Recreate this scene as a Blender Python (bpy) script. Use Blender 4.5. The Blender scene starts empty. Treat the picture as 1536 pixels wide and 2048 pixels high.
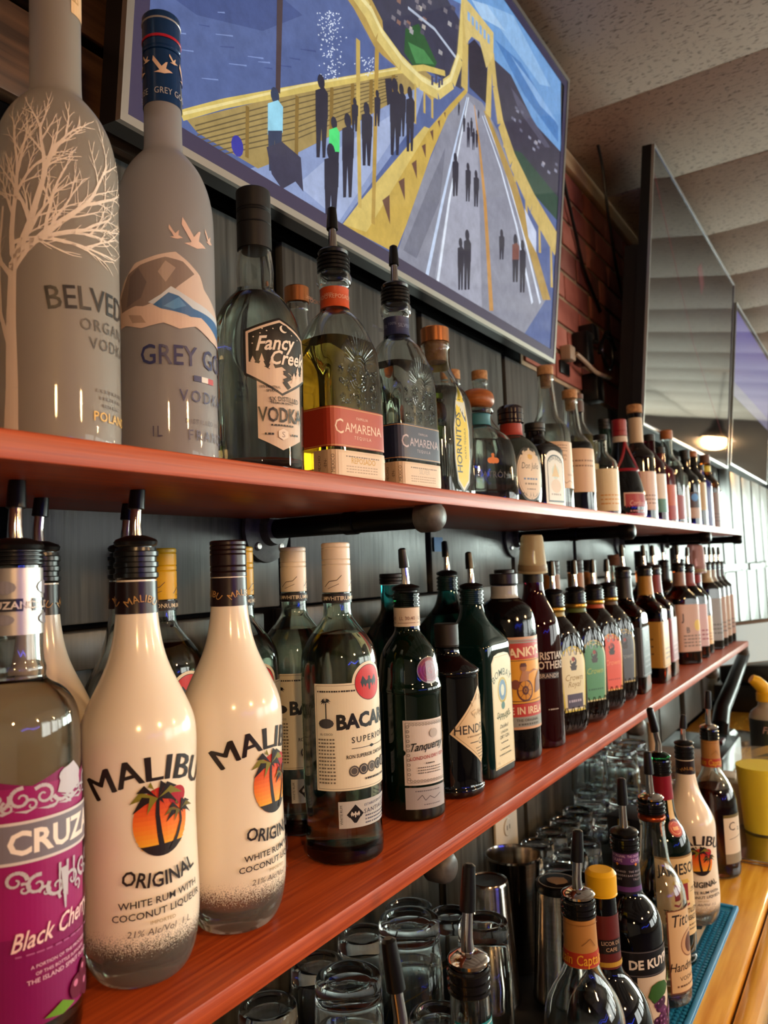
import bpy, bmesh, math, random
from mathutils import Vector, Matrix
from mathutils.geometry import tessellate_polygon
random.seed(7)
PI = math.pi
scene = bpy.context.scene
COL = scene.collection

# ------------------------------------------------------------------ camera
CAMZ = 1.56
cam_d = bpy.data.cameras.new('camera')
cam = bpy.data.objects.new('camera', cam_d)
COL.objects.link(cam)
RX, RY, RZ = (0.5449, -0.04133, -0.83748), (-0.83765, -0.07185, -0.54147), (-0.03779, 0.99656, -0.07377)
cam.matrix_world = Matrix(((*RX, 0), (*RY, 0), (*RZ, CAMZ), (0, 0, 0, 1)))
cam_d.sensor_fit = 'VERTICAL'
cam_d.sensor_height = 36.0
cam_d.lens = 1540 * 36.0 / 2048
cam_d.clip_start = 0.02
cam_d.clip_end = 60
cam_d.dof.use_dof = True
cam_d.dof.focus_distance = 0.78
cam_d.dof.aperture_fstop = 9.0
scene.camera = cam

# ------------------------------------------------------------------ world, view, light levels
w = bpy.data.worlds.new('world')
scene.world = w
w.use_nodes = True
w.node_tree.nodes['Background'].inputs[0].default_value = (0.75, 0.86, 0.95, 1)
w.node_tree.nodes['Background'].inputs[1].default_value = 1.0
scene.view_settings.view_transform = 'Standard'
scene.view_settings.look = 'None'
scene.view_settings.exposure = EXPOSURE = 0.0
scene.view_settings.gamma = 1.0
scene.view_settings.use_curve_mapping = False
cy = scene.cycles
cy.max_bounces = 14
cy.diffuse_bounces = 4
cy.glossy_bounces = 6
cy.transmission_bounces = 14
cy.transparent_max_bounces = 12
cy.sample_clamp_indirect = 3.0
cy.blur_glossy = 0.6
cy.use_denoising = True
DAYLIGHT = 27.0       # window panes
DAY_SIDE = 8.5
LAMP = 380.0         # warm bulbs
NEON = 20.0
SCREEN = 0.95

# ------------------------------------------------------------------ helpers
def lin(c):
    if isinstance(c, str):
        c = tuple(int(c[i:i + 2], 16) / 255 for i in (0, 2, 4))
    return tuple(x / 12.92 if x <= 0.04045 else ((x + 0.055) / 1.055) ** 2.4 for x in c)

MATS = {}
def mat(name, col='808080', rough=0.5, metal=0.0, trans=0.0, ior=1.45, emit=0.0, coat=0.0, spec=0.5, emcol=None):
    if name in MATS:
        return MATS[name]
    m = bpy.data.materials.new(name)
    m.use_nodes = True
    b = m.node_tree.nodes['Principled BSDF']
    c = (*lin(col), 1)
    b.inputs['Base Color'].default_value = c
    b.inputs['Roughness'].default_value = rough
    b.inputs['Metallic'].default_value = metal
    b.inputs['Transmission Weight'].default_value = trans
    b.inputs['IOR'].default_value = ior
    b.inputs['Coat Weight'].default_value = coat
    b.inputs['Specular IOR Level'].default_value = spec
    if emit:
        b.inputs['Emission Color'].default_value = (*lin(emcol or col), 1)
        b.inputs['Emission Strength'].default_value = emit
    MATS[name] = m
    return m

def nd(m, typ, **kw):
    n = m.node_tree.nodes.new(typ)
    for k, v in kw.items():
        if k.startswith('i_'):
            n.inputs[k[2:].replace('_', ' ')].default_value = v
        else:
            setattr(n, k, v)
    return n

def lk(m, a, ao, b, bi):
    m.node_tree.links.new(a.outputs[ao], b.inputs[bi])

def noise_mat(name, c1, c2, scale=(1, 1, 1), nscale=8.0, rough=0.5, bump=0.0, spec=0.5, lo=0.35, hi=0.65, detail=4.0, coat=0.0, r2=None, dist=0.002):
    """two colours mixed by stretched noise in object coordinates, with a little relief"""
    m = mat(name, c1, rough, spec=spec, coat=coat)
    b = m.node_tree.nodes['Principled BSDF']
    tc = nd(m, 'ShaderNodeTexCoord')
    mp = nd(m, 'ShaderNodeMapping')
    mp.inputs['Scale'].default_value = scale
    oi = nd(m, 'ShaderNodeObjectInfo')
    va = nd(m, 'ShaderNodeVectorMath', operation='ADD')
    sc = nd(m, 'ShaderNodeMath', operation='MULTIPLY')
    sc.inputs[1].default_value = 17.0
    lk(m, oi, 'Random', sc, 0)
    lk(m, tc, 'Object', va, 0)
    lk(m, sc, 0, va, 1)
    lk(m, va, 0, mp, 'Vector')
    n = nd(m, 'ShaderNodeTexNoise', i_Scale=nscale, i_Detail=detail)
    lk(m, mp, 0, n, 'Vector')
    r = nd(m, 'ShaderNodeValToRGB')
    r.color_ramp.elements[0].position = lo
    r.color_ramp.elements[1].position = hi
    r.color_ramp.elements[0].color = (*lin(c1), 1)
    r.color_ramp.elements[1].color = (*lin(c2), 1)
    lk(m, n, 0, r, 0)
    lk(m, r, 0, b, 'Base Color')
    if r2 is not None:
        mr = nd(m, 'ShaderNodeMapRange')
        mr.inputs[3].default_value = rough
        mr.inputs[4].default_value = r2
        lk(m, n, 0, mr, 0)
        lk(m, mr, 0, b, 'Roughness')
    if bump:
        bp = nd(m, 'ShaderNodeBump', i_Strength=bump, i_Distance=dist)
        lk(m, n, 0, bp, 'Height')
        lk(m, bp, 0, b, 'Normal')
    return m

def finish(me, smooth=True, ang=0.6):
    if smooth:
        me.polygons.foreach_set('use_smooth', [True] * len(me.polygons))
        me.set_sharp_from_angle(angle=ang)
    me.update()

def mk(name, V, F, m, parent=None, smooth=True, ang=0.6, loc=None):
    me = bpy.data.meshes.new(name)
    me.from_pydata([tuple(v) for v in V], [], F)
    ms = m if isinstance(m, (list, tuple)) else [m]
    for x in ms:
        me.materials.append(x)
    finish(me, smooth, ang)
    o = bpy.data.objects.new(name, me)
    COL.objects.link(o)
    if parent is not None:
        o.parent = parent
    if loc is not None:
        o.location = loc
    return o

def thing(name, label, cat, loc=(0, 0, 0), rz=0.0, group=None):
    o = bpy.data.objects.new(name, None)
    COL.objects.link(o)
    o.empty_display_size = 0.05
    o.location = loc
    o.rotation_euler = (0, 0, rz)
    o['label'] = label
    o['category'] = cat
    if group:
        o['group'] = group
    return o

def tag(o, label, cat, group=None):
    o['label'] = label
    o['category'] = cat
    if group:
        o['group'] = group
    return o

def struct(o):
    o['kind'] = 'structure'
    return o

class MB:
    """collects simple shapes into one mesh"""
    def __init__(s):
        s.V = []
        s.F = []
    def add(s, V, F, M=None):
        k = len(s.V)
        s.V += [tuple(M @ Vector(v)) if M else tuple(v) for v in V]
        s.F += [tuple(i + k for i in f) for f in F]
        return s
    def box(s, x0, y0, z0, x1, y1, z1, bev=0.0, M=None):
        if bev <= 0:
            V = [(x, y, z) for x in (x0, x1) for y in (y0, y1) for z in (z0, z1)]
            F = [(0, 1, 3, 2), (4, 6, 7, 5), (0, 4, 5, 1), (2, 3, 7, 6), (0, 2, 6, 4), (1, 5, 7, 3)]
            return s.add(V, F, M)
        bm = bmesh.new()
        bmesh.ops.create_cube(bm, size=1.0)
        for v in bm.verts:
            v.co = Vector(((x0 + x1) / 2 + v.co.x * (x1 - x0), (y0 + y1) / 2 + v.co.y * (y1 - y0), (z0 + z1) / 2 + v.co.z * (z1 - z0)))
        bmesh.ops.bevel(bm, geom=bm.edges[:], offset=bev, segments=2, affect='EDGES', profile=0.5)
        bm.verts.index_update()
        s.add([v.co for v in bm.verts], [tuple(v.index for v in f.verts) for f in bm.faces], M)
        bm.free()
        return s
    def lathe(s, prof, seg=24, M=None, cap=True):
        V, F = lathe(prof, seg, cap=cap)
        return s.add(V, F, M)
    def tube(s, pts, r, seg=8, cap=True):
        pts = [Vector(p) for p in pts]
        rs = r if isinstance(r, (list, tuple)) else [r] * len(pts)
        V, F = [], []
        up = None
        for i, p in enumerate(pts):
            t = (pts[min(i + 1, len(pts) - 1)] - pts[max(i - 1, 0)]).normalized()
            if up is None:
                up = t.orthogonal().normalized()
            up = (up - t * up.dot(t)).normalized()
            q = t.cross(up)
            for k in range(seg):
                a = 2 * PI * k / seg
                V.append(p + (up * math.cos(a) + q * math.sin(a)) * rs[i])
        n = len(pts)
        for i in range(n - 1):
            for k in range(seg):
                k2 = (k + 1) % seg
                F.append((i * seg + k, i * seg + k2, (i + 1) * seg + k2, (i + 1) * seg + k))
        if cap:
            F.append(tuple(range(seg - 1, -1, -1)))
            F.append(tuple((n - 1) * seg + k for k in range(seg)))
        return s.add(V, F)
    def build(s, name, m, parent=None, smooth=True, ang=0.6, loc=None):
        return mk(name, s.V, s.F, m, parent, smooth, ang, loc)

def sgp(v, p):
    return math.copysign(abs(v) ** p, v)

def ring(r, z, n, ar, seg):
    out = []
    for k in range(seg):
        a = 2 * PI * (k + 0.5) / seg
        c, s_ = math.cos(a), math.sin(a)
        if n > 2.01:
            q = (abs(c) ** n + abs(s_) ** n) ** (-1.0 / n)
            out.append((r * q * c, r * ar * q * s_, z))
        else:
            out.append((r * c, r * ar * s_, z))
    return out

def lathe(prof, seg=32, sec=None, cap=True, flip=False):
    V, F = [], []
    for (r, z) in prof:
        n, ar = sec(z) if sec else (2, 1)
        V += ring(max(r, 1e-5), z, n, ar, seg)
    m = len(prof)
    for i in range(m - 1):
        for k in range(seg):
            k2 = (k + 1) % seg
            F.append((i * seg + k, i * seg + k2, (i + 1) * seg + k2, (i + 1) * seg + k))
    if cap:
        if prof[0][0] > 1e-4:
            F.append(tuple(range(seg - 1, -1, -1)))
        if prof[-1][0] > 1e-4:
            F.append(tuple((m - 1) * seg + k for k in range(seg)))
    if flip:
        F = [tuple(reversed(f)) for f in F]
    return V, F

def smooth_prof(p, it=2):
    for _ in range(it):
        q = [p[0]]
        for a, b in zip(p[:-1], p[1:]):
            L = math.hypot(b[0] - a[0], b[1] - a[1])
            t = min(0.25, 0.006 / max(L, 1e-6)) if L > 0.03 else 0.25
            q.append((a[0] + (b[0] - a[0]) * t, a[1] + (b[1] - a[1]) * t))
            q.append((b[0] - (b[0] - a[0]) * t, b[1] - (b[1] - a[1]) * t))
        q.append(p[-1])
        p = q
    return p

# ------------------------------------------------------------------ flat print: coloured shapes laid out in 2D (metres)
TXT = {}
def glyphs(s, bold, shear, sp):
    k = (s, bold, shear, sp)
    if k not in TXT:
        cu = bpy.data.curves.new('t', 'FONT')
        cu.body = s
        cu.size = 1.0
        cu.resolution_u = 2
        cu.offset = bold
        cu.shear = shear
        cu.space_character = sp
        o = bpy.data.objects.new('t', cu)
        me = o.to_mesh()
        V = [(v.co.x, v.co.y) for v in me.vertices]
        F = [tuple(p.vertices) for p in me.polygons]
        o.to_mesh_clear()
        bpy.data.objects.remove(o)
        bpy.data.curves.remove(cu)
        TXT[k] = (V, F)
    return TXT[k]

class Dec:
    def __init__(s):
        s.it = []
    def raw(s, polys, c):
        s.it.append((polys, lin(c)))
        return s
    def poly(s, pts, c):
        tri = tessellate_polygon([[Vector((x, y, 0)) for x, y in pts]])
        return s.raw([[pts[i] for i in t] for t in tri], c)
    def rect(s, x0, y0, x1, y1, c):
        return s.raw([[(x0, y0), (x1, y0), (x1, y1), (x0, y1)]], c)
    def circ(s, x, y, r, c, ry=None, n=24, y0=None, y1=None):
        ry = ry or r
        P = [(x + r * math.cos(2 * PI * k / n), y + ry * math.sin(2 * PI * k / n)) for k in range(n)]
        if y0 is not None:
            P = [(px, min(max(py, y0), y1)) for px, py in P]
        return s.raw([P], c)
    def annulus(s, x, y, r0, r1, c, k=1.0, n=28):
        A = [(math.cos(2 * PI * i / n), math.sin(2 * PI * i / n) * k) for i in range(n + 1)]
        return s.raw([[(x + r0 * a[0], y + r0 * a[1]), (x + r1 * a[0], y + r1 * a[1]), (x + r1 * b[0], y + r1 * b[1]), (x + r0 * b[0], y + r0 * b[1])] for a, b in zip(A[:-1], A[1:])], c)
    def line(s, pts, w, c, w1=None):
        w1 = w if w1 is None else w1
        P = []
        n = len(pts) - 1
        for i in range(n):
            (ax, ay), (bx, by) = pts[i], pts[i + 1]
            L = math.hypot(bx - ax, by - ay) or 1e-9
            nx, ny = -(by - ay) / L, (bx - ax) / L
            wa = (w + (w1 - w) * i / n) / 2
            wb = (w + (w1 - w) * (i + 1) / n) / 2
            P.append([(ax - nx * wa, ay - ny * wa), (bx - nx * wb, by - ny * wb), (bx + nx * wb, by + ny * wb), (ax + nx * wa, ay + ny * wa)])
        return s.raw(P, c)
    def frame(s, x0, y0, x1, y1, w, c):
        return s.line([(x0, y0), (x1, y0), (x1, y1), (x0, y1), (x0, y0)], w, c)
    def curl(s, x, y, r, a0, turns, w, c, flip=1):
        pts = []
        for i in range(15):
            t = i / 14
            a = a0 + flip * turns * 2 * PI * t
            q = r * (1 - 0.85 * t)
            pts.append((x + q * math.cos(a), y + q * math.sin(a)))
        return s.line(pts, w, c, w * 0.4)
    def scaled(s, k, ky=None):
        ky = ky or k
        s.it = [([[(x * k, y * ky) for x, y in p] for p in polys], c) for polys, c in s.it]
        return s
    def dashes(s, x0, y, x1, h, c, n=8, seed=1):
        """lettering too small to read: a row of short strokes"""
        R = random.Random(seed)
        P = []
        d = (x1 - x0) / n
        for i in range(n):
            a = x0 + i * d
            b = a + d * R.uniform(0.55, 0.9)
            P.append([(a, y), (b, y), (b, y + h), (a, y + h)])
        return s.raw(P, c)
    def text(s, t, x, y, h, c, al='c', bold=0.0, shear=0.0, sx=1.0, rot=0.0, arc=0.0, sp=1.0, slope=0.0):
        V, F = glyphs(t, bold, shear, sp)
        if not V:
            return s
        k = h / 0.72
        x0 = min(v[0] for v in V)
        x1 = max(v[0] for v in V)
        ox = {'c': (x0 + x1) / 2, 'l': x0, 'r': x1}[al]
        cr, sr = math.cos(rot), math.sin(rot)
        P = []
        for vx, vy in V:
            px, py = (vx - ox) * k * sx, vy * k
            if arc:
                a = px / arc
                px, py = (arc + py) * math.sin(a), (arc + py) * math.cos(a) - arc
            py += slope * px
            P.append((x + px * cr - py * sr, y + px * sr + py * cr))
        return s.raw([[P[i] for i in f] for f in F], c)

def clip_axis(polys, ax, step):
    out = []
    for p in polys:
        lo = min(q[ax] for q in p)
        hi = max(q[ax] for q in p)
        k0, k1 = math.floor(lo / step), math.ceil(hi / step)
        if k1 - k0 <= 1:
            out.append(p)
            continue
        rest = p
        for k in range(k0 + 1, k1):
            c = k * step
            a, b = [], []
            for i in range(len(rest)):
                P, Q = rest[i], rest[(i + 1) % len(rest)]
                dp, dq = P[ax] - c, Q[ax] - c
                if dp <= 0:
                    a.append(P)
                if dp >= 0:
                    b.append(P)
                if (dp < 0 < dq) or (dq < 0 < dp):
                    t = dp / (dp - dq)
                    X = (P[0] + (Q[0] - P[0]) * t, P[1] + (Q[1] - P[1]) * t)
                    a.append(X)
                    b.append(X)
            if len(a) > 2:
                out.append(a)
            rest = b
            if len(rest) < 3:
                break
        if len(rest) > 2:
            out.append(rest)
    return out

def print_mat(name='print', rough=0.45, emit=0.0, metal=0.0, coat=0.0):
    if name in MATS:
        return MATS[name]
    m = mat(name, 'ffffff', rough, metal, coat=coat)
    b = m.node_tree.nodes['Principled BSDF']
    a = nd(m, 'ShaderNodeVertexColor', layer_name='Col')
    if emit:
        b.inputs['Base Color'].default_value = (0.01, 0.01, 0.01, 1)
        lk(m, a, 0, b, 'Emission Color')
        b.inputs['Emission Strength'].default_value = emit
    else:
        lk(m, a, 0, b, 'Base Color')
    return m

def lay(name, dec, fmap, m, parent, dx=0.0, dy=0.0, base=0.0004, eps=0.00003):
    """lay the print on a surface: fmap(x, y, height above surface) -> point"""
    V, F, C = [], [], []
    for L, (polys, c) in enumerate(dec.it):
        if dx:
            polys = clip_axis(polys, 0, dx)
        if dy:
            polys = clip_axis(polys, 1, dy)
        for p in polys:
            k = len(V)
            ar = sum(p[i][0] * p[(i + 1) % len(p)][1] - p[(i + 1) % len(p)][0] * p[i][1] for i in range(len(p)))
            q = p if ar > 0 else p[::-1]
            V += [fmap(x, y, base + eps * L) for x, y in q]
            F.append(tuple(range(k, k + len(q))))
            C += [(*c, 1.0)] * len(q)
    me = bpy.data.meshes.new(name)
    me.from_pydata(V, [], F)
    me.materials.append(m)
    at = me.color_attributes.new('Col', 'FLOAT_COLOR', 'CORNER')
    flat = [x for c in C for x in c]
    at.data.foreach_set('color', flat)
    me.update()
    o = bpy.data.objects.new(name, me)
    COL.objects.link(o)
    if parent is not None:
        o.parent = parent
    return o

# ------------------------------------------------------------------ bottles
M_CLEAR = mat('clear_glass', 'f4f8f4', 0.0, trans=1.0, ior=1.5)
M_BLACK = mat('black_plastic', '0b0b0c', 0.28)
M_STEEL = mat('polished_steel', 'd8d2cc', 0.12, 1.0)
M_PRINT = print_mat('print', 0.4)
M_FOIL = print_mat('print_gloss', 0.22, coat=0.3)
CAP_SEG = 40

class Bottle:
    def __init__(s, label, x, y, z, prof, face=0.0, group=None, sec=None, it=2, name='liquor_bottle', raw=False, zs=1.0):
        s.root = thing(name, label, 'bottle', (x, y, z), face, group)
        s.root.scale = (1, 1, zs)
        s.prof = prof if raw else smooth_prof(prof, it)
        s.sec = sec
        s.H = prof[-1][1]
        s.tab = {}
    def r(s, z):
        P = s.prof
        for a, b in zip(P[:-1], P[1:]):
            if a[1] <= z <= b[1] and b[1] > a[1]:
                return a[0] + (b[0] - a[0]) * (z - a[1]) / (b[1] - a[1])
        return P[-1][0] if z > P[-1][1] else P[0][0]
    def body(s, m, seg=48, name='bottle_body'):
        V, F = lathe(s.prof, seg, s.sec)
        return mk(name, V, F, m, s.root, ang=0.75)
    def shell(s, m=M_CLEAR, t=0.0028, fill=None, liq=None, seg=48, floor=0.012):
        P = s.prof
        inner = [(max(r - t, 0.003), z) for r, z in P if z > floor and z < s.H - 0.001]
        inner = [(inner[0][0] * 0.3, floor), (inner[0][0] * 0.8, floor + 0.0008)] + [(a, b) for a, b in inner if b > floor + 0.004] + [(max(P[-1][0] - t, 0.003), s.H - 0.001)]
        V, F = lathe(P, seg, s.sec)
        V2, F2 = lathe(inner, seg, s.sec, flip=True)
        k = len(V)
        o = mk('bottle_body', V + V2, F + [tuple(i + k for i in f) for f in F2], m, s.root, ang=0.75)
        if fill:
            L = [(r + 0.0003, z) for r, z in inner if z < fill]
            rr = inner[-1][0]
            for a, b in zip(inner[:-1], inner[1:]):
                if a[1] <= fill <= b[1] and b[1] > a[1]:
                    rr = a[0] + (b[0] - a[0]) * (fill - a[1]) / (b[1] - a[1])
            L[0] = (L[0][0], L[0][1] - 0.0003)
            L += [(rr + 0.0003, fill)]
            V, F = lathe(L, seg, s.sec)
            mk('liquid', V, F, liq, s.root, ang=0.75)
        return o
    def table(s, z):
        k = round(z * 500)
        if k not in s.tab:
            n, ar = s.sec(z)
            r = s.r(z)
            N = 240
            P = []
            for i in range(N + 1):
                a = -PI / 2 - PI + 2 * PI * i / N
                c, q = math.cos(a), math.sin(a)
                f = (abs(c) ** n + abs(q) ** n) ** (-1.0 / n) if n > 2.01 else 1.0
                P.append((r * f * c, r * ar * f * q))
            S = [0.0]
            for a, b in zip(P[:-1], P[1:]):
                S.append(S[-1] + math.hypot(b[0] - a[0], b[1] - a[1]))
            m0 = S[N // 2]
            s.tab[k] = (P, [v - m0 for v in S])
        return s.tab[k]
    def at(s, x, z, e):
        if s.sec is None:
            r = s.r(z) + e
            a = -PI / 2 + x / max(s.rref, 1e-4)
            return (r * math.cos(a), r * math.sin(a), z)
        P, S = s.table(z)
        import bisect
        i = min(max(bisect.bisect_right(S, x) - 1, 0), len(P) - 2)
        t = (x - S[i]) / max(S[i + 1] - S[i], 1e-9)
        (ax, ay), (bx, by) = P[i], P[i + 1]
        L = math.hypot(bx - ax, by - ay) or 1e-9
        nx, ny = (by - ay) / L, -(bx - ax) / L
        return (ax + (bx - ax) * t + nx * e, ay + (by - ay) * t + ny * e, z)
    def label(s, dec, z0, x0=0.0, name='label', m=None, base=0.0005, dx=0.003, dy=0.006, eps=0.00003):
        s.rref = s.r(z0)
        return lay(name, dec, lambda x, y, e: s.at(x + x0, z0 + y, e), m or M_PRINT, s.root, dx, dy, base, eps)
    def band(s, z0, z1, m, name='neck_band', off=0.0007):
        pr = [(r + off, z) for r, z in s.prof if z0 < z < z1]
        pr = [(s.r(z0), z0), (s.r(z0) + off, z0)] + pr + [(s.r(z1) + off, z1), (s.r(z1), z1)]
        V, F = lathe(pr, 36, s.sec, cap=False)
        return mk(name, V, F, m, s.root)
    def cap(s, z, r, h, m, name='cap', ridges=0, lines=(), seg=CAP_SEG, round_=0.0015, parent=None):
        pr = [(r * 0.9, z), (r, z + 0.0008)]
        zz = z
        for l in lines:
            pr += [(r, z + l * h - 0.0009), (r * 0.955, z + l * h), (r, z + l * h + 0.0009)]
        pr += [(r, z + h - round_), (r - round_ * 0.4, z + h - round_ * 0.4), (r - round_, z + h)]
        V, F = lathe(pr, seg)
        if ridges:
            V = [(x * (1 - 0.03 * (i % 2)), y * (1 - 0.03 * (i % 2)), zz) for i, (x, y, zz) in enumerate(V)]
        return mk(name, V, F, m, parent or s.root, ang=0.5)
    def pourer(s, z=None, r=None, tilt=0.12, az=0.0, k=1.0, plate=M_BLACK, tipm=M_BLACK, tube=0.024, tip=0.024):
        z = s.H if z is None else z
        r = r or s.prof[-1][0]
        pr = [(r * 0.8, z - 0.014), (r * 0.86, z - 0.001), (r * 1.04, z), (r * 1.1, z + 0.003 * k), (r * 1.0, z + 0.0052 * k), (r * 0.55, z + 0.008 * k), (r * 0.42, z + 0.0085 * k)]
        V, F = lathe(pr, 32)
        p = mk('pourer', V, F, plate, s.root)
        d = Vector((math.cos(az) * tilt, math.sin(az) * tilt, 1)).normalized()
        a = Vector((0, 0, z + 0.006))
        b = a + Vector((0, 0, tube * 0.45 * k)) - d * 0.0 + Vector((-d.x, -d.y, 0)) * tube * 0.2
        c = b + d * tube * 0.75 * k
        MB().tube([a, b, b + d * tube * 0.3 * k, c], [0.0056 * k, 0.0048 * k, 0.0045 * k, 0.0042 * k], 12).build('spout', M_STEEL, p)
        e = c + d * tip * k
        c0 = c - d * 0.004
        MB().tube([c0, c0 + d * 0.0006, c0 + (e - c0) * 0.45, e - d * 0.002, e], [0.0056 * k, 0.0066 * k, 0.0062 * k, 0.0052 * k, 0.0028 * k], 12).build('spout_cap', tipm, p)
        return p
    def collar(s, z0, z1, r, m, name='threaded_collar', n=4):
        r = max(r, s.r(z0) * 1.09)
        pr = [(r * 0.93, z0)]
        for i in range(n):
            a = z0 + (z1 - z0) * (i + 0.15) / n
            b = z0 + (z1 - z0) * (i + 0.6) / n
            pr += [(r * 0.95, a - 0.0004), (r * 1.03, a + 0.0006), (r * 1.03, b), (r * 0.95, b + 0.0008)]
        pr += [(r * 0.93, z1)]
        V, F = lathe(pr, 32, cap=False)
        return mk(name, V, F, m, s.root)

def boxsec(n, ar, zb, zt):
    def f(z):
        if z <= zb:
            return n, ar
        if z >= zt:
            return 2, 1
        t = (z - zb) / (zt - zb)
        t = t * t * (3 - 2 * t)
        return 2 + (n - 2) * (1 - t) ** 2, ar + (1 - ar) * t
    return f

def aim(x, y, off):
    """turn a bottle so that its front sits at the given share of its radius right of its axis as seen from the bar aisle"""
    return math.asin(max(-1, min(1, off))) - math.atan2(x, y)

def std(R, H, nr, zs, zn, base=0.004, neck_r2=None, belly=0.55):
    """a plain bottle outline: straight body, round shoulder, neck"""
    n2 = neck_r2 or nr
    return [(R * 0.86, 0), (R * 0.97, base * 0.4), (R, base * 1.6), (R, zs * 0.5), (R, zs), (R * 0.985, zs + (zn - zs) * 0.16), (R * 0.88, zs + (zn - zs) * 0.42),
            (nr + (R - nr) * 0.32, zs + (zn - zs) * 0.68), (nr * 1.1, zs + (zn - zs) * 0.9), (nr, zn), (n2, H - 0.012), (n2, H)]
# ------------------------------------------------------------------ room shell
YW = 0.70
CEIL = 2.735
X0, X1, YF = -2.6, 8.2, -4.6
M_PLASTER = noise_mat('painted_wall', '8a8076', '978c80', nscale=3, rough=0.8)
M_GREY = noise_mat('grey_painted_board', '383734', '5e5e5a', scale=(26, 26, 1.1), nscale=5, rough=0.3, bump=0.35, lo=0.3, hi=0.8, r2=0.5, dist=0.0012)
M_BROWN = noise_mat('brown_stained_board', '3a281c', '6b4c34', scale=(1.0, 20, 20), nscale=4, rough=0.5, bump=0.2)
M_DARK = mat('dark_gap', '08080a', 0.9, spec=0.05)
M_TRIM = noise_mat('varnished_trim', 'b99a72', 'cdb18a', scale=(1, 14, 14), nscale=4, rough=0.5)

fl = struct(MB().box(X0, YF, -0.05, X1, YW + 0.1, 0.0).build('floor', noise_mat('floor_tiles', '3c3430', '4c423b', nscale=4, rough=0.6), smooth=False))
wall_back = struct(MB().box(X0, YW, 0, X1, YW + 0.08, CEIL + 0.1).build('wall_back', M_DARK, smooth=False))
wl = struct(MB().box(X0 - 0.08, YF, 0, X0, YW, CEIL + 0.1).build('wall_left', M_PLASTER, smooth=False))

def wall_with_windows(name, axis, pos, a0, a1, wins, z0, z1, th, inward):
    """a wall with window openings; axis 'x' runs along x at y=pos, 'y' runs along y at x=pos"""
    mb = MB()
    def bx(p, q, za, zb, n0=0.0, n1=th, m=None):
        n0, n1 = sorted((pos - inward * n0, pos - inward * n1))
        if axis == 'x':
            (m or mb).box(p, n0, za, q, n1, zb)
        else:
            (m or mb).box(n0, p, za, n1, q, zb)
    cur = a0
    for p, q in wins:
        bx(cur, p, 0, CEIL + 0.1)
        bx(p, q, 0, z0)
        bx(p, q, z1, CEIL + 0.1)
        cur = q
    bx(cur, a1, 0, CEIL + 0.1)
    o = struct(mb.build(name, M_PLASTER, smooth=False))
    return o, bx

M_FRAME = mat('white_window_frame', 'cfcbc2', 0.4)
def pane_mat(name, c, s):
    return mat(name, 'ffffff', 0.2, emit=s, emcol=c)
nwin = 0
def windows(axis, pos, wins, z0, z1, bx, pm, cols=2):
    global nwin
    for p, q in wins:
        nwin += 1
        m = MB()
        e = 0.05
        bx(p, p + e, z0, z1, -0.02, 0.06, m)
        bx(q - e, q, z0, z1, -0.02, 0.06, m)
        bx(p + e, q - e, z0, z0 + e, -0.02, 0.06, m)
        bx(p + e, q - e, z1 - e, z1, -0.02, 0.06, m)
        for k in range(1, cols):
            c = p + (q - p) * k / cols
            bx(c - e / 2, c + e / 2, z0 + e, z1 - e, -0.01, 0.05, m)
        f = struct(m.build('window_%d' % nwin, M_FRAME, smooth=False))
        for k in range(cols):
            a = p + (q - p) * k / cols + e / 2
            b = p + (q - p) * (k + 1) / cols - e / 2
            g = MB()
            bx(a, b, z0 + e, z1 - e, 0.02, 0.03, g)
            g.build('pane', pm, f, smooth=False)

WA = [(-4.2, -2.35), (-2.15, -0.3)]
wf, bxf = wall_with_windows('wall_right', 'y', X1, YF, YW, WA, 0.9, 2.35, 0.08, -1)
windows('y', X1, WA, 0.9, 2.35, bxf, pane_mat('daylit_pane', 'e4f8ee', DAYLIGHT))
WB = [(1.6, 3.4), (3.8, 5.6), (6.0, 7.8)]
wb, bxb = wall_with_windows('wall_front', 'x', YF, X0, X1, WB, 0.9, 2.3, 0.08, 1)
windows('x', YF, WB, 0.9, 2.3, bxb, pane_mat('daylit_pane_side', 'f1f8f4', DAY_SIDE))

# ceiling with fissured drop-in tiles
M_TILE = mat('fissured_ceiling_tile', 'bdaea0', 0.85)
b = M_TILE.node_tree.nodes['Principled BSDF']
tc = nd(M_TILE, 'ShaderNodeTexCoord')
mp = nd(M_TILE, 'ShaderNodeMapping')
mp.inputs['Scale'].default_value = (3.2, 1.0, 1.0)
lk(M_TILE, tc, 'Object', mp, 'Vector')
n1 = nd(M_TILE, 'ShaderNodeTexNoise', i_Scale=58.0, i_Detail=2.0, i_Roughness=0.6, i_Distortion=0.6)
lk(M_TILE, mp, 0, n1, 'Vector')
r1 = nd(M_TILE, 'ShaderNodeValToRGB')
r1.color_ramp.elements[0].position = 0.36
r1.color_ramp.elements[1].position = 0.42
r1.color_ramp.elements[0].color = (0.32, 0.30, 0.28, 1)
r1.color_ramp.elements[1].color = (1, 1, 1, 1)
lk(M_TILE, n1, 0, r1, 0)
n2 = nd(M_TILE, 'ShaderNodeTexNoise', i_Scale=2.0)
lk(M_TILE, tc, 'Object', n2, 'Vector')
r2 = nd(M_TILE, 'ShaderNodeValToRGB')
r2.color_ramp.elements[0].color = (*lin('a98f7c'), 1)
r2.color_ramp.elements[1].color = (*lin('c9bcae'), 1)
lk(M_TILE, n2, 0, r2, 0)
mx = nd(M_TILE, 'ShaderNodeMixRGB', blend_type='MULTIPLY')
mx.inputs[0].default_value = 0.8
lk(M_TILE, r2, 0, mx, 1)
lk(M_TILE, r1, 0, mx, 2)
lk(M_TILE, mx, 0, b, 'Base Color')
bp = nd(M_TILE, 'ShaderNodeBump', i_Strength=0.8, i_Distance=0.004)
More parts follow.
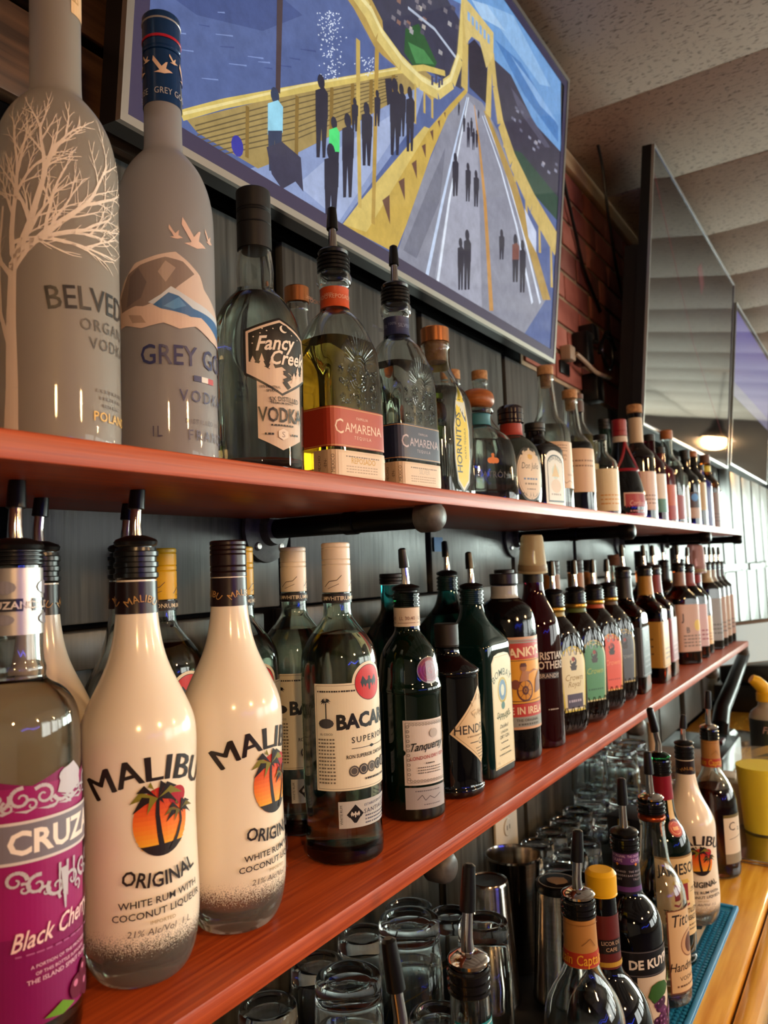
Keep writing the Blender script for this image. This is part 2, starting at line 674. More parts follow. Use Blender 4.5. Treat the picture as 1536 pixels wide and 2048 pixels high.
lk(M_TILE, r1, 0, bp, 'Height')
lk(M_TILE, bp, 0, b, 'Normal')
ceil = struct(MB().box(X0, YF, CEIL + 0.02, X1, YW, CEIL + 0.1).build('ceiling', mat('ceiling_deck', '4a3b30', 0.9), smooth=False))
def tile_mesh(L):
    me = bpy.data.meshes.new('tile')
    m = MB().box(0.006, 0.003, 0, 0.499, L - 0.003, 0.02, bev=0.004)
    me.from_pydata(m.V, [], m.F)
    me.materials.append(M_TILE)
    finish(me, True, 0.5)
    return me
TM = tile_mesh(1.3)
for i in range(-5, 13):
    for j in range(0, 4):
        x, y = 1.94 + 0.505 * (i - 1), YW - 1.305 * (j + 1)
        o = bpy.data.objects.new('tile', TM)
        COL.objects.link(o)
        o.parent = ceil
        o.location = (x, y, CEIL)
        o.rotation_euler = (random.uniform(-0.003, 0.003), 0.016 + random.uniform(-0.010, 0.010), 0)

# back wall boards, ledger, bricks, trim
gaps = [-1.95, -1.56, -1.16, -0.77, -0.38, 0.02, 0.415, 0.81, 1.205, 1.58, 1.985, 2.37, 2.754, 3.07, 3.42, 3.79, 4.165, 4.513, 4.9, 5.3, 5.7, 6.1, 6.5, 6.9, 7.3, 7.7, 8.18]
def board(x0, x1, z0, z1, m, y=YW, th=0.012, bev=0.002):
    o = MB().box(-(x1 - x0) / 2, -th, 0, (x1 - x0) / 2, 0, z1 - z0, bev=bev).build('board', m, wall_back, loc=((x0 + x1) / 2, y, z0))
    return o
for a, c in zip(gaps[:-1], gaps[1:]):
    g = 0.011 if a < 3 else 0.028
    tk = 0.012 if a < 3 else 0.022
    board(a + g, c - g, 0.93, 1.4745, M_GREY, th=tk + random.uniform(-0.001, 0.002))
    board(a + g, c - g, 1.5155, 2.03, M_GREY, th=tk + random.uniform(-0.001, 0.002))
x = -1.9
while x < 7.9:
    L = random.choice((0.22, 0.31, 0.42, 0.5))
    t = 0.022 + random.uniform(0, 0.012)
    dz = random.uniform(-0.006, 0.006)
    board(x, min(x + L, 8.1), 1.476 + dz, 1.514 + dz, M_GREY, th=t)
    x += L + random.choice((0.004, 0.006, 0.05))
# brown boards at the left above the bottles
for z0, z1 in ((2.035, 2.13), (2.145, 2.30), (2.315, 2.47), (2.485, 2.64)):
    for a, c in ((-1.9, -0.51), (-0.5, 0.62)):
        board(a, c, z0, z1, M_BROWN, th=0.02)
    board(0.64, 1.68, z0, z1, M_DARK, th=0.012)
M_BRICKS = [noise_mat('brick_%s' % c, c, d, nscale=9, rough=0.85, bump=0.3) for c, d in (('8a4a3e', 'b06a5c'), ('a0574a', 'bd7a6a'), ('7a4038', '99645a'), ('ab6a58', '94503f'))]
M_MORTAR = noise_mat('mortar', '8f7a63', 'b09a7e', nscale=14, rough=0.9)
MB().box(1.70, YW - 0.006, 2.035, 5.2, YW, 2.70).build('mortar_bed', M_MORTAR, wall_back, smooth=False)
BM = []
for m in M_BRICKS:
    me = bpy.data.meshes.new('brick')
    q = MB().box(0, -0.006, 0, 0.2, 0, 0.068, bev=0.0025)
    me.from_pydata(q.V, [], q.F)
    me.materials.append(m)
    finish(me)
    BM.append(me)
for k in range(8):
    z = 2.045 + 0.08 * k
    xx = 1.715 + (0.105 if k % 2 else 0)
    while xx < 4.9:
        o = bpy.data.objects.new('brick', random.choice(BM))
        COL.objects.link(o)
        o.parent = wall_back
        o.location = (xx, YW - 0.006 + random.uniform(-0.0015, 0.001), z)
        xx += 0.213
struct(MB().box(-2.4, YW - 0.026, CEIL - 0.055, X1, YW - 0.004, CEIL - 0.003, bev=0.003).build('trim_1', M_TRIM))

# ------------------------------------------------------------------ shelves on pipe brackets
def paint_wood(name, c1, c2):
    return noise_mat(name, c1, c2, scale=(1.0, 55, 80), nscale=4, rough=0.3, bump=0.3, lo=0.3, hi=0.7, r2=0.5, dist=0.001)
M_RED = paint_wood('red_stained_shelf', '8a2f10', 'b8501f')
M_PIPE = mat('black_iron_pipe', '0d0d10', 0.38, 0.6)
M_IRON = noise_mat('worn_grey_iron', '3a3735', '5a5654', nscale=60, rough=0.45, bump=0.3)
M_ZINC = mat('zinc_bolt', 'a5a29c', 0.35, 0.9)
SU, SL, TH = 1.649, 1.26, 0.018
def shelf(z, y0, label):
    r = thing('wall_shelf', label, 'shelf', (-0.45, y0, z - TH))
    MB().box(0, 0, 0, 3.43, YW - 0.013 - y0, TH, bev=0.0015).build('board', M_RED, r)
    return r
shelf(SU, 0.418, 'upper red stained wooden wall shelf carrying tequila and vodka bottles')
shelf(SL, 0.425, 'lower red stained wooden wall shelf carrying rum, gin and whiskey bottles')

def bracket(x, zs, y0, label, endm):
    r = thing('pipe_bracket', label, 'bracket', (x, YW - 0.013, zs - TH - 0.0135))
    L = YW - 0.013 - y0
    fl_ = MB().lathe([(0.012, 0), (0.042, 0), (0.044, 0.002), (0.043, 0.007), (0.022, 0.012), (0.02, 0.024), (0.0, 0.024)], 32, Matrix.Rotation(PI / 2, 4, 'X')).build('flange', M_IRON, r)
    for k in range(4):
        a = PI / 4 + k * PI / 2
        MB().lathe([(0.0, 0), (0.006, 0), (0.006, 0.003), (0.004, 0.005), (0, 0.0055)], 10, Matrix.Translation((0.031 * math.cos(a), -0.007, 0.031 * math.sin(a))) @ Matrix.Rotation(PI / 2, 4, 'X')).build('bolt', M_ZINC, fl_)
    MB().tube([(0, -0.006, 0), (0, -L + 0.012, 0)], 0.0128, 20).build('pipe', M_PIPE, r)
    MB().lathe([(0.0, -0.002), (0.0165, -0.002), (0.0175, 0.0), (0.0178, 0.016), (0.0168, 0.022), (0.012, 0.027), (0.006, 0.0285), (0.0, 0.029)], 24, Matrix.Translation((0, -L + 0.016, 0)) @ Matrix.Rotation(PI / 2, 4, 'X')).build('end_cap', endm, r)
    MB().lathe([(0.0133, 0), (0.0143, 0.001), (0.0143, 0.017), (0.0133, 0.018)], 24, Matrix.Translation((0, -L * 0.52, 0)) @ Matrix.Rotation(PI / 2, 4, 'X'), cap=False).build('strap', M_PIPE, r)
WH = ['nearest the aisle', 'second along', 'third along', 'at the far end']
for i, x in enumerate((0.768, 1.573, 2.38, 2.965)):
    bracket(x, SU, 0.43, 'black iron pipe bracket under the upper shelf, %s' % WH[i], M_IRON if i == 0 else M_PIPE)
    bracket(x, SL, 0.435, 'black iron pipe bracket under the lower shelf, %s' % WH[i], M_IRON)

# ------------------------------------------------------------------ back bar counter, mats
M_OAK = noise_mat('varnished_oak', 'c4821e', 'e6ae44', scale=(1.2, 16, 16), nscale=3.5, rough=0.22, bump=0.08, coat=0.4)
M_DKTOP = noise_mat('dark_back_counter', '15120f', '221c18', nscale=6, rough=0.35)
CZ = 0.91
cb = thing('back_bar_counter', 'varnished golden oak back bar counter with rounded front edge', 'counter', (1.5, 0.45, 0))
def at_cb(m):
    m.V = [(x - 1.5, y - 0.45, z) for x, y, z in m.V]
    return m
at_cb(MB().box(-2.2, 0.232, CZ - 0.035, 4.6, YW - 0.013, CZ, bev=0.006)).build('worktop', M_OAK, cb)
at_cb(MB().box(-2.2, 0.196, CZ - 0.052, 4.6, 0.231, CZ - 0.004, bev=0.012)).build('front_rail', M_OAK, cb)
at_cb(MB().box(-2.2, 0.26, 0.02, 4.6, YW - 0.02, CZ - 0.036)).build('cabinet_body', M_BROWN, cb, smooth=False)
M_RUB = mat('black_rubber', '0e0e0f', 0.55)
bm_ = MB().box(-0.3, 0.425, CZ + 0.0005, 2.06, YW - 0.03, CZ + 0.008, bev=0.002).build('glass_mat', M_RUB)
tag(bm_, 'long black rubber mat under the upturned glasses', 'mat')

M_BLUE = mat('blue_rubber', '1f7fb4', 0.42)
matr = thing('bar_mat', 'blue rubber bar mat with pale printed panel under the speed bottles', 'mat', (0.9, 0.34, CZ))
q = MB()
q.box(-0.8, -0.067, 0.0005, 0.672, 0.08, 0.004)
q.box(-0.8, -0.067, 0.0041, 0.672, -0.059, 0.0078, bev=0.0015)
q.box(-0.8, 0.072, 0.0041, 0.672, 0.08, 0.0078, bev=0.0015)
q.box(0.664, -0.0589, 0.0041, 0.672, 0.0719, 0.0078, bev=0.0015)
q.build('tray', M_BLUE, matr)
q = MB()
for i in range(150):
    for j in range(3):
        x, y = -0.79 + i * 0.0096, -0.0545 + j * 0.0085
        q.lathe([(0.0034, 0.0), (0.003, 0.003), (0.0, 0.0032)], 6, Matrix.Translation((x, y, 0.004)), cap=False)
for i in range(17):
    for j in range(4):
        q.lathe([(0.0034, 0.0), (0.003, 0.003), (0.0, 0.0032)], 6, Matrix.Translation((0.63 + j * 0.0085, -0.027 + i * 0.0058, 0.004)), cap=False)
s_ = q.build('rubber_studs', M_BLUE, matr)
s_['kind'] = 'stuff'
d = Dec()
d.rect(-0.3, -0.03, 0.622, 0.068, 'ded8cc')
for k in range(9):
    x = -0.25 + k * 0.1
    d.poly([(x, -0.026), (x + 0.03, -0.024), (x + 0.012, 0.0), (x - 0.01, -0.008)], '24485c')
    d.poly([(x + 0.04, -0.02), (x + 0.06, -0.026), (x + 0.05, -0.006)], '2f6f92')
d.text('SPIRITS', 0.53, -0.02, 0.012, '20313a') if False else None
lay('printed_panel', d, lambda x, y, e: (x, y, 0.0048 + e), M_PRINT, matr)
# ------------------------------------------------------------------ televisions
M_TVB = mat('black_tv_back', '0a0a0c', 0.4)
M_SILVER = mat('silver_tv_edge', 'b9b4ac', 0.3, 0.85)
M_BEZEL = mat('dark_bezel', '433f60', 0.25)
M_PICT = print_mat('lit_screen_picture', 0.08, emit=SCREEN)
_b = M_PICT.node_tree.nodes['Principled BSDF']
_a = [n for n in M_PICT.node_tree.nodes if n.type == 'VERTEX_COLOR'][0]
_tc = nd(M_PICT, 'ShaderNodeTexCoord')
_n = nd(M_PICT, 'ShaderNodeTexNoise', i_Scale=38.0, i_Detail=6.0, i_Roughness=0.7)
lk(M_PICT, _tc, 'Object', _n, 'Vector')
_r = nd(M_PICT, 'ShaderNodeMapRange')
for _i, _v in enumerate((0.25, 0.75, 0.8, 1.2)):
    _r.inputs[_i + 1].default_value = _v
lk(M_PICT, _n, 0, _r, 0)
_m = nd(M_PICT, 'ShaderNodeVectorMath', operation='SCALE')
lk(M_PICT, _a, 0, _m, 0)
lk(M_PICT, _r, 0, _m, 'Scale')
lk(M_PICT, _m, 0, _b, 'Emission Color')

def tilt_frame(x0, y, z, W, H, t):
    c, s_ = math.cos(t), math.sin(t)
    o, ux, uy = Vector((x0, y, z)), Vector((1, 0, 0)), Vector((0, -s_, c))
    n = Vector((0, -c, -s_))
    return lambda u, v, e: o + ux * u + uy * v + n * e

def solid(f, u0, v0, u1, v1, e0, e1, base=None):
    m = MB()
    m.V = [tuple(f(u, v, e)) for u in (u0, u1) for v in (v0, v1) for e in (e0, e1)]
    m.F = [(0, 1, 3, 2), (4, 6, 7, 5), (0, 4, 5, 1), (2, 3, 7, 6), (0, 2, 6, 4), (1, 5, 7, 3)]
    return m

def tv(label, x0, y, z, W, H, t, bez, screenm, edge=0.006, back=(0.1, 0.9, 0.0, 0.62), fr=M_SILVER):
    f0 = tilt_frame(x0, y, z, W, H, t)
    root = thing('television', label, 'television', (x0 + W / 2, YW - 0.012, z))
    L = Vector(root.location)
    f = lambda u, v, e: f0(u, v, e) - L
    solid(f, 0, 0, W, H, -0.03, -0.004).build('cabinet', M_TVB, root, smooth=False)
    m = MB()
    for a in ((0, 0, W, edge), (0, H - edge, W, H), (0, edge, edge, H - edge), (W - edge, edge, W, H - edge)):
        q = solid(f, a[0], a[1], a[2], a[3], -0.0038, 0.004)
        m.add(q.V, q.F)
    m.build('outer_frame', fr, root, smooth=False)
    m = MB()
    i = edge
    for a in ((i, i, W - i, i + bez), (i, H - i - bez, W - i, H - i), (i, i + bez, i + bez, H - i - bez), (W - i - bez, i + bez, W - i, H - i - bez)):
        q = solid(f, a[0], a[1], a[2], a[3], -0.0038, 0.0025)
        m.add(q.V, q.F)
    m.build('bezel', M_BEZEL, root, smooth=False)
    k = i + bez
    sc = solid(f, k, k, W - k, H - k, -0.0038, 0.0008).build('screen', screenm, root, smooth=False)
    solid(f, W * back[0], H * back[2] + 0.012, W * back[1], H * back[3], -0.075, -0.0302).build('back_housing', M_TVB, root, smooth=False)
    p = f(W * 0.5, H * 0.42, -0.0752)
    m = MB().box(p.x - 0.12, p.y, p.z - 0.12, p.x + 0.12, p.y + 0.012, p.z + 0.12)
    yb = -0.0005
    m.box(p.x - 0.04, min(p.y + 0.0121, yb - 0.002), p.z - 0.04, p.x + 0.04, yb, p.z + 0.04)
    m.build('wall_mount', M_TVB, root, smooth=False)
    return root, sc, f

M_SCR = mat('dark_screen', '0a0b10', 0.05, ior=2.0)
t1, sc1, f1 = tv('large lit television showing people walking over a yellow suspension bridge', 0.49, 0.62, 2.024, 1.225, 0.672, 0.11, 0.020, M_SCR, edge=0.009, back=(0.08, 0.92, 0.03, 0.6))

def clip_rect(p, x0, y0, x1, y1):
    for ax, lim, sgn in ((0, x0, 1), (0, x1, -1), (1, y0, 1), (1, y1, -1)):
        out = []
        for i in range(len(p)):
            P, Q = p[i], p[(i + 1) % len(p)]
            dp, dq = (P[ax] - lim) * sgn, (Q[ax] - lim) * sgn
            if dp >= 0:
                out.append(P)
            if (dp < 0) != (dq < 0):
                t = dp / (dp - dq)
                out.append((P[0] + (Q[0] - P[0]) * t, P[1] + (Q[1] - P[1]) * t))
        p = out
        if len(p) < 3:
            return []
    return p
PIC = [
('p', '56679a', '-0.146,0.148 0.616,0.676 0.904,0.669 1.176,0.65 1.244,0.156 1.22,-0.013 0.653,-0.009 0.084,0.011 0.032,0.011'),
('p', '46568a', '-0.071,0.155 0.127,0.261 0.271,0.266 0.199,0.204 0.094,0.162'),
('l', '47568c', '0.25,0.198 0.271,0.207', 0.001, 0.0021),
('l', '7f93c8', '0.043,0.075 0.063,0.083', 0.0007, 0.0014),
('l', '7f93c8', '0.066,0.126 0.08,0.133', 0.0007, 0.0015),
('l', '47568c', '0.061,0.181 0.075,0.188', 0.0007, 0.0014),
('l', '7f93c8', '0.176,0.16 0.203,0.172', 0.0008, 0.0018),
('l', '47568c', '0.233,0.179 0.255,0.189', 0.001, 0.0021),
('l', '7f93c8', '0.084,0.189 0.104,0.199', 0.0008, 0.0015),
('l', '47568c', '0.067,0.072 0.076,0.076', 0.0007, 0.0015),
('l', '7f93c8', '0.124,0.183 0.135,0.189', 0.0008, 0.0016),
('l', '47568c', '0.157,0.194 0.178,0.205', 0.0008, 0.0017),
('l', '7f93c8', '0.123,0.157 0.15,0.17', 0.0008, 0.0017),
('l', '47568c', '0.131,0.147 0.153,0.158', 0.0008, 0.0017),
('l', '7f93c8', '0.072,0.111 0.092,0.12', 0.0007, 0.0015),
('l', '47568c', '0.035,0.089 0.053,0.097', 0.0007, 0.0014),
('l', '7f93c8', '0.284,0.335 0.316,0.353', 0.0011, 0.0022),
('l', '47568c', '0.097,0.153 0.113,0.16', 0.0007, 0.0016),
('l', '7f93c8', '0.146,0.135 0.175,0.148', 0.0008, 0.0017),
('l', '47568c', '0.053,0.104 0.066,0.11', 0.0007, 0.0014),
('l', '7f93c8', '0.194,0.163 0.215,0.173', 0.0009, 0.0019),
('l', '47568c', '0.271,0.221 0.302,0.235', 0.001, 0.0022),
('l', '7f93c8', '0.049,0.098 0.067,0.106', 0.0007, 0.0014),
('l', '47568c', '0.283,0.314 0.295,0.32', 0.0011, 0.0021),
('l', '47568c', '0.206,0.162 0.22,0.168', 0.001, 0.0019),
('l', '7f93c8', '0.106,0.097 0.131,0.108', 0.0008, 0.0016),
('p', '3b3c52', '0.295,0.372 0.512,0.516 0.643,0.512 0.704,0.501 0.711,0.39 0.578,0.358 0.508,0.32 0.468,0.34 0.423,0.355 0.346,0.339'),
('p', '2c5a34', '0.517,0.389 0.555,0.419 0.619,0.389 0.612,0.377 0.546,0.345 0.517,0.351'),
('p', '4a8a50', '0.526,0.373 0.575,0.387 0.611,0.382 0.553,0.353'),
('p', '7c7680', '0.563,0.458 0.575,0.46 0.574,0.453 0.562,0.45'),
('p', '7c7680', '0.512,0.401 0.523,0.403 0.522,0.395 0.511,0.393'),
('p', '555262', '0.676,0.489 0.689,0.492 0.688,0.484 0.675,0.48'),
('p', '7c7680', '0.58,0.475 0.592,0.478 0.591,0.471 0.579,0.468'),
('p', 'b8b0a8', '0.526,0.4 0.537,0.402 0.536,0.395 0.525,0.393'),
('p', 'b8b0a8', '0.566,0.425 0.577,0.428 0.576,0.42 0.565,0.418'),
('p', 'b8b0a8', '0.552,0.448 0.563,0.451 0.562,0.443 0.551,0.44'),
('p', '555262', '0.562,0.415 0.574,0.417 0.573,0.41 0.561,0.407'),
('p', '7c7680', '0.545,0.445 0.557,0.447 0.556,0.44 0.544,0.437'),
('p', '7c7680', '0.477,0.388 0.488,0.39 0.487,0.383 0.476,0.381'),
('p', '555262', '0.658,0.512 0.672,0.515 0.671,0.507 0.657,0.504'),
('p', 'a7a4a8', '0.53,0.397 0.541,0.4 0.54,0.392 0.529,0.39'),
('p', '8b6a60', '0.52,0.405 0.531,0.407 0.53,0.4 0.519,0.398'),
('p', 'a7a4a8', '0.649,0.479 0.662,0.482 0.661,0.474 0.648,0.471'),
('p', 'a7a4a8', '0.555,0.433 0.566,0.435 0.565,0.428 0.554,0.425'),
('p', '7c7680', '0.632,0.492 0.645,0.495 0.644,0.487 0.631,0.484'),
('p', '7c7680', '0.491,0.405 0.502,0.407 0.501,0.4 0.49,0.398'),
('p', '555262', '0.518,0.4 0.529,0.402 0.528,0.394 0.517,0.392'),
('p', '8b6a60', '0.567,0.438 0.579,0.441 0.578,0.433 0.566,0.431'),
('p', '8b6a60', '0.492,0.39 0.503,0.392 0.502,0.385 0.491,0.383'),
('p', 'a7a4a8', '0.623,0.415 0.636,0.417 0.635,0.41 0.622,0.407'),
('p', '8b6a60', '0.489,0.422 0.5,0.424 0.499,0.417 0.488,0.415'),
('p', '7c7680', '0.54,0.453 0.552,0.456 0.551,0.448 0.54,0.446'),
('l', 'b9c4d8', '0.521,0.425 0.605,0.439 0.691,0.432', 0.0045, 0.0057),
('p', '6f9fd6', '0.643,0.516 0.891,0.768 0.904,0.669 1.175,0.655 1.201,0.477 1.04,0.482 0.91,0.517 0.836,0.51 0.777,0.513 0.7,0.536'),
('p', '8fb9e6', '0.769,0.583 0.907,0.639 1.117,0.601 1.057,0.576 0.876,0.579'),
('p', '4d7fbd', '0.831,0.548 0.957,0.569 1.175,0.539 1.18,0.504 0.978,0.514'),
('p', 'a9cbee', '0.728,0.563 0.791,0.591 0.875,0.589 0.772,0.555'),
('p', '86aede', '0.905,0.557 1.03,0.557 1.174,0.544 1.063,0.533'),
('p', '3c3a4c', '0.83,0.509 0.91,0.52 1.04,0.482 1.196,0.49 1.218,0.34 1.058,0.346 0.93,0.36 0.858,0.433'),
('p', '2f4c40', '0.903,0.37 0.98,0.393 1.212,0.382 1.219,0.328 1.06,0.335 0.945,0.345'),
('p', '55546a', '0.912,0.497 0.981,0.493 1.135,0.472 1.104,0.459 0.956,0.47'),
('p', '8d8fa5', '1.126,0.418 1.142,0.419 1.141,0.413 1.125,0.411'),
('p', 'a9a5b0', '1.093,0.424 1.109,0.426 1.108,0.42 1.093,0.418'),
('p', '8d8fa5', '1.166,0.438 1.183,0.44 1.182,0.433 1.165,0.431'),
('p', '6a6a80', '1.169,0.453 1.185,0.456 1.184,0.449 1.168,0.447'),
('p', '6a6a80', '0.966,0.439 0.98,0.44 0.979,0.434 0.966,0.433'),
('p', '6a6a80', '1.058,0.444 1.073,0.446 1.072,0.44 1.057,0.438'),
('p', '8d8fa5', '1.036,0.43 1.051,0.432 1.05,0.426 1.036,0.424'),
('p', '8d8fa5', '1.064,0.459 1.079,0.461 1.078,0.455 1.063,0.453'),
('p', '8d8fa5', '1.089,0.418 1.104,0.42 1.103,0.413 1.088,0.412'),
('p', '8d8fa5', '1.011,0.444 1.026,0.446 1.025,0.44 1.011,0.438'),
('p', '8d8fa5', '0.944,0.468 0.957,0.47 0.957,0.464 0.943,0.462'),
('p', '8d8fa5', '1.042,0.446 1.056,0.448 1.056,0.442 1.041,0.44'),
('p', '8d8fa5', '0.931,0.444 0.944,0.446 0.944,0.44 0.931,0.439'),
('p', 'a9a5b0', '1.047,0.45 1.062,0.452 1.061,0.445 1.046,0.444'),
('p', '6a6a80', '0.937,0.471 0.95,0.473 0.95,0.467 0.937,0.465'),
('p', '6a6a80', '0.923,0.443 0.936,0.445 0.935,0.439 0.922,0.437'),
('p', '6a6a80', '0.959,0.454 0.972,0.456 0.971,0.45 0.958,0.448'),
('p', '6a6a80', '0.967,0.477 0.981,0.479 0.98,0.473 0.967,0.471'),
('p', '8e9ec8', '0.19,0.029 0.276,0.086 0.399,0.182 0.484,0.253 0.557,0.317 0.585,0.331 0.559,0.257 0.375,0.023 0.281,0.025 0.219,0.028'),
('p', 'a6b4d8', '0.279,0.045 0.365,0.132 0.507,0.253 0.524,0.24 0.374,0.031'),
('p', 'a78f58', '0.088,0.041 0.279,0.17 0.501,0.311 0.578,0.356 0.614,0.359 0.557,0.314 0.484,0.253 0.399,0.183 0.276,0.086 0.204,0.035 0.104,0.034'),
('l', '6b5b3c', '0.1,0.04 0.27,0.156 0.502,0.305', 0.0015, 0.0014),
('l', '6b5b3c', '0.102,0.035 0.27,0.148 0.502,0.301', 0.0015, 0.0015),
('l', '6b5b3c', '0.104,0.031 0.271,0.141 0.503,0.296', 0.0015, 0.0015),
('l', '6b5b3c', '0.106,0.026 0.272,0.134 0.503,0.292', 0.0015, 0.0015),
('l', '6b5b3c', '0.108,0.022 0.272,0.126 0.503,0.288', 0.0015, 0.0015),
('l', '6b5b3c', '0.11,0.018 0.273,0.119 0.504,0.283', 0.0016, 0.0014),
('l', '6b5b3c', '0.112,0.013 0.274,0.112 0.504,0.279', 0.0016, 0.0015),
('l', '6b5b3c', '0.114,0.009 0.274,0.104 0.505,0.275', 0.0015, 0.0015),
('l', '8a6d35', '0.18,0.101 0.184,0.04', 0.0062, 0.0062),
('l', '8a6d35', '0.269,0.158 0.274,0.082', 0.0072, 0.0073),
('l', '8a6d35', '0.34,0.206 0.344,0.142', 0.0081, 0.0082),
('l', '8a6d35', '0.387,0.236 0.391,0.178', 0.0087, 0.0087),
('l', '8a6d35', '0.432,0.265 0.435,0.215', 0.0094, 0.0094),
('l', '8a6d35', '0.49,0.305 0.494,0.255', 0.0102, 0.0102),
('l', 'd8bf6a', '0.08,0.042 0.141,0.085 0.279,0.173 0.393,0.245 0.501,0.314 0.578,0.359 0.648,0.386', 0.011, 0.009),
('l', 'f0dd98', '0.082,0.045 0.279,0.177 0.501,0.316', 0.0033, 0.0022),
('l', '4a3b40', '0.225,0.279 0.232,0.144', 0.0115, 0.0087),
('p', 'dfe8fa', '0.333,0.252 0.336,0.253 0.335,0.251 0.333,0.251'),
('p', 'dfe8fa', '0.335,0.272 0.337,0.273 0.337,0.271 0.335,0.271'),
('p', 'dfe8fa', '0.324,0.212 0.326,0.213 0.326,0.211 0.324,0.211'),
('p', 'dfe8fa', '0.333,0.306 0.335,0.307 0.335,0.305 0.333,0.304'),
('p', 'dfe8fa', '0.305,0.28 0.307,0.281 0.307,0.279 0.304,0.278'),
('p', 'dfe8fa', '0.311,0.279 0.314,0.28 0.313,0.278 0.311,0.278'),
('p', 'dfe8fa', '0.323,0.263 0.325,0.263 0.325,0.261 0.323,0.261'),
('p', 'dfe8fa', '0.328,0.246 0.331,0.246 0.33,0.244 0.328,0.244'),
('p', 'dfe8fa', '0.339,0.295 0.341,0.295 0.341,0.294 0.338,0.293'),
('p', 'dfe8fa', '0.334,0.304 0.336,0.304 0.336,0.302 0.333,0.302'),
('p', 'dfe8fa', '0.337,0.259 0.339,0.259 0.339,0.257 0.336,0.257'),
('p', 'dfe8fa', '0.337,0.233 0.339,0.233 0.339,0.232 0.337,0.231'),
('p', 'dfe8fa', '0.333,0.247 0.335,0.247 0.335,0.246 0.332,0.245'),
('p', 'dfe8fa', '0.346,0.263 0.349,0.263 0.348,0.262 0.346,0.261'),
('p', 'dfe8fa', '0.328,0.288 0.33,0.288 0.33,0.286 0.328,0.286'),
('p', 'dfe8fa', '0.329,0.268 0.331,0.268 0.331,0.267 0.328,0.266'),
('p', 'dfe8fa', '0.327,0.303 0.329,0.304 0.329,0.302 0.326,0.301'),
('p', 'dfe8fa', '0.328,0.262 0.33,0.263 0.33,0.261 0.328,0.261'),
('p', 'dfe8fa', '0.348,0.25 0.35,0.251 0.35,0.249 0.347,0.249'),
('p', 'dfe8fa', '0.347,0.3 0.349,0.301 0.349,0.299 0.346,0.298'),
('p', 'dfe8fa', '0.322,0.261 0.324,0.261 0.324,0.259 0.322,0.259'),
('p', 'dfe8fa', '0.34,0.287 0.343,0.288 0.342,0.286 0.34,0.285'),
('p', 'dfe8fa', '0.343,0.231 0.346,0.232 0.345,0.23 0.343,0.229'),
('p', 'dfe8fa', '0.335,0.24 0.337,0.241 0.337,0.239 0.334,0.238'),
('p', 'dfe8fa', '0.327,0.249 0.329,0.25 0.329,0.248 0.326,0.248'),
('p', 'dfe8fa', '0.338,0.259 0.34,0.26 0.339,0.258 0.337,0.257'),
('p', 'dfe8fa', '0.318,0.29 0.32,0.291 0.32,0.289 0.317,0.289'),
('p', 'dfe8fa', '0.345,0.233 0.348,0.234 0.347,0.232 0.345,0.231'),
('p', 'dfe8fa', '0.335,0.249 0.337,0.249 0.337,0.248 0.334,0.247'),
('p', 'dfe8fa', '0.333,0.23 0.336,0.231 0.335,0.229 0.333,0.228'),
('p', 'dfe8fa', '0.318,0.21 0.32,0.211 0.32,0.209 0.317,0.209'),
('p', 'dfe8fa', '0.334,0.23 0.337,0.23 0.336,0.229 0.334,0.228'),
('p', 'dfe8fa', '0.312,0.274 0.315,0.274 0.314,0.272 0.312,0.272'),
('p', 'dfe8fa', '0.312,0.244 0.314,0.245 0.314,0.243 0.311,0.243'),
('p', 'dfe8fa', '0.314,0.211 0.316,0.211 0.316,0.21 0.313,0.209'),
('p', 'dfe8fa', '0.329,0.293 0.331,0.293 0.331,0.292 0.328,0.291'),
('p', 'dfe8fa', '0.324,0.304 0.327,0.304 0.326,0.302 0.324,0.302'),
('p', 'dfe8fa', '0.334,0.29 0.336,0.291 0.336,0.289 0.333,0.289'),
('p', 'dfe8fa', '0.323,0.293 0.326,0.294 0.325,0.292 0.323,0.291'),
('p', 'dfe8fa', '0.344,0.302 0.347,0.303 0.346,0.301 0.344,0.301'),
('p', 'dfe8fa', '0.344,0.277 0.346,0.278 0.345,0.276 0.343,0.275'),
('p', 'dfe8fa', '0.327,0.25 0.329,0.251 0.329,0.249 0.327,0.248'),
('p', 'dfe8fa', '0.322,0.291 0.324,0.292 0.324,0.29 0.322,0.29'),
('p', 'dfe8fa', '0.329,0.289 0.332,0.29 0.331,0.288 0.329,0.287'),
('p', 'dfe8fa', '0.352,0.284 0.354,0.284 0.354,0.283 0.351,0.282'),
('p', 'dfe8fa', '0.388,0.265 0.391,0.266 0.39,0.264 0.388,0.263'),
('p', 'dfe8fa', '0.31,0.243 0.312,0.244 0.312,0.242 0.31,0.241'),
('p', 'dfe8fa', '0.304,0.26 0.307,0.26 0.306,0.258 0.304,0.258'),
('p', 'dfe8fa', '0.339,0.229 0.341,0.23 0.341,0.228 0.339,0.227'),
('p', 'dfe8fa', '0.312,0.258 0.315,0.259 0.314,0.257 0.312,0.257'),
('p', 'dfe8fa', '0.343,0.229 0.345,0.23 0.344,0.228 0.342,0.227'),
('p', 'dfe8fa', '0.328,0.225 0.33,0.225 0.33,0.223 0.328,0.223'),
('p', 'dfe8fa', '0.341,0.229 0.344,0.229 0.343,0.227 0.341,0.227'),
('p', 'dfe8fa', '0.312,0.287 0.314,0.288 0.314,0.286 0.311,0.286'),
('p', 'dfe8fa', '0.333,0.288 0.335,0.289 0.334,0.287 0.332,0.287'),
('p', 'dfe8fa', '0.318,0.285 0.321,0.286 0.32,0.284 0.318,0.284'),
('p', 'dfe8fa', '0.325,0.243 0.327,0.243 0.327,0.242 0.325,0.241'),
('p', 'dfe8fa', '0.331,0.291 0.334,0.291 0.333,0.29 0.331,0.289'),
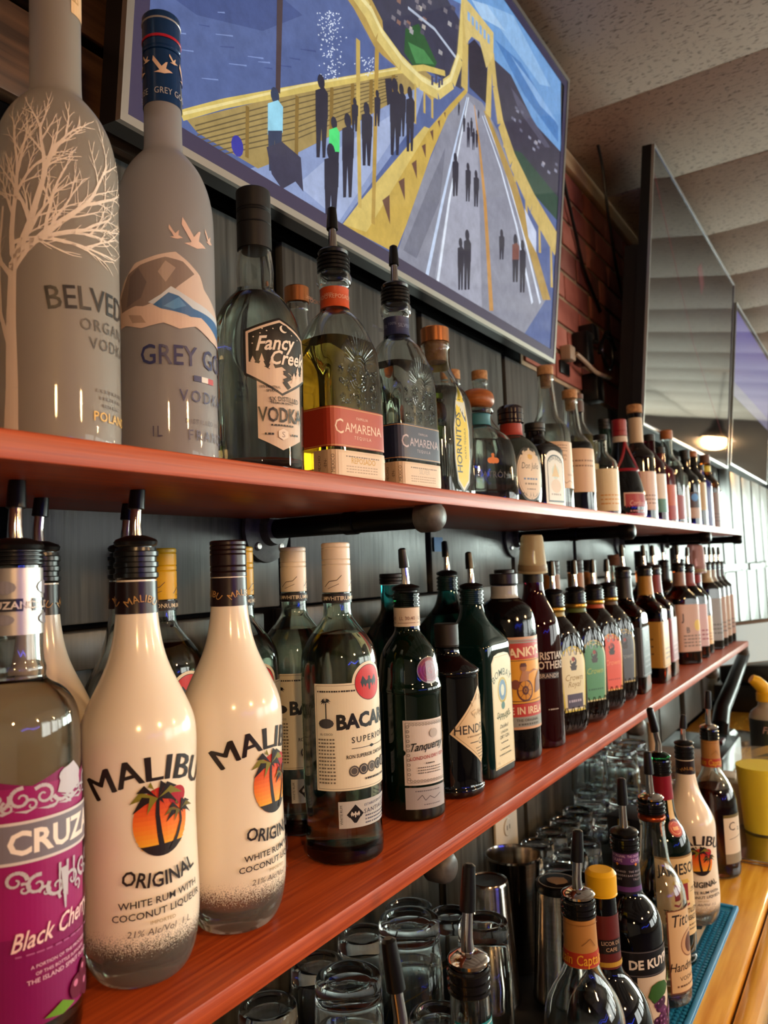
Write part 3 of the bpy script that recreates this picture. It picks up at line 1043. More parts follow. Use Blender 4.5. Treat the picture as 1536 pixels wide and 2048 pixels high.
('p', 'dfe8fa', '0.337,0.238 0.34,0.239 0.339,0.237 0.337,0.237'),
('p', 'dfe8fa', '0.309,0.287 0.312,0.287 0.311,0.285 0.309,0.285'),
('p', 'dfe8fa', '0.329,0.219 0.331,0.22 0.331,0.218 0.329,0.217'),
('p', 'dfe8fa', '0.354,0.233 0.356,0.233 0.356,0.232 0.353,0.231'),
('p', 'dfe8fa', '0.319,0.229 0.322,0.229 0.321,0.227 0.319,0.227'),
('p', 'dfe8fa', '0.344,0.24 0.346,0.241 0.346,0.239 0.344,0.239'),
('p', 'dfe8fa', '0.361,0.249 0.364,0.25 0.363,0.248 0.361,0.248'),
('p', 'dfe8fa', '0.354,0.256 0.357,0.257 0.356,0.255 0.354,0.254'),
('p', 'dfe8fa', '0.324,0.298 0.327,0.298 0.326,0.296 0.324,0.296'),
('p', 'dfe8fa', '0.299,0.286 0.301,0.287 0.301,0.285 0.299,0.284'),
('p', 'dfe8fa', '0.335,0.227 0.337,0.227 0.337,0.225 0.335,0.225'),
('p', 'dfe8fa', '0.364,0.252 0.367,0.253 0.366,0.251 0.364,0.251'),
('p', 'dfe8fa', '0.337,0.299 0.339,0.3 0.339,0.298 0.336,0.298'),
('p', 'dfe8fa', '0.315,0.269 0.317,0.27 0.316,0.268 0.314,0.267'),
('p', 'dfe8fa', '0.347,0.306 0.349,0.307 0.349,0.305 0.347,0.304'),
('p', 'dfe8fa', '0.34,0.31 0.343,0.311 0.342,0.309 0.34,0.309'),
('p', 'dfe8fa', '0.325,0.273 0.328,0.274 0.327,0.272 0.325,0.271'),
('p', 'dfe8fa', '0.328,0.284 0.33,0.285 0.33,0.283 0.328,0.282'),
('p', 'dfe8fa', '0.332,0.244 0.335,0.245 0.334,0.243 0.332,0.243'),
('p', 'dfe8fa', '0.355,0.299 0.358,0.3 0.357,0.298 0.355,0.297'),
('p', 'dfe8fa', '0.32,0.299 0.322,0.3 0.322,0.298 0.319,0.297'),
('p', 'dfe8fa', '0.304,0.289 0.307,0.29 0.306,0.288 0.304,0.288'),
('p', 'dfe8fa', '0.331,0.22 0.333,0.221 0.333,0.219 0.331,0.218'),
('p', 'dfe8fa', '0.335,0.264 0.337,0.265 0.337,0.263 0.334,0.263'),
('p', 'dfe8fa', '0.331,0.303 0.333,0.303 0.333,0.302 0.331,0.301'),
('p', 'dfe8fa', '0.326,0.256 0.328,0.256 0.327,0.255 0.325,0.254'),
('p', 'dfe8fa', '0.318,0.239 0.321,0.24 0.32,0.238 0.318,0.238'),
('p', 'dfe8fa', '0.345,0.227 0.347,0.228 0.347,0.226 0.344,0.225'),
('p', 'dfe8fa', '0.328,0.247 0.331,0.248 0.33,0.246 0.328,0.245'),
('p', 'dfe8fa', '0.353,0.278 0.355,0.279 0.355,0.277 0.353,0.277'),
('p', 'dfe8fa', '0.329,0.23 0.331,0.231 0.331,0.229 0.328,0.229'),
('p', 'dfe8fa', '0.324,0.24 0.327,0.241 0.326,0.239 0.324,0.239'),
('p', 'dfe8fa', '0.346,0.262 0.349,0.263 0.348,0.261 0.346,0.261'),
('p', 'dfe8fa', '0.349,0.271 0.352,0.272 0.351,0.27 0.349,0.27'),
('p', 'dfe8fa', '0.318,0.242 0.32,0.242 0.32,0.241 0.317,0.24'),
('p', 'dfe8fa', '0.331,0.272 0.333,0.273 0.333,0.271 0.33,0.271'),
('p', 'dfe8fa', '0.34,0.219 0.343,0.22 0.342,0.218 0.34,0.218'),
('p', 'dfe8fa', '0.337,0.276 0.339,0.276 0.339,0.275 0.336,0.274'),
('p', 'dfe8fa', '0.316,0.295 0.319,0.295 0.318,0.293 0.316,0.293'),
('p', 'dfe8fa', '0.309,0.284 0.311,0.284 0.311,0.283 0.309,0.282'),
('p', 'dfe8fa', '0.324,0.215 0.326,0.216 0.326,0.214 0.323,0.214'),
('p', 'dfe8fa', '0.324,0.301 0.327,0.301 0.326,0.3 0.324,0.299'),
('p', 'dfe8fa', '0.329,0.277 0.331,0.278 0.331,0.276 0.328,0.276'),
('p', 'dfe8fa', '0.311,0.25 0.314,0.25 0.313,0.248 0.311,0.248'),
('p', 'dfe8fa', '0.352,0.241 0.355,0.241 0.354,0.24 0.352,0.239'),
('p', 'dfe8fa', '0.316,0.276 0.319,0.276 0.318,0.275 0.316,0.274'),
('p', 'dfe8fa', '0.325,0.296 0.327,0.297 0.327,0.295 0.324,0.294'),
('p', 'dfe8fa', '0.345,0.312 0.347,0.313 0.347,0.311 0.344,0.31'),
('p', 'dfe8fa', '0.32,0.262 0.322,0.262 0.322,0.261 0.32,0.26'),
('p', 'dfe8fa', '0.354,0.258 0.356,0.258 0.356,0.256 0.353,0.256'),
('p', 'dfe8fa', '0.309,0.22 0.311,0.221 0.311,0.219 0.309,0.219'),
('p', 'dfe8fa', '0.33,0.229 0.333,0.229 0.332,0.228 0.33,0.227'),
('p', 'dfe8fa', '0.329,0.293 0.331,0.293 0.331,0.292 0.328,0.291'),
('p', 'dfe8fa', '0.32,0.281 0.322,0.281 0.322,0.28 0.319,0.279'),
('p', 'dfe8fa', '0.328,0.279 0.33,0.279 0.33,0.278 0.327,0.277'),
('p', 'dfe8fa', '0.328,0.228 0.33,0.229 0.33,0.227 0.328,0.226'),
('p', 'dfe8fa', '0.314,0.258 0.316,0.259 0.316,0.257 0.313,0.256'),
('p', 'dfe8fa', '0.337,0.237 0.339,0.238 0.339,0.236 0.336,0.235'),
('p', 'dfe8fa', '0.345,0.292 0.347,0.292 0.347,0.291 0.344,0.29'),
('p', 'dfe8fa', '0.345,0.227 0.348,0.227 0.347,0.226 0.345,0.225'),
('p', 'dfe8fa', '0.335,0.279 0.337,0.28 0.337,0.278 0.334,0.278'),
('p', 'dfe8fa', '0.333,0.249 0.335,0.25 0.335,0.248 0.333,0.248'),
('p', 'dfe8fa', '0.327,0.303 0.329,0.304 0.329,0.302 0.326,0.301'),
('p', 'dfe8fa', '0.316,0.237 0.318,0.238 0.317,0.236 0.315,0.235'),
('p', 'dfe8fa', '0.365,0.29 0.367,0.291 0.367,0.289 0.364,0.288'),
('p', 'dfe8fa', '0.309,0.265 0.311,0.265 0.311,0.264 0.309,0.263'),
('p', 'dfe8fa', '0.34,0.259 0.342,0.26 0.342,0.258 0.339,0.257'),
('p', 'dfe8fa', '0.333,0.269 0.335,0.27 0.335,0.268 0.333,0.267'),
('p', 'dfe8fa', '0.326,0.289 0.328,0.29 0.327,0.288 0.325,0.287'),
('p', 'dfe8fa', '0.336,0.295 0.338,0.296 0.338,0.294 0.336,0.294'),
('p', 'dfe8fa', '0.342,0.29 0.344,0.29 0.343,0.289 0.341,0.288'),
('p', 'dfe8fa', '0.336,0.254 0.338,0.254 0.337,0.253 0.335,0.252'),
('p', 'dfe8fa', '0.333,0.283 0.336,0.284 0.335,0.282 0.333,0.282'),
('p', 'dfe8fa', '0.344,0.223 0.347,0.223 0.346,0.222 0.344,0.221'),
('p', 'dfe8fa', '0.331,0.252 0.334,0.253 0.333,0.251 0.331,0.251'),
('p', 'dfe8fa', '0.324,0.285 0.326,0.285 0.326,0.284 0.323,0.283'),
('p', 'dfe8fa', '0.318,0.266 0.32,0.267 0.32,0.265 0.317,0.264'),
('p', 'dfe8fa', '0.35,0.224 0.352,0.225 0.352,0.223 0.35,0.222'),
('p', 'dfe8fa', '0.332,0.272 0.334,0.273 0.334,0.271 0.332,0.27'),
('p', 'dfe8fa', '0.335,0.26 0.338,0.26 0.337,0.259 0.335,0.258'),
('p', 'dfe8fa', '0.306,0.274 0.308,0.274 0.307,0.273 0.305,0.272'),
('p', 'dfe8fa', '0.327,0.267 0.329,0.268 0.329,0.266 0.326,0.266'),
('p', 'dfe8fa', '0.336,0.299 0.338,0.299 0.337,0.298 0.335,0.297'),
('p', 'dfe8fa', '0.334,0.292 0.336,0.293 0.335,0.291 0.333,0.291'),
('p', 'dfe8fa', '0.317,0.265 0.32,0.266 0.319,0.264 0.317,0.264'),
('p', 'dfe8fa', '0.355,0.248 0.357,0.249 0.357,0.247 0.354,0.247'),
('p', 'dfe8fa', '0.344,0.286 0.346,0.286 0.346,0.285 0.343,0.284'),
('p', 'dfe8fa', '0.333,0.257 0.335,0.257 0.335,0.255 0.333,0.255'),
('p', 'dfe8fa', '0.339,0.237 0.341,0.237 0.341,0.236 0.338,0.235'),
('p', 'dfe8fa', '0.314,0.259 0.317,0.26 0.316,0.258 0.314,0.258'),
('p', 'dfe8fa', '0.337,0.284 0.339,0.285 0.338,0.283 0.336,0.283'),
('p', 'dfe8fa', '0.332,0.29 0.334,0.291 0.334,0.289 0.331,0.289'),
('p', 'dfe8fa', '0.349,0.309 0.351,0.31 0.351,0.308 0.348,0.307'),
('p', 'dfe8fa', '0.339,0.309 0.342,0.31 0.341,0.308 0.339,0.307'),
('p', 'dfe8fa', '0.318,0.268 0.321,0.269 0.32,0.267 0.318,0.267'),
('p', 'dfe8fa', '0.31,0.273 0.312,0.274 0.312,0.272 0.31,0.272'),
('p', 'dfe8fa', '0.329,0.278 0.331,0.278 0.331,0.277 0.328,0.276'),
('p', 'dfe8fa', '0.337,0.225 0.339,0.225 0.339,0.223 0.336,0.223'),
('p', 'dfe8fa', '0.349,0.246 0.352,0.247 0.351,0.245 0.349,0.245'),
('p', 'dfe8fa', '0.352,0.248 0.355,0.248 0.354,0.247 0.352,0.246'),
('p', 'dfe8fa', '0.321,0.295 0.323,0.296 0.323,0.294 0.321,0.294'),
('p', 'dfe8fa', '0.342,0.222 0.344,0.223 0.344,0.221 0.341,0.22'),
('p', 'dfe8fa', '0.33,0.279 0.332,0.28 0.332,0.278 0.329,0.277'),
('p', 'dfe8fa', '0.337,0.242 0.339,0.243 0.339,0.241 0.336,0.241'),
('p', 'dfe8fa', '0.355,0.264 0.357,0.265 0.357,0.263 0.354,0.263'),
('p', 'dfe8fa', '0.301,0.272 0.304,0.272 0.303,0.27 0.301,0.27'),
('p', 'dfe8fa', '0.312,0.271 0.315,0.272 0.314,0.27 0.312,0.27'),
('p', 'dfe8fa', '0.332,0.29 0.334,0.291 0.333,0.289 0.331,0.288'),
('p', 'dfe8fa', '0.344,0.229 0.347,0.23 0.346,0.228 0.344,0.228'),
('p', 'dfe8fa', '0.326,0.281 0.328,0.282 0.328,0.28 0.326,0.279'),
('p', 'dfe8fa', '0.328,0.211 0.33,0.212 0.33,0.21 0.327,0.21'),
('p', 'dfe8fa', '0.326,0.28 0.328,0.28 0.328,0.279 0.325,0.278'),
('p', 'dfe8fa', '0.416,0.264 0.418,0.265 0.418,0.263 0.415,0.262'),
('p', 'dfe8fa', '0.406,0.279 0.408,0.28 0.408,0.278 0.405,0.277'),
('p', 'dfe8fa', '0.412,0.277 0.415,0.278 0.414,0.276 0.412,0.275'),
('p', 'dfe8fa', '0.41,0.282 0.413,0.283 0.412,0.281 0.41,0.28'),
('p', 'dfe8fa', '0.432,0.297 0.435,0.298 0.435,0.296 0.432,0.295'),
('p', 'dfe8fa', '0.411,0.282 0.413,0.283 0.413,0.281 0.41,0.28'),
('p', 'dfe8fa', '0.434,0.279 0.436,0.28 0.436,0.278 0.433,0.277'),
('p', 'dfe8fa', '0.425,0.276 0.428,0.276 0.427,0.274 0.424,0.274'),
('p', 'dfe8fa', '0.43,0.294 0.433,0.294 0.432,0.293 0.429,0.292'),
('p', 'dfe8fa', '0.418,0.274 0.421,0.275 0.421,0.273 0.418,0.272'),
('p', 'dfe8fa', '0.41,0.275 0.413,0.275 0.412,0.273 0.41,0.273'),
('p', 'dfe8fa', '0.433,0.284 0.436,0.285 0.435,0.283 0.432,0.282'),
('p', 'dfe8fa', '0.423,0.271 0.426,0.272 0.426,0.27 0.423,0.269'),
('p', 'dfe8fa', '0.423,0.286 0.426,0.287 0.426,0.285 0.423,0.284'),
('p', 'dfe8fa', '0.415,0.282 0.417,0.283 0.417,0.281 0.414,0.28'),
('p', 'dfe8fa', '0.431,0.292 0.434,0.292 0.434,0.291 0.431,0.29'),
('p', 'dfe8fa', '0.403,0.282 0.406,0.283 0.405,0.281 0.403,0.28'),
('p', 'dfe8fa', '0.414,0.27 0.416,0.27 0.416,0.268 0.413,0.268'),
('p', 'dfe8fa', '0.428,0.283 0.43,0.284 0.43,0.282 0.427,0.282'),
('p', 'dfe8fa', '0.425,0.281 0.428,0.281 0.428,0.28 0.425,0.279'),
('p', 'dfe8fa', '0.407,0.279 0.41,0.28 0.409,0.278 0.406,0.277'),
('p', 'dfe8fa', '0.413,0.28 0.416,0.281 0.416,0.279 0.413,0.278'),
('p', 'dfe8fa', '0.43,0.289 0.433,0.29 0.433,0.288 0.43,0.288'),
('p', 'dfe8fa', '0.421,0.291 0.423,0.292 0.423,0.29 0.42,0.289'),
('p', 'dfe8fa', '0.426,0.29 0.428,0.29 0.428,0.289 0.425,0.288'),
('p', 'dfe8fa', '0.421,0.265 0.424,0.266 0.423,0.264 0.421,0.263'),
('p', 'dfe8fa', '0.421,0.283 0.424,0.283 0.423,0.281 0.421,0.281'),
('p', 'dfe8fa', '0.421,0.267 0.423,0.268 0.423,0.266 0.42,0.265'),
('p', 'dfe8fa', '0.431,0.274 0.434,0.274 0.433,0.272 0.43,0.272'),
('p', 'dfe8fa', '0.399,0.279 0.401,0.28 0.401,0.278 0.398,0.277'),
('p', '8d8f9f', '0.725,0.392 0.79,0.405 0.864,0.384 0.992,0.297 1.15,0.129 0.992,-0.019 0.653,-0.009 0.525,0.032 0.596,0.19 0.664,0.32'),
('p', 'a3a5b6', '0.738,0.384 0.771,0.381 0.837,0.013 0.711,-0.009 0.649,0.034 0.701,0.262'),
('p', '77798a', '0.615,0.18 0.661,0.263 0.653,0.168 0.586,0.045 0.544,0.045'),
('l', 'c9d9f4', '0.73,0.385 0.698,0.289 0.662,0.171 0.619,0.016', 0.003, 0.0103),
('l', 'e3ecfb', '0.736,0.388 0.712,0.295 0.685,0.18 0.656,0.008', 0.003, 0.009),
('l', 'c48f4e', '0.759,0.385 0.789,0.32 0.822,0.233 0.876,0.034', 0.0031, 0.0187),
('l', 'dfe8fa', '0.793,0.381 0.884,0.319 0.973,0.235 1.076,0.103', 0.0022, 0.0116),
('l', 'dfe8fa', '0.802,0.386 0.902,0.327 0.999,0.244 1.12,0.115', 0.0022, 0.0106),
('p', 'b49352', '0.797,0.394 0.814,0.397 0.962,0.319 1.181,0.139 1.134,0.126 0.938,0.298'),
('l', 'cdb26a', '0.821,0.517 0.84,0.46 0.873,0.404 0.937,0.358 1.048,0.313 1.2,0.272', 0.0133, 0.0555),
('l', 'c9ad66', '0.885,0.409 0.896,0.366', 0.0071, 0.0108),
('l', 'c9ad66', '0.943,0.365 0.954,0.321', 0.0076, 0.0115),
('l', 'c9ad66', '1.007,0.343 1.023,0.27', 0.0081, 0.0123),
('l', 'c9ad66', '1.085,0.316 1.104,0.223', 0.0087, 0.0134),
('l', 'c9ad66', '1.16,0.289 1.184,0.169', 0.0094, 0.0145),
('p', 'c9d2ea', '1.008,0.287 1.077,0.26 1.083,0.216 1.036,0.235'),
('p', 'c9a850', '0.381,0.027 0.448,0.097 0.671,0.344 0.724,0.399 0.729,0.393 0.664,0.32 0.614,0.229 0.548,0.085 0.521,0.033 0.413,0.029'),
('p', 'd9bf6d', '0.381,0.029 0.422,0.079 0.588,0.266 0.605,0.27 0.44,0.038'),
('p', '6d4a3c', '0.477,0.1 0.496,0.116 0.502,0.072'),
('p', '6d4a3c', '0.519,0.146 0.536,0.159 0.541,0.124'),
('p', '6d4a3c', '0.555,0.19 0.569,0.202 0.574,0.172'),
('p', '6d4a3c', '0.583,0.231 0.595,0.24 0.598,0.217'),
('p', '6d4a3c', '0.607,0.266 0.617,0.274 0.619,0.255'),
('p', '6d4a3c', '0.63,0.294 0.637,0.3 0.639,0.286'),
('p', '6d4a3c', '0.649,0.318 0.655,0.322 0.656,0.312'),
('l', 'c9ac5e', '0.393,0.302 0.402,0.21 0.42,0.067', 0.0101, 0.0091),
('l', 'b8964a', '0.441,0.317 0.447,0.217 0.456,0.056', 0.0108, 0.0097),
('p', 'b99a55', '0.345,0.346 0.406,0.384 0.451,0.363 0.456,0.346 0.556,0.329 0.621,0.335 0.609,0.318 0.565,0.321 0.456,0.313 0.434,0.314 0.378,0.339'),
('l', 'dcc577', '0.375,0.365 0.413,0.356 0.442,0.34 0.507,0.329 0.564,0.329 0.625,0.342 0.672,0.384 0.696,0.439 0.699,0.498 0.7,0.555', 0.0282, 0.0211),
('l', 'efe0a0', '0.382,0.365 0.422,0.362 0.453,0.346 0.514,0.335 0.572,0.337 0.624,0.348 0.667,0.386 0.69,0.441', 0.0074, 0.0075),
('l', 'c9ac5e', '0.553,0.319 0.559,0.257', 0.0063, 0.0064),
('l', 'c9ac5e', '0.582,0.321 0.586,0.287', 0.0066, 0.0067),
('l', 'c9ac5e', '0.608,0.325 0.612,0.291', 0.0068, 0.0068),
('p', '2d2a3a', '0.722,0.477 0.746,0.5 0.779,0.499 0.802,0.481 0.813,0.411 0.736,0.407'),
('l', 'cfb469', '0.701,0.546 0.713,0.477 0.718,0.394', 0.0173, 0.0254),
('l', 'cfb469', '0.812,0.552 0.814,0.473 0.817,0.393', 0.0153, 0.0241),
('p', 'd8c07a', '0.696,0.548 0.719,0.552 0.821,0.555 0.826,0.512 0.799,0.475 0.767,0.507 0.735,0.499 0.715,0.474 0.7,0.517'),
('p', '8fb4dd', '0.714,0.534 0.724,0.535 0.726,0.52 0.716,0.519'),
('p', '8fb4dd', '0.73,0.535 0.74,0.536 0.741,0.521 0.732,0.52'),
('p', '8fb4dd', '0.746,0.537 0.756,0.537 0.758,0.522 0.748,0.521'),
('p', '8fb4dd', '0.762,0.538 0.772,0.538 0.774,0.523 0.764,0.522'),
('p', '8fb4dd', '0.779,0.539 0.789,0.54 0.791,0.524 0.781,0.523'),
('p', '8fb4dd', '0.796,0.54 0.806,0.541 0.808,0.525 0.798,0.524'),
('c', '35405c', '0.226,0.137', 0.0083),
('p', '9ad7ee', '0.214,0.121 0.232,0.134 0.242,0.13 0.244,0.098 0.217,0.083'),
('p', '35405c', '0.217,0.088 0.243,0.1 0.243,0.048 0.236,0.045 0.23,0.082 0.23,0.043 0.223,0.04'),
('p', '3f3d52', '0.216,0.067 0.244,0.086 0.282,0.082 0.291,0.04 0.274,0.047 0.249,0.027 0.228,0.038'),
('c', '3b3aa0', '0.166,0.046', 0.0103),
('c', '2b2a3c', '0.315,0.2', 0.0081),
('p', '2b2a3c', '0.304,0.183 0.322,0.196 0.331,0.192 0.334,0.158 0.308,0.142'),
('p', '2b2a3c', '0.308,0.148 0.333,0.159 0.333,0.104 0.327,0.101 0.321,0.14 0.321,0.099 0.314,0.096'),
('c', '2b2a3c', '0.348,0.159', 0.0073),
('p', '4fe07a', '0.338,0.145 0.354,0.156 0.362,0.152 0.364,0.124 0.341,0.111'),
('p', '2b2a3c', '0.341,0.116 0.363,0.125 0.364,0.079 0.358,0.077 0.353,0.11 0.353,0.075 0.347,0.073'),
('c', '2b2a3c', '0.345,0.117', 0.0098),
('p', '2b2a3c', '0.331,0.101 0.352,0.114 0.364,0.11 0.366,0.076 0.335,0.061'),
('p', '2b2a3c', '0.335,0.066 0.365,0.078 0.364,0.023 0.356,0.021 0.35,0.059 0.35,0.018 0.342,0.015'),
('c', '2b2a3c', '0.379,0.177', 0.0086),
('p', '2b2a3c', '0.367,0.16 0.385,0.173 0.396,0.168 0.398,0.131 0.371,0.116'),
('p', '2b2a3c', '0.371,0.122 0.397,0.133 0.398,0.074 0.391,0.071 0.384,0.114 0.385,0.069 0.378,0.066'),
('c', '2b2a3c', '0.423,0.215', 0.0081),
('p', '2b2a3c', '0.411,0.201 0.429,0.213 0.439,0.21 0.441,0.182 0.415,0.167'),
('p', '2b2a3c', '0.415,0.172 0.44,0.183 0.44,0.137 0.433,0.135 0.427,0.167 0.428,0.133 0.421,0.13'),
('c', '2b2a3c', '0.494,0.286', 0.0094),
('p', '2b2a3c', '0.481,0.268 0.502,0.283 0.513,0.279 0.516,0.243 0.486,0.225'),
('p', '2b2a3c', '0.486,0.231 0.515,0.245 0.515,0.186 0.508,0.183 0.501,0.224 0.501,0.18 0.493,0.177'),
('c', '2b2a3c', '0.538,0.297', 0.0078),
('p', '2b2a3c', '0.528,0.281 0.545,0.294 0.554,0.29 0.557,0.259 0.531,0.244'),
('p', '2b2a3c', '0.532,0.249 0.555,0.261 0.556,0.21 0.55,0.208 0.544,0.243 0.545,0.205 0.538,0.202'),
('c', '2b2a3c', '0.513,0.29', 0.0072),
('p', '2b2a3c', '0.504,0.277 0.519,0.288 0.527,0.285 0.529,0.261 0.507,0.247'),
('p', '2b2a3c', '0.507,0.251 0.528,0.262 0.528,0.222 0.523,0.219 0.518,0.247 0.518,0.217 0.512,0.214'),
('c', '2b2a3c', '0.448,0.25', 0.0049),
('p', '2b2a3c', '0.441,0.241 0.451,0.248 0.457,0.247 0.458,0.231 0.443,0.222'),
('p', '2b2a3c', '0.443,0.224 0.458,0.232 0.458,0.205 0.454,0.204 0.45,0.222 0.45,0.202 0.446,0.2'),
('c', '2b2a3c', '0.393,0.211', 0.0046),
('p', '2b2a3c', '0.386,0.203 0.396,0.21 0.402,0.209 0.403,0.195 0.388,0.186'),
('p', '2b2a3c', '0.388,0.189 0.402,0.195 0.402,0.172 0.398,0.17 0.395,0.186 0.395,0.169 0.391,0.167'),
('p', '2b2a3c', '0.466,0.282 0.484,0.292 0.491,0.258 0.476,0.246'),
('c', '2b2a3c', '0.698,0.261', 0.0069),
('p', '2b2a3c', '0.688,0.249 0.703,0.259 0.711,0.256 0.713,0.233 0.691,0.222'),
('p', '2b2a3c', '0.691,0.226 0.713,0.234 0.713,0.198 0.707,0.196 0.702,0.221 0.703,0.194 0.697,0.191'),
('c', '2b2a3c', '0.747,0.265', 0.0062),
('p', '2b2a3c', '0.738,0.255 0.751,0.263 0.759,0.261 0.761,0.239 0.741,0.229'),
('p', '2b2a3c', '0.741,0.233 0.76,0.24 0.76,0.206 0.755,0.204 0.751,0.229 0.751,0.203 0.746,0.201'),
('c', '2b2a3c', '0.78,0.265', 0.0064),
('p', '2b2a3c', '0.771,0.255 0.785,0.263 0.793,0.261 0.795,0.241 0.774,0.231'),
('p', '2b2a3c', '0.774,0.234 0.794,0.242 0.794,0.209 0.789,0.207 0.784,0.23 0.785,0.206 0.779,0.204'),
('c', '2b2a3c', '0.758,0.143', 0.0086),
('p', '2b2a3c', '0.746,0.128 0.764,0.139 0.775,0.133 0.778,0.1 0.751,0.088'),
('p', '2b2a3c', '0.751,0.093 0.777,0.101 0.778,0.048 0.771,0.046 0.764,0.085 0.766,0.044 0.758,0.042'),
('c', '2b2a3c', '0.734,0.121', 0.0072),
('p', '2b2a3c', '0.724,0.108 0.74,0.117 0.748,0.113 0.751,0.084 0.728,0.074'),
('p', '2b2a3c', '0.728,0.079 0.75,0.086 0.751,0.04 0.746,0.038 0.74,0.071 0.741,0.037 0.735,0.035'),
('c', '2b2a3c', '0.903,0.196', 0.0074),
('p', '2b2a3c', '0.892,0.187 0.909,0.195 0.917,0.193 0.919,0.176 0.895,0.166'),
('p', '2b2a3c', '0.895,0.169 0.918,0.177 0.917,0.148 0.911,0.147 0.907,0.166 0.906,0.145 0.9,0.143'),
('c', '2b2a3c', '1.007,0.207', 0.0098),
('p', '2b2a3c', '0.994,0.192 1.015,0.203 1.026,0.198 1.03,0.165 0.999,0.152'),
('p', '2b2a3c', '0.999,0.158 1.029,0.167 1.03,0.114 1.022,0.111 1.014,0.15 1.016,0.11 1.007,0.107'),
('c', '2b2a3c', '0.722,0.346', 0.0027),
('p', '2b2a3c', '0.718,0.341 0.724,0.345 0.727,0.344 0.728,0.335 0.719,0.33'),
('p', '2b2a3c', '0.719,0.332 0.727,0.336 0.728,0.321 0.725,0.32 0.723,0.33 0.724,0.319 0.721,0.318'),
('c', '2b2a3c', '0.739,0.339', 0.004),
('p', '2b2a3c', '0.734,0.332 0.742,0.337 0.747,0.336 0.748,0.323 0.736,0.316'),
('p', '2b2a3c', '0.736,0.318 0.748,0.323 0.748,0.301 0.745,0.3 0.742,0.315 0.742,0.299 0.739,0.297'),
('c', '2b2a3c', '0.761,0.339', 0.0034),
('p', '2b2a3c', '0.756,0.333 0.763,0.338 0.767,0.337 0.768,0.324 0.757,0.318'),
('p', '2b2a3c', '0.757,0.32 0.768,0.325 0.768,0.305 0.766,0.304 0.763,0.318 0.763,0.303 0.76,0.302'),
('c', '2b2a3c', '0.75,0.354', 0.0029),
('p', '2b2a3c', '0.746,0.349 0.752,0.353 0.756,0.352 0.757,0.341 0.748,0.336'),
('p', '2b2a3c', '0.748,0.338 0.756,0.342 0.757,0.325 0.754,0.324 0.752,0.336 0.753,0.323 0.75,0.322'),
('c', '2b2a3c', '0.773,0.341', 0.003),
('p', '2b2a3c', '0.769,0.336 0.776,0.34 0.779,0.339 0.78,0.33 0.771,0.325'),
('p', '2b2a3c', '0.771,0.326 0.78,0.33 0.78,0.315 0.777,0.314 0.775,0.325 0.776,0.314 0.773,0.312'),
('c', '2b2a3c', '0.7,0.359', 0.0021),
('p', '2b2a3c', '0.697,0.355 0.701,0.358 0.704,0.358 0.705,0.351 0.698,0.347'),
('p', '2b2a3c', '0.698,0.348 0.704,0.351 0.704,0.339 0.703,0.338 0.701,0.346 0.701,0.338 0.699,0.337'),
('c', '2b2a3c', '0.776,0.382', 0.0018),
('p', '2b2a3c', '0.774,0.38 0.778,0.382 0.78,0.382 0.78,0.377 0.774,0.374'),
('p', '2b2a3c', '0.774,0.375 0.78,0.378 0.78,0.37 0.778,0.369 0.777,0.374 0.777,0.369 0.776,0.368'),
('c', '2b2a3c', '0.97,0.206', 0.0102),
('p', '7c4a44', '0.956,0.192 0.978,0.203 0.99,0.2 0.993,0.171 0.96,0.157'),
('p', '2b2a3c', '0.96,0.162 0.991,0.172 0.992,0.125 0.983,0.122 0.976,0.156 0.977,0.12 0.968,0.118'),
('p', '4a4a66', '0.6,0.356 0.607,0.36 0.609,0.345 0.602,0.342'),
('p', '4a4a66', '0.613,0.365 0.62,0.369 0.621,0.354 0.614,0.351'),
('p', '4a4a66', '0.624,0.364 0.631,0.368 0.632,0.353 0.625,0.349'),
('p', '4a4a66', '0.632,0.373 0.639,0.377 0.641,0.362 0.634,0.358'),
]

d = Dec()
for q in PIC:
    pts = [tuple(float(v) for v in s.split(',')) for s in q[2].split()]
    if q[0] == 'p':
        d.poly(pts, q[1])
    elif q[0] == 'l':
        d.line(pts, q[3], q[1], q[4])
    else:
        d.circ(pts[0][0], pts[0][1], q[3], q[1], ry=q[3] * 1.2, n=12)
K1 = 0.029
d.it = [([c for c in (clip_rect(p, K1, K1, 1.225 - K1, 0.672 - K1) for p in polys) if c], c_) for polys, c_ in d.it]
lay('bridge_picture', d, f1, M_PICT, sc1, base=0.001, eps=0.000004)
t2, sc2, f2 = tv('thin black television with a dark screen mirroring the ceiling, middle of the three', 2.13, 0.53, 1.925, 1.345, 0.775, 0.10, 0.004, M_SCR, edge=0.005, back=(0.02, 0.98, 0.0, 0.66))
d = Dec()
d.line([(0.02, 0.70), (0.6, 0.36), (1.2, 0.12)], 0.003, '8a3038')
d.poly([(0.62, 0.62), (0.68, 0.66), (0.74, 0.60), (0.70, 0.55)], '6e3038')
lay('dim_picture', d, f2, print_mat('dim_picture', 0.1, emit=0.5), sc2, base=0.0012)
t3, sc3, f3 = tv('farthest television with a violet picture at the right', 3.56, 0.53, 1.95, 1.2, 0.70, 0.10, 0.004, M_SCR, edge=0.005)
d = Dec()
d.rect(0.02, 0.36, 1.17, 0.67, '6a63b0')
d.rect(0.02, 0.30, 1.17, 0.36, '8c88a8')
lay('violet_picture', d, f3, print_mat('violet_picture', 0.1, emit=0.55), sc3, base=0.0012)

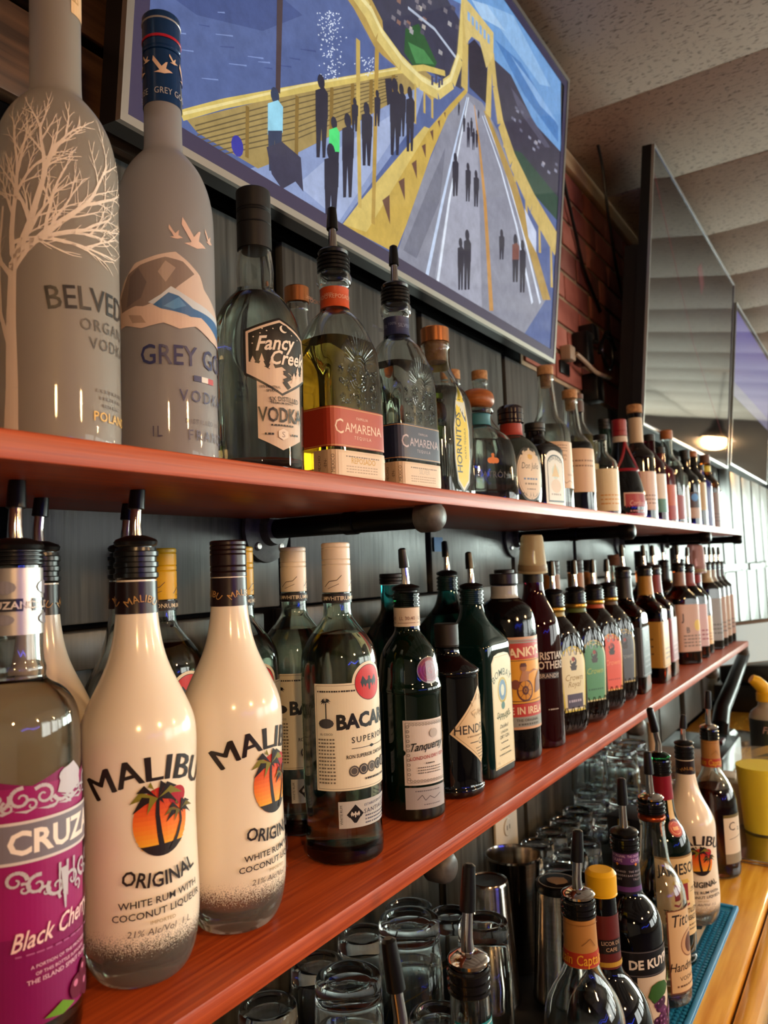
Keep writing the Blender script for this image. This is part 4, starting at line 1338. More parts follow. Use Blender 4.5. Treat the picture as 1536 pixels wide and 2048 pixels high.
def cable(name, label, pts, r, m, cat='cable'):
    P = [Vector(p) for p in pts]
    out = []
    for i in range(len(P) - 1):
        p0, p1, p2, p3 = P[max(i - 1, 0)], P[i], P[i + 1], P[min(i + 2, len(P) - 1)]
        for k in range(6):
            t = k / 6
            out.append(0.5 * ((2 * p1) + (p2 - p0) * t + (2 * p0 - 5 * p1 + 4 * p2 - p3) * t * t + (3 * p1 - p0 - 3 * p2 + p3) * t ** 3))
    out.append(P[-1])
    b = P[0].copy()
    o = MB().tube([q - b for q in out], r, 8).build(name, m, loc=b)
    return tag(o, label, cat)
cable('hanging_cable', 'thin black cable dropping from a hole in the ceiling tile', [(2.115, 0.60, 2.738), (2.15, 0.60, 2.68), (2.2, 0.605, 2.56), (2.28, 0.615, 2.45), (2.36, 0.62, 2.34), (2.38, 0.62, 2.2)], 0.0045, M_BLACK)
cable('hanging_cable', 'black cable looping down the brick wall beside the lit television', [(2.0, 0.675, 2.68), (2.04, 0.675, 2.60), (2.11, 0.677, 2.50), (2.16, 0.677, 2.42), (2.24, 0.677, 2.36), (2.31, 0.677, 2.32)], 0.005, M_BLACK)
cable('power_cable', 'beige power cord sagging behind the middle television', [(1.99, 0.655, 2.115), (2.03, 0.645, 2.10), (2.10, 0.64, 2.085), (2.19, 0.64, 2.09), (2.26, 0.645, 2.10)], 0.006, mat('beige_plastic', 'a58f78', 0.5))
cable('coiled_cable', 'black cable coiled in loops behind the middle television', [(2.12, 0.632, 2.14), (2.16, 0.63, 2.19), (2.22, 0.628, 2.20), (2.24, 0.63, 2.14), (2.19, 0.63, 2.11), (2.14, 0.63, 2.16), (2.2, 0.628, 2.22), (2.27, 0.628, 2.18)], 0.005, M_BLACK)
p = thing('power_plug', 'beige power plug on the wall between the televisions', 'plug', (1.975, YW - 0.013, 2.115))
MB().box(-0.022, -0.03, -0.02, 0.02, 0.0, 0.02, bev=0.005).build('plug_body', mat('beige_plastic'), p)
MB().box(-0.035, -0.006, -0.055, 0.035, 0.0, -0.0205, bev=0.002).build('wall_plate', M_BLACK, p)
p = thing('power_strip', 'black power adapters bunched on the wall by the middle television', 'adapter', (2.08, YW - 0.013, 2.15))
for k, (dx_, dz, a_, h_) in enumerate(((0, 0, 0.05, 0.09), (0.07, -0.10, 0.06, 0.08), (0.06, 0.055, 0.05, 0.05))):
    MB().box(dx_ - a_ / 2, -0.045, dz - h_ / 2, dx_ + a_ / 2, 0, dz + h_ / 2, bev=0.005).build('adapter_block', M_BLACK, p)

tag(MB().box(-0.016, -0.001, -0.014, 0.016, 0, 0.012).build('tape_piece', mat('blue_tape', '1c5f96', 0.6), loc=(1.236, YW - 0.016, 1.602)), 'small piece of blue tape on the grey boards under the upper shelf', 'tape')
p = thing('wall_outlet', 'white duplex wall outlet under the lower shelf', 'outlet', (1.462, YW - 0.0155, 1.006))
M_WHITE = mat('white_plastic', 'cfc9bd', 0.35)
MB().box(-0.052, -0.006, -0.06, 0.052, 0, 0.06, bev=0.002).build('cover_plate', M_WHITE, p)
for zz in (-0.026, 0.026):
    s_ = MB().lathe([(0.0, 0), (0.017, 0), (0.017, 0.002), (0.016, 0.0028), (0, 0.0028)], 20, Matrix.Translation((0, -0.006, zz)) @ Matrix.Rotation(PI / 2, 4, 'X')).build('socket', M_WHITE, p)
    q = MB()
    for xx in (-0.006, 0.006):
        q.box(xx - 0.0012, -0.0092, zz - 0.004, xx + 0.0012, -0.0089, zz + 0.005)
    q.build('slots', M_BLACK, s_, smooth=False)
# ------------------------------------------------------------------ drinks: shared materials
def liquid(name, c, ior=1.34):
    return mat(name, c, 0.0, trans=1.0, ior=ior)
L_CLEAR = liquid('clear_spirit', 'f6f7ee')
L_GOLD = liquid('pale_gold_spirit', 'e6c455')
L_AMBER = liquid('amber_spirit', 'b8641c')
M_FROST = mat('frosted_glass', 'b3a99c', 0.5, trans=0.55, ior=1.4, coat=0.35)
M_FROST2 = mat('frosted_blue_glass', 'aaa6a6', 0.5, trans=0.5, ior=1.4, coat=0.35)
M_DKGREEN = mat('dark_green_glass', '04130a', 0.05, coat=0.2)
M_GREEN = mat('green_glass', '1c6b34', 0.0, trans=1.0, ior=1.45)
M_TEAL = mat('teal_glass', '2e9c9c', 0.0, trans=1.0, ior=1.4)
M_DKTEAL = mat('dark_teal_glass', '06201f', 0.04, coat=0.2)
M_INK = mat('black_glass', '050507', 0.05, coat=0.3)
M_BROWNGL = mat('dark_brown_glass', '120906', 0.05, coat=0.2)
M_AMBERGL = mat('amber_filled_glass', '9a4a14', 0.0, trans=1.0, ior=1.4)
M_DKAMBER = mat('dark_amber_filled_glass', '5a2208', 0.0, trans=1.0, ior=1.4)
M_REDGL = mat('dark_red_filled_glass', '3a0810', 0.02, trans=0.6, ior=1.4)
M_SMOKE = mat('smoky_filled_glass', 'd2d8cc', 0.0, trans=1.0, ior=1.38)
M_CORK = noise_mat('cork', '9a6a3e', 'bb8a58', nscale=160, rough=0.7)
M_WOODCAP = noise_mat('wooden_stopper', '8a4a22', 'a9632f', scale=(1, 1, 8), nscale=40, rough=0.4)
M_COPPER = mat('copper_cap', 'c98455', 0.25, 0.9)
M_SILVERF = mat('silver_foil', 'b9b2ac', 0.35, 0.7)
M_MATTE = mat('matt_black_cap', '100e0e', 0.45)
M_WHITECAP = noise_mat('cream_metal_cap', 'e2d3c0', 'ecdfce', nscale=3, rough=0.4)
M_YELCAP = mat('yellow_metal_cap', 'd9a912', 0.4)
M_REDWAX = mat('red_wax', '8a1420', 0.35)
M_MAROON = mat('dark_maroon_foil', '1d0b0c', 0.3)
M_GOLDF = mat('gold_foil', 'b08a3a', 0.3, 0.8)

# ---------------- lower shelf, front row
# black cherry rum at the left edge
def cherry():
    x, y = 0.306, 0.50
    b = Bottle('clear bottle with magenta black cherry label at the left end of the lower shelf', x, y, SL,
               [(0.034, 0), (0.039, 0.002), (0.0405, 0.008), (0.0405, 0.12), (0.0405, 0.218), (0.039, 0.232), (0.031, 0.246), (0.0205, 0.252), (0.0185, 0.256), (0.0195, 0.262), (0.0175, 0.268), (0.017, 0.29), (0.0165, 0.333), (0.0165, 0.345)], aim(x, y, 0.66), zs=0.925)
    b.shell(fill=0.255, liq=L_CLEAR)
    b.band(0.287, 0.335, M_SILVERF)
    d = Dec()
    for k in range(4):
        x0 = -0.05 + k * 0.03
        d.circ(x0, 0.034, 0.008, '8d8a92', ry=0.005, n=12)
        d.rect(x0 - 0.012, 0.017, x0 + 0.012, 0.026, '2c2a30')
        d.text('CRUZAN', x0, 0.0188, 0.0054, 'd9cfc8', bold=0.02)
        d.circ(x0, 0.011, 0.007, '8d8a92', ry=0.004, n=12)
    b.label(d, 0.287, name='neck_label', base=0.0012, m=M_FOIL)
    b.collar(0.337, 0.349, 0.0168, M_BLACK)
    b.pourer(0.349, 0.0165, tilt=0.1, az=0.5)
    d = Dec()
    W = 0.062
    T, Y = '7c0a52', 0.165
    d.poly([(-W, 0.0), (W, 0.0), (W, 0.158), (0.04, 0.163), (0.02, 0.158), (0.0, 0.166), (-0.02, 0.158), (-0.04, 0.163), (-W, 0.158)], T)
    d.poly([(-W, 0.06), (W, 0.06), (W, 0.158), (-W, 0.158)], '93125f')
    S = 'b9b3bb'
    R = random.Random(3)
    for k in range(7):
        t = -0.040 + 0.0135 * k
        g = 1 if k % 2 else -1
        d.curl(t, 0.1505, 0.0075, 0.4 + k, 1.25, 0.0026, S, g)
        d.curl(t + 0.006, 0.1455, 0.0045, 2.0 + k, 1.1, 0.0020, S, -g)
        d.poly([(t - 0.004, 0.1425), (t + 0.003, 0.1405), (t + 0.010, 0.1435), (t + 0.003, 0.1425)], S)
    d.poly([(-0.004, 0.150), (0.000, 0.164), (0.010, 0.168), (0.018, 0.160), (0.016, 0.150), (0.006, 0.146)], S)
    d.curl(0.007, 0.157, 0.005, 0.0, 1.2, 0.0014, '7c3a66')
    d.poly([(-0.002, 0.148), (0.008, 0.142), (0.02, 0.147), (0.008, 0.145)], S)
    d.circ(0.006, 0.160, 0.009, S, ry=0.006, n=14)
    for k in range(6):
        t = -0.030 + 0.0125 * k
        g = 1 if k < 3 else -1
        yy = 0.097 - 0.012 * (1 - abs(k - 2.5) / 2.5)
        d.curl(t, yy, 0.0070, 1.2 * k, 1.2, 0.0026, S, g)
        d.curl(t + 0.005, yy - 0.006, 0.0042, 2.0 + k, 1.1, 0.0020, S, -g)
    for k in range(3):
        d.line([(-0.003 + 0.006 * k, 0.102), (-0.0035 + 0.006 * k, 0.084 - 0.006 * (k == 1))], 0.0018, S, 0.0008)
    d.line([(0.0, 0.098), (0.001, 0.07)], 0.005, S, 0.001)
    d.rect(-W, 0.108, W, 0.136, 'cfc6c4')
    d.rect(-W, 0.110, W, 0.134, '76707a')
    d.text('CRUZAN', 0.006, 0.1145, 0.0155, 'efe2d6', bold=0.03, sx=0.92)
    d.text('Black Cherry Rum', 0.010, 0.057, 0.012, 'ecc9c6', shear=0.35, sx=0.68, slope=0.13, bold=0.01)
    d.dashes(-0.03, 0.048, 0.04, 0.001, 'a85a8c', 12)
    for k, (t, h) in enumerate((('A PORTION OF THE PROCEEDS', 0.0022), ('OF THIS BOTTLE SUPPORTS', 0.0022), ('THE ISLAND SPIRIT FUND', 0.003))):
        d.text(t, 0.0, 0.0395 - 0.0048 * k, h, 'd9aebf', slope=0.05, bold=0.01)
    for ax, ay, r in ((0.012, 0.012, 0.008), (0.024, 0.008, 0.008), (0.02, 0.02, 0.0065)):
        d.circ(ax, ay, r, '5c0a2c', n=16)
        d.circ(ax - r * 0.3, ay + r * 0.35, r * 0.3, 'c06a8a', n=8)
    d.poly([(-0.014, 0.004), (-0.002, 0.010), (0.008, 0.004), (-0.002, 0.001)], '5f8a1e')
    d.poly([(0.03, 0.016), (0.04, 0.026), (0.042, 0.012)], '3f7a2a')
    b.label(d, 0.028, name='front_label', dx=0.003)
cherry()

# coconut rum: white coated glass that fades out to clear at the foot
def coated():
    m = bpy.data.materials.new('white_coated_glass')
    m.use_nodes = True
    nt = m.node_tree
    b = nt.nodes['Principled BSDF']
    b.inputs['Base Color'].default_value = (*lin('efe3d0'), 1)
    b.inputs['Roughness'].default_value = 0.16
    b.inputs['Subsurface Weight'].default_value = 0.15
    b.inputs['Subsurface Radius'].default_value = (0.01, 0.008, 0.006)
    g = nd(m, 'ShaderNodeBsdfPrincipled')
    g.inputs['Base Color'].default_value = (*lin('e8e6dc'), 1)
    g.inputs['Transmission Weight'].default_value = 0.92
    g.inputs['Roughness'].default_value = 0.07
    g.inputs['IOR'].default_value = 1.38
    tc = nd(m, 'ShaderNodeTexCoord')
    sp = nd(m, 'ShaderNodeSeparateXYZ')
    lk(m, tc, 'Object', sp, 0)
    n = nd(m, 'ShaderNodeTexNoise', i_Scale=1100.0, i_Detail=3.0)
    lk(m, tc, 'Object', n, 'Vector')
    mr = nd(m, 'ShaderNodeMapRange')
    for i, v in enumerate((0.016, 0.062, -1.4, 2.4)):
        mr.inputs[i + 1].default_value = v
    lk(m, sp, 2, mr, 0)
    th = nd(m, 'ShaderNodeMath', operation='MULTIPLY_ADD', use_clamp=True)
    n3 = nd(m, 'ShaderNodeMath', operation='SUBTRACT')
    n3.inputs[1].default_value = 0.5
    lk(m, n, 0, n3, 0)
    lk(m, n3, 0, th, 0)
    th.inputs[1].default_value = 3.6
    lk(m, mr, 0, th, 2)
    ms = nd(m, 'ShaderNodeMixShader')
    lk(m, th, 0, ms, 0)
    lk(m, g, 0, ms, 1)
    lk(m, b, 0, ms, 2)
    lk(m, ms, 0, nt.nodes['Material Output'], 0)
    return m
M_COAT = coated()
COCO = [(0.026, 0), (0.033, 0.002), (0.040, 0.014), (0.0438, 0.034), (0.0445, 0.06), (0.0432, 0.10), (0.0425, 0.13), (0.0438, 0.165), (0.0445, 0.188), (0.043, 0.202), (0.037, 0.218),
        (0.0265, 0.240), (0.0205, 0.258), (0.0172, 0.278), (0.0155, 0.298), (0.0152, 0.335), (0.0150, 0.345)]
def palm(d, x, y, h, s, lean, c='20120f', c2='6a5a1e'):
    d.line([(x, y), (x + lean * 0.3, y + h * 0.35), (x + lean * 0.5, y + h * 0.7), (x + lean * 0.45, y + h)], 0.0030 * s, c, 0.0016 * s)
    tx, ty = x + lean * 0.45, y + h
    for k, (dx_, dy_) in enumerate(((-1.0, -0.15), (-0.9, -0.62), (-0.75, 0.35), (-0.35, 0.6), (0.3, 0.6), (0.75, 0.4), (1.0, 0.0), (0.85, -0.5), (0.35, -0.75), (-0.4, -0.72))):
        L = 0.0135 * s
        mx_, my_ = tx + dx_ * L * 0.55, ty + dy_ * L * 0.45 + 0.0032 * s
        ex, ey = tx + dx_ * L, ty + dy_ * L * 0.8
        d.poly([(tx, ty), (mx_ - 0.001 * s, my_ + 0.0021 * s), (ex, ey), (mx_ + 0.0004 * s, my_ - 0.002 * s)], c if k % 3 else c2)
def coco(label, x, y, z, off, group=None, pour=True, printed=True, clear=False, zs=0.94):
    b = Bottle(label, x, y, z, COCO, aim(x, y, off), group, zs=zs)
    if clear:
        b.shell(fill=0.02, liq=L_CLEAR)
    else:
        b.body(M_COAT)
    b.band(0.290, 0.3165, M_MAROON)
    d = Dec()
    for k in range(3):
        d.text('MALIBU', -0.032 + 0.032 * k, 0.0075, 0.0062, 'b98a4a', arc=0.016, sx=0.8)
    b.label(d, 0.292, name='neck_label', base=0.0013)
    if pour:
        b.collar(0.318, 0.345, 0.0155, M_BLACK, n=3)
        b.pourer(0.347, 0.0155, tilt=0.1, az=0.4)
    else:
        b.cap(0.317, 0.0162, 0.035, M_MAROON, lines=(0.15, 0.3, 0.62, 0.74, 0.86))
    if printed:
        K = '231613'
        d = Dec()
        for s_ in (-0.0006, 0.0, 0.0006):
            d.text('MALIBU', s_, 0.100, 0.0158, K, arc=0.060, sx=1.0)
        for k in range(14):
            y1 = 0.0955 - k * 0.0028
            u = k / 13
            c = '%02x%02x%02x' % (int(186 + 48 * min(1, u * 1.8)), int(36 + 140 * u), int(26 + 14 * u))
            d.circ(0.004, 0.0745, 0.0172, c, ry=0.021, n=36, y0=0.0, y1=y1)
        d.circ(0.004, 0.0745, 0.0172, K, ry=0.021, n=36, y0=0.0, y1=0.0605)
        d.circ(0.014, 0.088, 0.006, 'a8182a', n=16)
        palm(d, 0.004, 0.0555, 0.0335, 1.2, -0.006, c2='7d7422')
        palm(d, 0.009, 0.0560, 0.0225, 0.8, 0.015)
        d.text('ORIGINAL', 0.003, 0.036, 0.0088, K, arc=-0.062, bold=0.02, sx=0.86)
        d.text('WHITE RUM WITH', 0.003, 0.0265, 0.0042, K, slope=0.06, bold=0.01)
        d.text('COCONUT LIQUEUR', 0.003, 0.0195, 0.0042, K, slope=0.06, bold=0.01)
        d.text('IMPORTED', 0.003, 0.0145, 0.0022, 'a9905e')
        d.text('21% Alc/Vol  1 L', 0.002, 0.0085, 0.004, '5a4a40', shear=0.15)
        d.scaled(1.25)
        b.label(d, 0.036, name='printing', dx=0.003, dy=0.008)
    return b
coco('white coconut rum bottle with black pour spout, nearer of the front pair', 0.409, 0.502, SL, 0.26)
coco('white coconut rum bottle with maroon screw cap and no spout', 0.507, 0.497, SL, 0.70, pour=False)
coco('white coconut rum bottle half hidden behind the magenta cherry bottle', 0.386, 0.597, SL, -0.2, printed=False)
coco('clear empty bottle with dark spout behind the nearer white rum bottle', 0.478, 0.600, SL, 0.0, printed=False, clear=True)

# white rum with red bat roundel
BAC = [(0.034, 0), (0.0395, 0.0015), (0.0418, 0.006), (0.0415, 0.022), (0.0392, 0.040), (0.0405, 0.056), (0.0418, 0.075), (0.0418, 0.150), (0.0418, 0.197), (0.0405, 0.212), (0.036, 0.224),
       (0.0185, 0.246), (0.0158, 0.251), (0.0150, 0.262), (0.0150, 0.285), (0.0148, 0.325)]
def bat(d, x, y, s, c):
    for g in (-1, 1):
        d.poly([(x, y + 0.35 * s), (x + g * 0.35 * s, y + 0.15 * s), (x + g * 0.75 * s, y + 0.62 * s), (x + g * 1.0 * s, y + 0.05 * s), (x + g * 0.78 * s, y - 0.45 * s), (x + g * 0.66 * s, y - 0.1 * s),
                (x + g * 0.45 * s, y - 0.42 * s), (x + g * 0.3 * s, y - 0.1 * s), (x, y - 0.2 * s)], c)
    d.circ(x, y + 0.4 * s, 0.16 * s, c, n=10)
    d.poly([(x - 0.16 * s, y + 0.3 * s), (x + 0.16 * s, y + 0.3 * s), (x + 0.12 * s, y - 0.5 * s), (x, y - 0.72 * s), (x - 0.12 * s, y - 0.5 * s)], c)
def rum(label, x, y, off, capm=M_WHITECAP, lime=False):
    b = Bottle(label, x, y, SL, BAC, aim(x, y, off))
    b.shell(M_CLEAR if lime else mat('pale_green_glass', 'e3f2e6', 0.0, trans=1.0, ior=1.5), fill=0.233, liq=L_CLEAR)
    b.band(0.2655, 0.2755, mat('black_print_band', '17121a', 0.4), off=0.0011)
    b.cap(0.2765, 0.0157, 0.054, capm, lines=(0.56, 0.66, 0.90), ridges=0)
    d = Dec()
    for k in range(4):
        x0 = -0.042 + 0.028 * k
        d.line([(x0 - 0.010, 0.014), (x0 - 0.004, 0.020), (x0 + 0.004, 0.021), (x0 + 0.009, 0.026)], 0.0007, '4a3a34')
        d.line([(x0 - 0.006, 0.012), (x0 + 0.006, 0.017)], 0.0005, '4a3a34')
        d.text('LIMON' if lime else 'WHITE', x0, -0.0005, 0.0044, 'd9c9b0', bold=0.01)
        d.text('RUM', x0 + 0.0145, -0.0005, 0.0044, 'd9c9b0', bold=0.01)
    b.rref = 0.0160
    lay('cap_print', d, lambda px, py, e: (lambda a: ((0.0160 + e) * math.cos(a), (0.0160 + e) * math.sin(a), 0.269 + py))(-PI / 2 + px / 0.0157), M_PRINT, b.root, 0.002, 0, 0.0004)
    d = Dec()
    PAPER, K = 'e3d9c2', '191516'
    Wl = 0.056
    d.rect(-Wl, 0.0, 0.045, 0.108, PAPER)
    d.circ(0.006, 0.107, 0.0215, PAPER, n=32)
    d.frame(-Wl + 0.002, 0.002, 0.043, 0.106, 0.0005, '8a7f6c')
    d.circ(0.006, 0.107, 0.0185, '2a1614', n=36)
    d.circ(0.006, 0.107, 0.0178, 'c3221f', n=36)
    bat(d, 0.006, 0.107, 0.0118, '1f1c22')
    d.text('BACARDÍ', 0.0085, 0.063, 0.0148, K, bold=0.045, sx=0.94, slope=0.03)
    d.text('SUPERIOR', 0.006, 0.048, 0.0062, K, sp=1.3, slope=0.04, bold=0.01)
    d.line([(-0.018, 0.0415), (0.034, 0.0425)], 0.0006, K)
    d.poly([(0.002, 0.042), (0.006, 0.0437), (0.010, 0.042), (0.006, 0.0403)], K)
    d.text('RON SUPERIOR CARTA BLANCA', 0.008, 0.0325, 0.0038, K, slope=0.03, bold=0.015, sx=0.82)
    for k in range(5):
        d.circ(-0.016 + 0.0105 * k, 0.019 + 0.0009 * k, 0.0056, '3f3b3c' if k % 2 else '55504e', n=16)
        d.annulus(-0.016 + 0.0105 * k, 0.019 + 0.0009 * k, 0.0034, 0.004, 'b5ab98', n=14)
    d.dashes(-0.004, 0.009, 0.03, 0.002, '3a3536', 14)
    d.dashes(-0.052, 0.0995, -0.012, 0.0016, '2a2526', 16)
    d.line([(-0.043, 0.066), (-0.043, 0.088)], 0.0012, K)
    palm(d, -0.043, 0.066, 0.024, 0.42, 0.0, K, K)
    d.circ(-0.043, 0.068, 0.008, '3a3536', ry=0.005, n=12)
    d.text('EL COCO', -0.043, 0.056, 0.0022, K)
    for k in range(13):
        d.dashes(-0.052, 0.051 - 0.0036 * k, -0.034, 0.0016, '6a6052', 6, seed=k)
    b.label(d, 0.076, name='front_label', dx=0.003)
    d = Dec()
    d.rect(-0.032, 0, 0.035, 0.027, 'b9b7b4')
    d.poly([(-0.024, 0.0135), (-0.015, 0.0235), (-0.006, 0.0135), (-0.015, 0.0035)], K)
    bat(d, -0.015, 0.0135, 0.005, 'c9c3ba')
    d.text('ESTABLECIDO EN 1862', 0.013, 0.021, 0.0026, '33406a', slope=0.05)
    d.text('SANTIAGO', 0.012, 0.0135, 0.0046, '2a3050', slope=0.05, sp=1.15)
    for k in range(3):
        d.dashes(-0.004, 0.0095 - 0.0035 * k, 0.03, 0.0014, '55566a', 12, seed=k)
    d.text('WHITE RUM', -0.028, 0.0135, 0.0026, K, rot=PI / 2)
    b.label(d, 0.038, name='lower_label', dx=0.003)
    return b
rum('clear white rum bottle with red bat roundel and cream cap in the front row', 0.680, 0.505, 0.62)
rum('white rum bottle with cream cap standing behind the front bat-label bottle', 0.726, 0.604, 0.55)
rum('lime rum bottle with yellow cap behind the nearer white coconut bottle', 0.556, 0.6425, 0.5, M_YELCAP, True)
rum('lime rum bottle with yellow cap behind the maroon-capped coconut bottle', 0.636, 0.607, 0.35, M_YELCAP, True)

# green gin with red wax seal
def gin_green(label, x, y, off):
    b = Bottle(label, x, y, SL, [(0.034, 0), (0.038, 0.002), (0.039, 0.008), (0.039, 0.10), (0.0392, 0.166), (0.0402, 0.1665), (0.0405, 0.170), (0.0398, 0.1745), (0.038, 0.180), (0.0368, 0.20), (0.034, 0.218), (0.025, 0.234),
                               (0.0175, 0.243), (0.0155, 0.250), (0.0155, 0.286), (0.0165, 0.287)], aim(x, y, off), zs=0.90)
    b.body(M_DKGREEN)
    b.band(0.2535, 0.279, noise_mat('cream_paper', 'c9b7a4', 'd8c8b6', nscale=20, rough=0.6))
    d = Dec()
    for k in range(4):
        d.text('LL 30.40', -0.03 + 0.024 * k, 0.008, 0.005, '7a4a44', sx=0.8)
        d.line([(-0.042 + 0.024 * k, 0.004), (-0.02 + 0.024 * k, 0.004)], 0.0008, '8a6a5a')
    b.label(d, 0.2545, name='neck_label', base=0.0013)
    b.collar(0.279, 0.300, 0.0165, M_GREEN)
    b.pourer(0.303, 0.0165, tilt=-0.09, az=0.3)
    P = '2c1016'
    d = Dec()
    d.circ(0.012, 0.0, 0.0178, '8c8a86', n=32)
    d.circ(0.012, 0.0, 0.0168, '6a1428', n=32)
    d.annulus(0.012, 0.0, 0.0125, 0.0135, '8f3a4a', n=28)
    d.annulus(0.012, 0.0, 0.0088, 0.0095, '8f3a4a', n=24)
    d.text('G', 0.012, -0.0042, 0.0085, '8f3a4a', bold=0.02)
    b.label(d, 0.196, name='wax_seal', m=M_FOIL, base=0.001)
    d = Dec()
    d.poly([(-0.026, 0), (0.03, 0), (0.03, 0.084), (-0.026, 0.084), (-0.026, 0.046), (-0.0225, 0.042), (-0.026, 0.038)], 'd8cfcb')
    d.frame(-0.023, 0.003, 0.027, 0.081, 0.0016, 'b3aaa6')
    for k in range(12):
        d.annulus(-0.0205, 0.008 + k * 0.0062, 0.0012, 0.0022, '8f8884', n=8)
        d.annulus(-0.018 + k * 0.004, 0.0785, 0.0010, 0.0018, '8f8884', n=8)
        d.annulus(-0.018 + k * 0.004, 0.0055, 0.0010, 0.0018, '8f8884', n=8)
    d.circ(0.012, 0.066, 0.006, 'b9b2ae', n=14)
    d.text('Tanqueray', 0.005, 0.046, 0.0105, '1b1818', shear=0.45, sx=0.72, slope=0.09, bold=0.015)
    d.text('LONDON DRY GIN', 0.005, 0.034, 0.0046, 'a3343a', slope=0.08, sx=0.85, bold=0.012)
    d.dashes(0.0, 0.027, 0.012, 0.0016, '3a3434', 5)
    for k in range(3):
        d.dashes(-0.010, 0.022 - 0.0034 * k, 0.022, 0.0013, '6f6764', 12, seed=k)
    b.label(d, 0.048, name='front_label')
    d = Dec()
    d.rect(-0.026, 0, 0.03, 0.028, 'a5a2a6')
    d.line([(-0.012, 0.012), (-0.006, 0.018), (-0.002, 0.011), (0.004, 0.016), (0.010, 0.012), (0.02, 0.017)], 0.0007, '26242a')
    d.dashes(-0.014, 0.0225, 0.02, 0.0014, '5a5860', 14)
    d.dashes(-0.004, 0.005, 0.02, 0.0012, '5a5860', 9)
    b.label(d, 0.017, name='lower_label')
gin_green('dark green gin bottle with crimson seal and white label', 0.829, 0.508, 0.40)

# black apothecary gin
def gin_black(x, y):
    b = Bottle('squat black gin bottle with cream diamond label and black cork', x, y, SL, [(0.036, 0), (0.041, 0.0015), (0.043, 0.006), (0.0435, 0.012), (0.0405, 0.014), (0.041, 0.10), (0.0405, 0.168), (0.042, 0.170), (0.042, 0.174), (0.038, 0.178), (0.028, 0.187),
                               (0.018, 0.194), (0.0165, 0.200), (0.0165, 0.205)], aim(x, y, 0.93), zs=0.93)
    b.body(M_INK)
    b.cap(0.206, 0.0165, 0.034, noise_mat('brown_black_stopper', '1b1411', '241b16', nscale=30, rough=0.5), lines=(0.06,), name='stopper')
    d = Dec()
    a = 0.050
    d.poly([(-a, 0.046), (0.0, 0.0), (a, 0.046), (0.0, 0.108)], 'd9bf96')
    d.line([(-a + 0.004, 0.046), (0.0, 0.0045), (a - 0.004, 0.046), (0.0, 0.103), (-a + 0.004, 0.046)], 0.0006, '7a5e3c')
    K = '2a1e16'
    d.text("HENDRICK'S", 0.0, 0.044, 0.0125, K, bold=0.01, sx=0.92)
    d.text('GIN', 0.008, 0.0265, 0.0095, K, sp=1.25, bold=0.005)
    d.line([(-0.022, 0.031), (-0.006, 0.031)], 0.0012, K)
    d.dashes(-0.026, 0.0385, 0.026, 0.0022, '8a6f4c', 18)
    for k in range(4):
        d.dashes(-0.012 + 0.002 * k, 0.0215 - 0.0042 * k, 0.014 - 0.002 * k, 0.0014, '5a4632', 8, seed=k)
    R = random.Random(5)
    for k in range(16):
        px, py = R.uniform(-0.016, 0.016), R.uniform(0.062, 0.09)
        if abs(px) < (0.106 - py) * 0.7:
            d.line([(px, py), (px + R.uniform(-0.006, 0.006), py + 0.005), (px + R.uniform(-0.006, 0.006), py + 0.008)], 0.0009, 'a58a62')
    b.label(d, 0.044, name='diamond_label', dx=0.003, dy=0.02)
gin_black(0.930, 0.508)

# teal gin
TEALP = [(0.040, 0), (0.0435, 0.002), (0.0445, 0.006), (0.0445, 0.10), (0.0445, 0.197), (0.043, 0.206), (0.034, 0.220), (0.022, 0.240), (0.0165, 0.262), (0.0155, 0.272), (0.0155, 0.284)]
def gin_teal(label, x, y, rz, full=True):
    b = Bottle(label, x, y, SL, TEALP, rz, sec=boxsec(9, 0.95, 0.202, 0.255), zs=0.915 if full else 0.98)
    b.body(M_DKTEAL if full else M_TEAL)
    b.collar(0.265, 0.290, 0.0165, mat('black_teal_collar', '0a2424', 0.2))
    b.pourer(0.292, 0.0165, tilt=0.1, az=1.0)
    d = Dec()
    P = 'dcd2ae'
    h = 0.175
    d.poly([(-0.033, 0), (0.033, 0), (0.033, h - 0.014), (0.024, h - 0.003), (0.010, h), (-0.010, h), (-0.024, h - 0.003), (-0.033, h - 0.014)], P)
    d.line([(-0.031, 0.002), (0.031, 0.002), (0.031, h - 0.015), (0.023, h - 0.005), (-0.023, h - 0.005), (-0.031, h - 0.015), (-0.031, 0.002)], 0.0009, 'a8843a')
    d.text('BOMBAY', 0, h - 0.035, 0.011, '4a5a3c', arc=0.04, bold=0.01)
    d.circ(0, h - 0.058, 0.012, '5f86a8', ry=0.016, n=20)
    d.annulus(0, h - 0.058, 0.013, 0.016, 'b3a03c', k=1.25, n=24)
    d.circ(0, h - 0.058, 0.006, 'ccd3c0', ry=0.009, n=14)
    d.circ(0, h - 0.082, 0.006, '3f6f6a', n=14)
    d.text('SAPPHIRE', 0, h - 0.104, 0.010, '4a5a3c', arc=-0.05, bold=0.01, sx=0.85)
    d.text('Distilled', 0, h - 0.116, 0.006, '4a4a3a', shear=0.3)
    d.text('LONDON', 0, h - 0.124, 0.004, '4a4a3a')
    d.text('DRY GIN', 0, h - 0.132, 0.0056, '4a4a3a')
    d.dashes(-0.012, 0.036, 0.012, 0.0018, '5a5a46', 5)
    d.dashes(-0.016, 0.026, 0.016, 0.0018, '5a5a46', 7)
    d.dashes(-0.02, 0.018, 0.02, 0.0018, '5a5a46', 8)
    d.text('1 L', -0.022, 0.007, 0.004, '4a4a3a')
    b.label(d, 0.014, name='front_label', dx=0.006, dy=0.03)
gin_teal('dark teal square gin bottle with tall cream arched label', 1.035, 0.520, 0.0)
gin_teal('second teal gin bottle behind the dark teal one, its spout standing higher', 1.150, 0.622, 0.1, False)
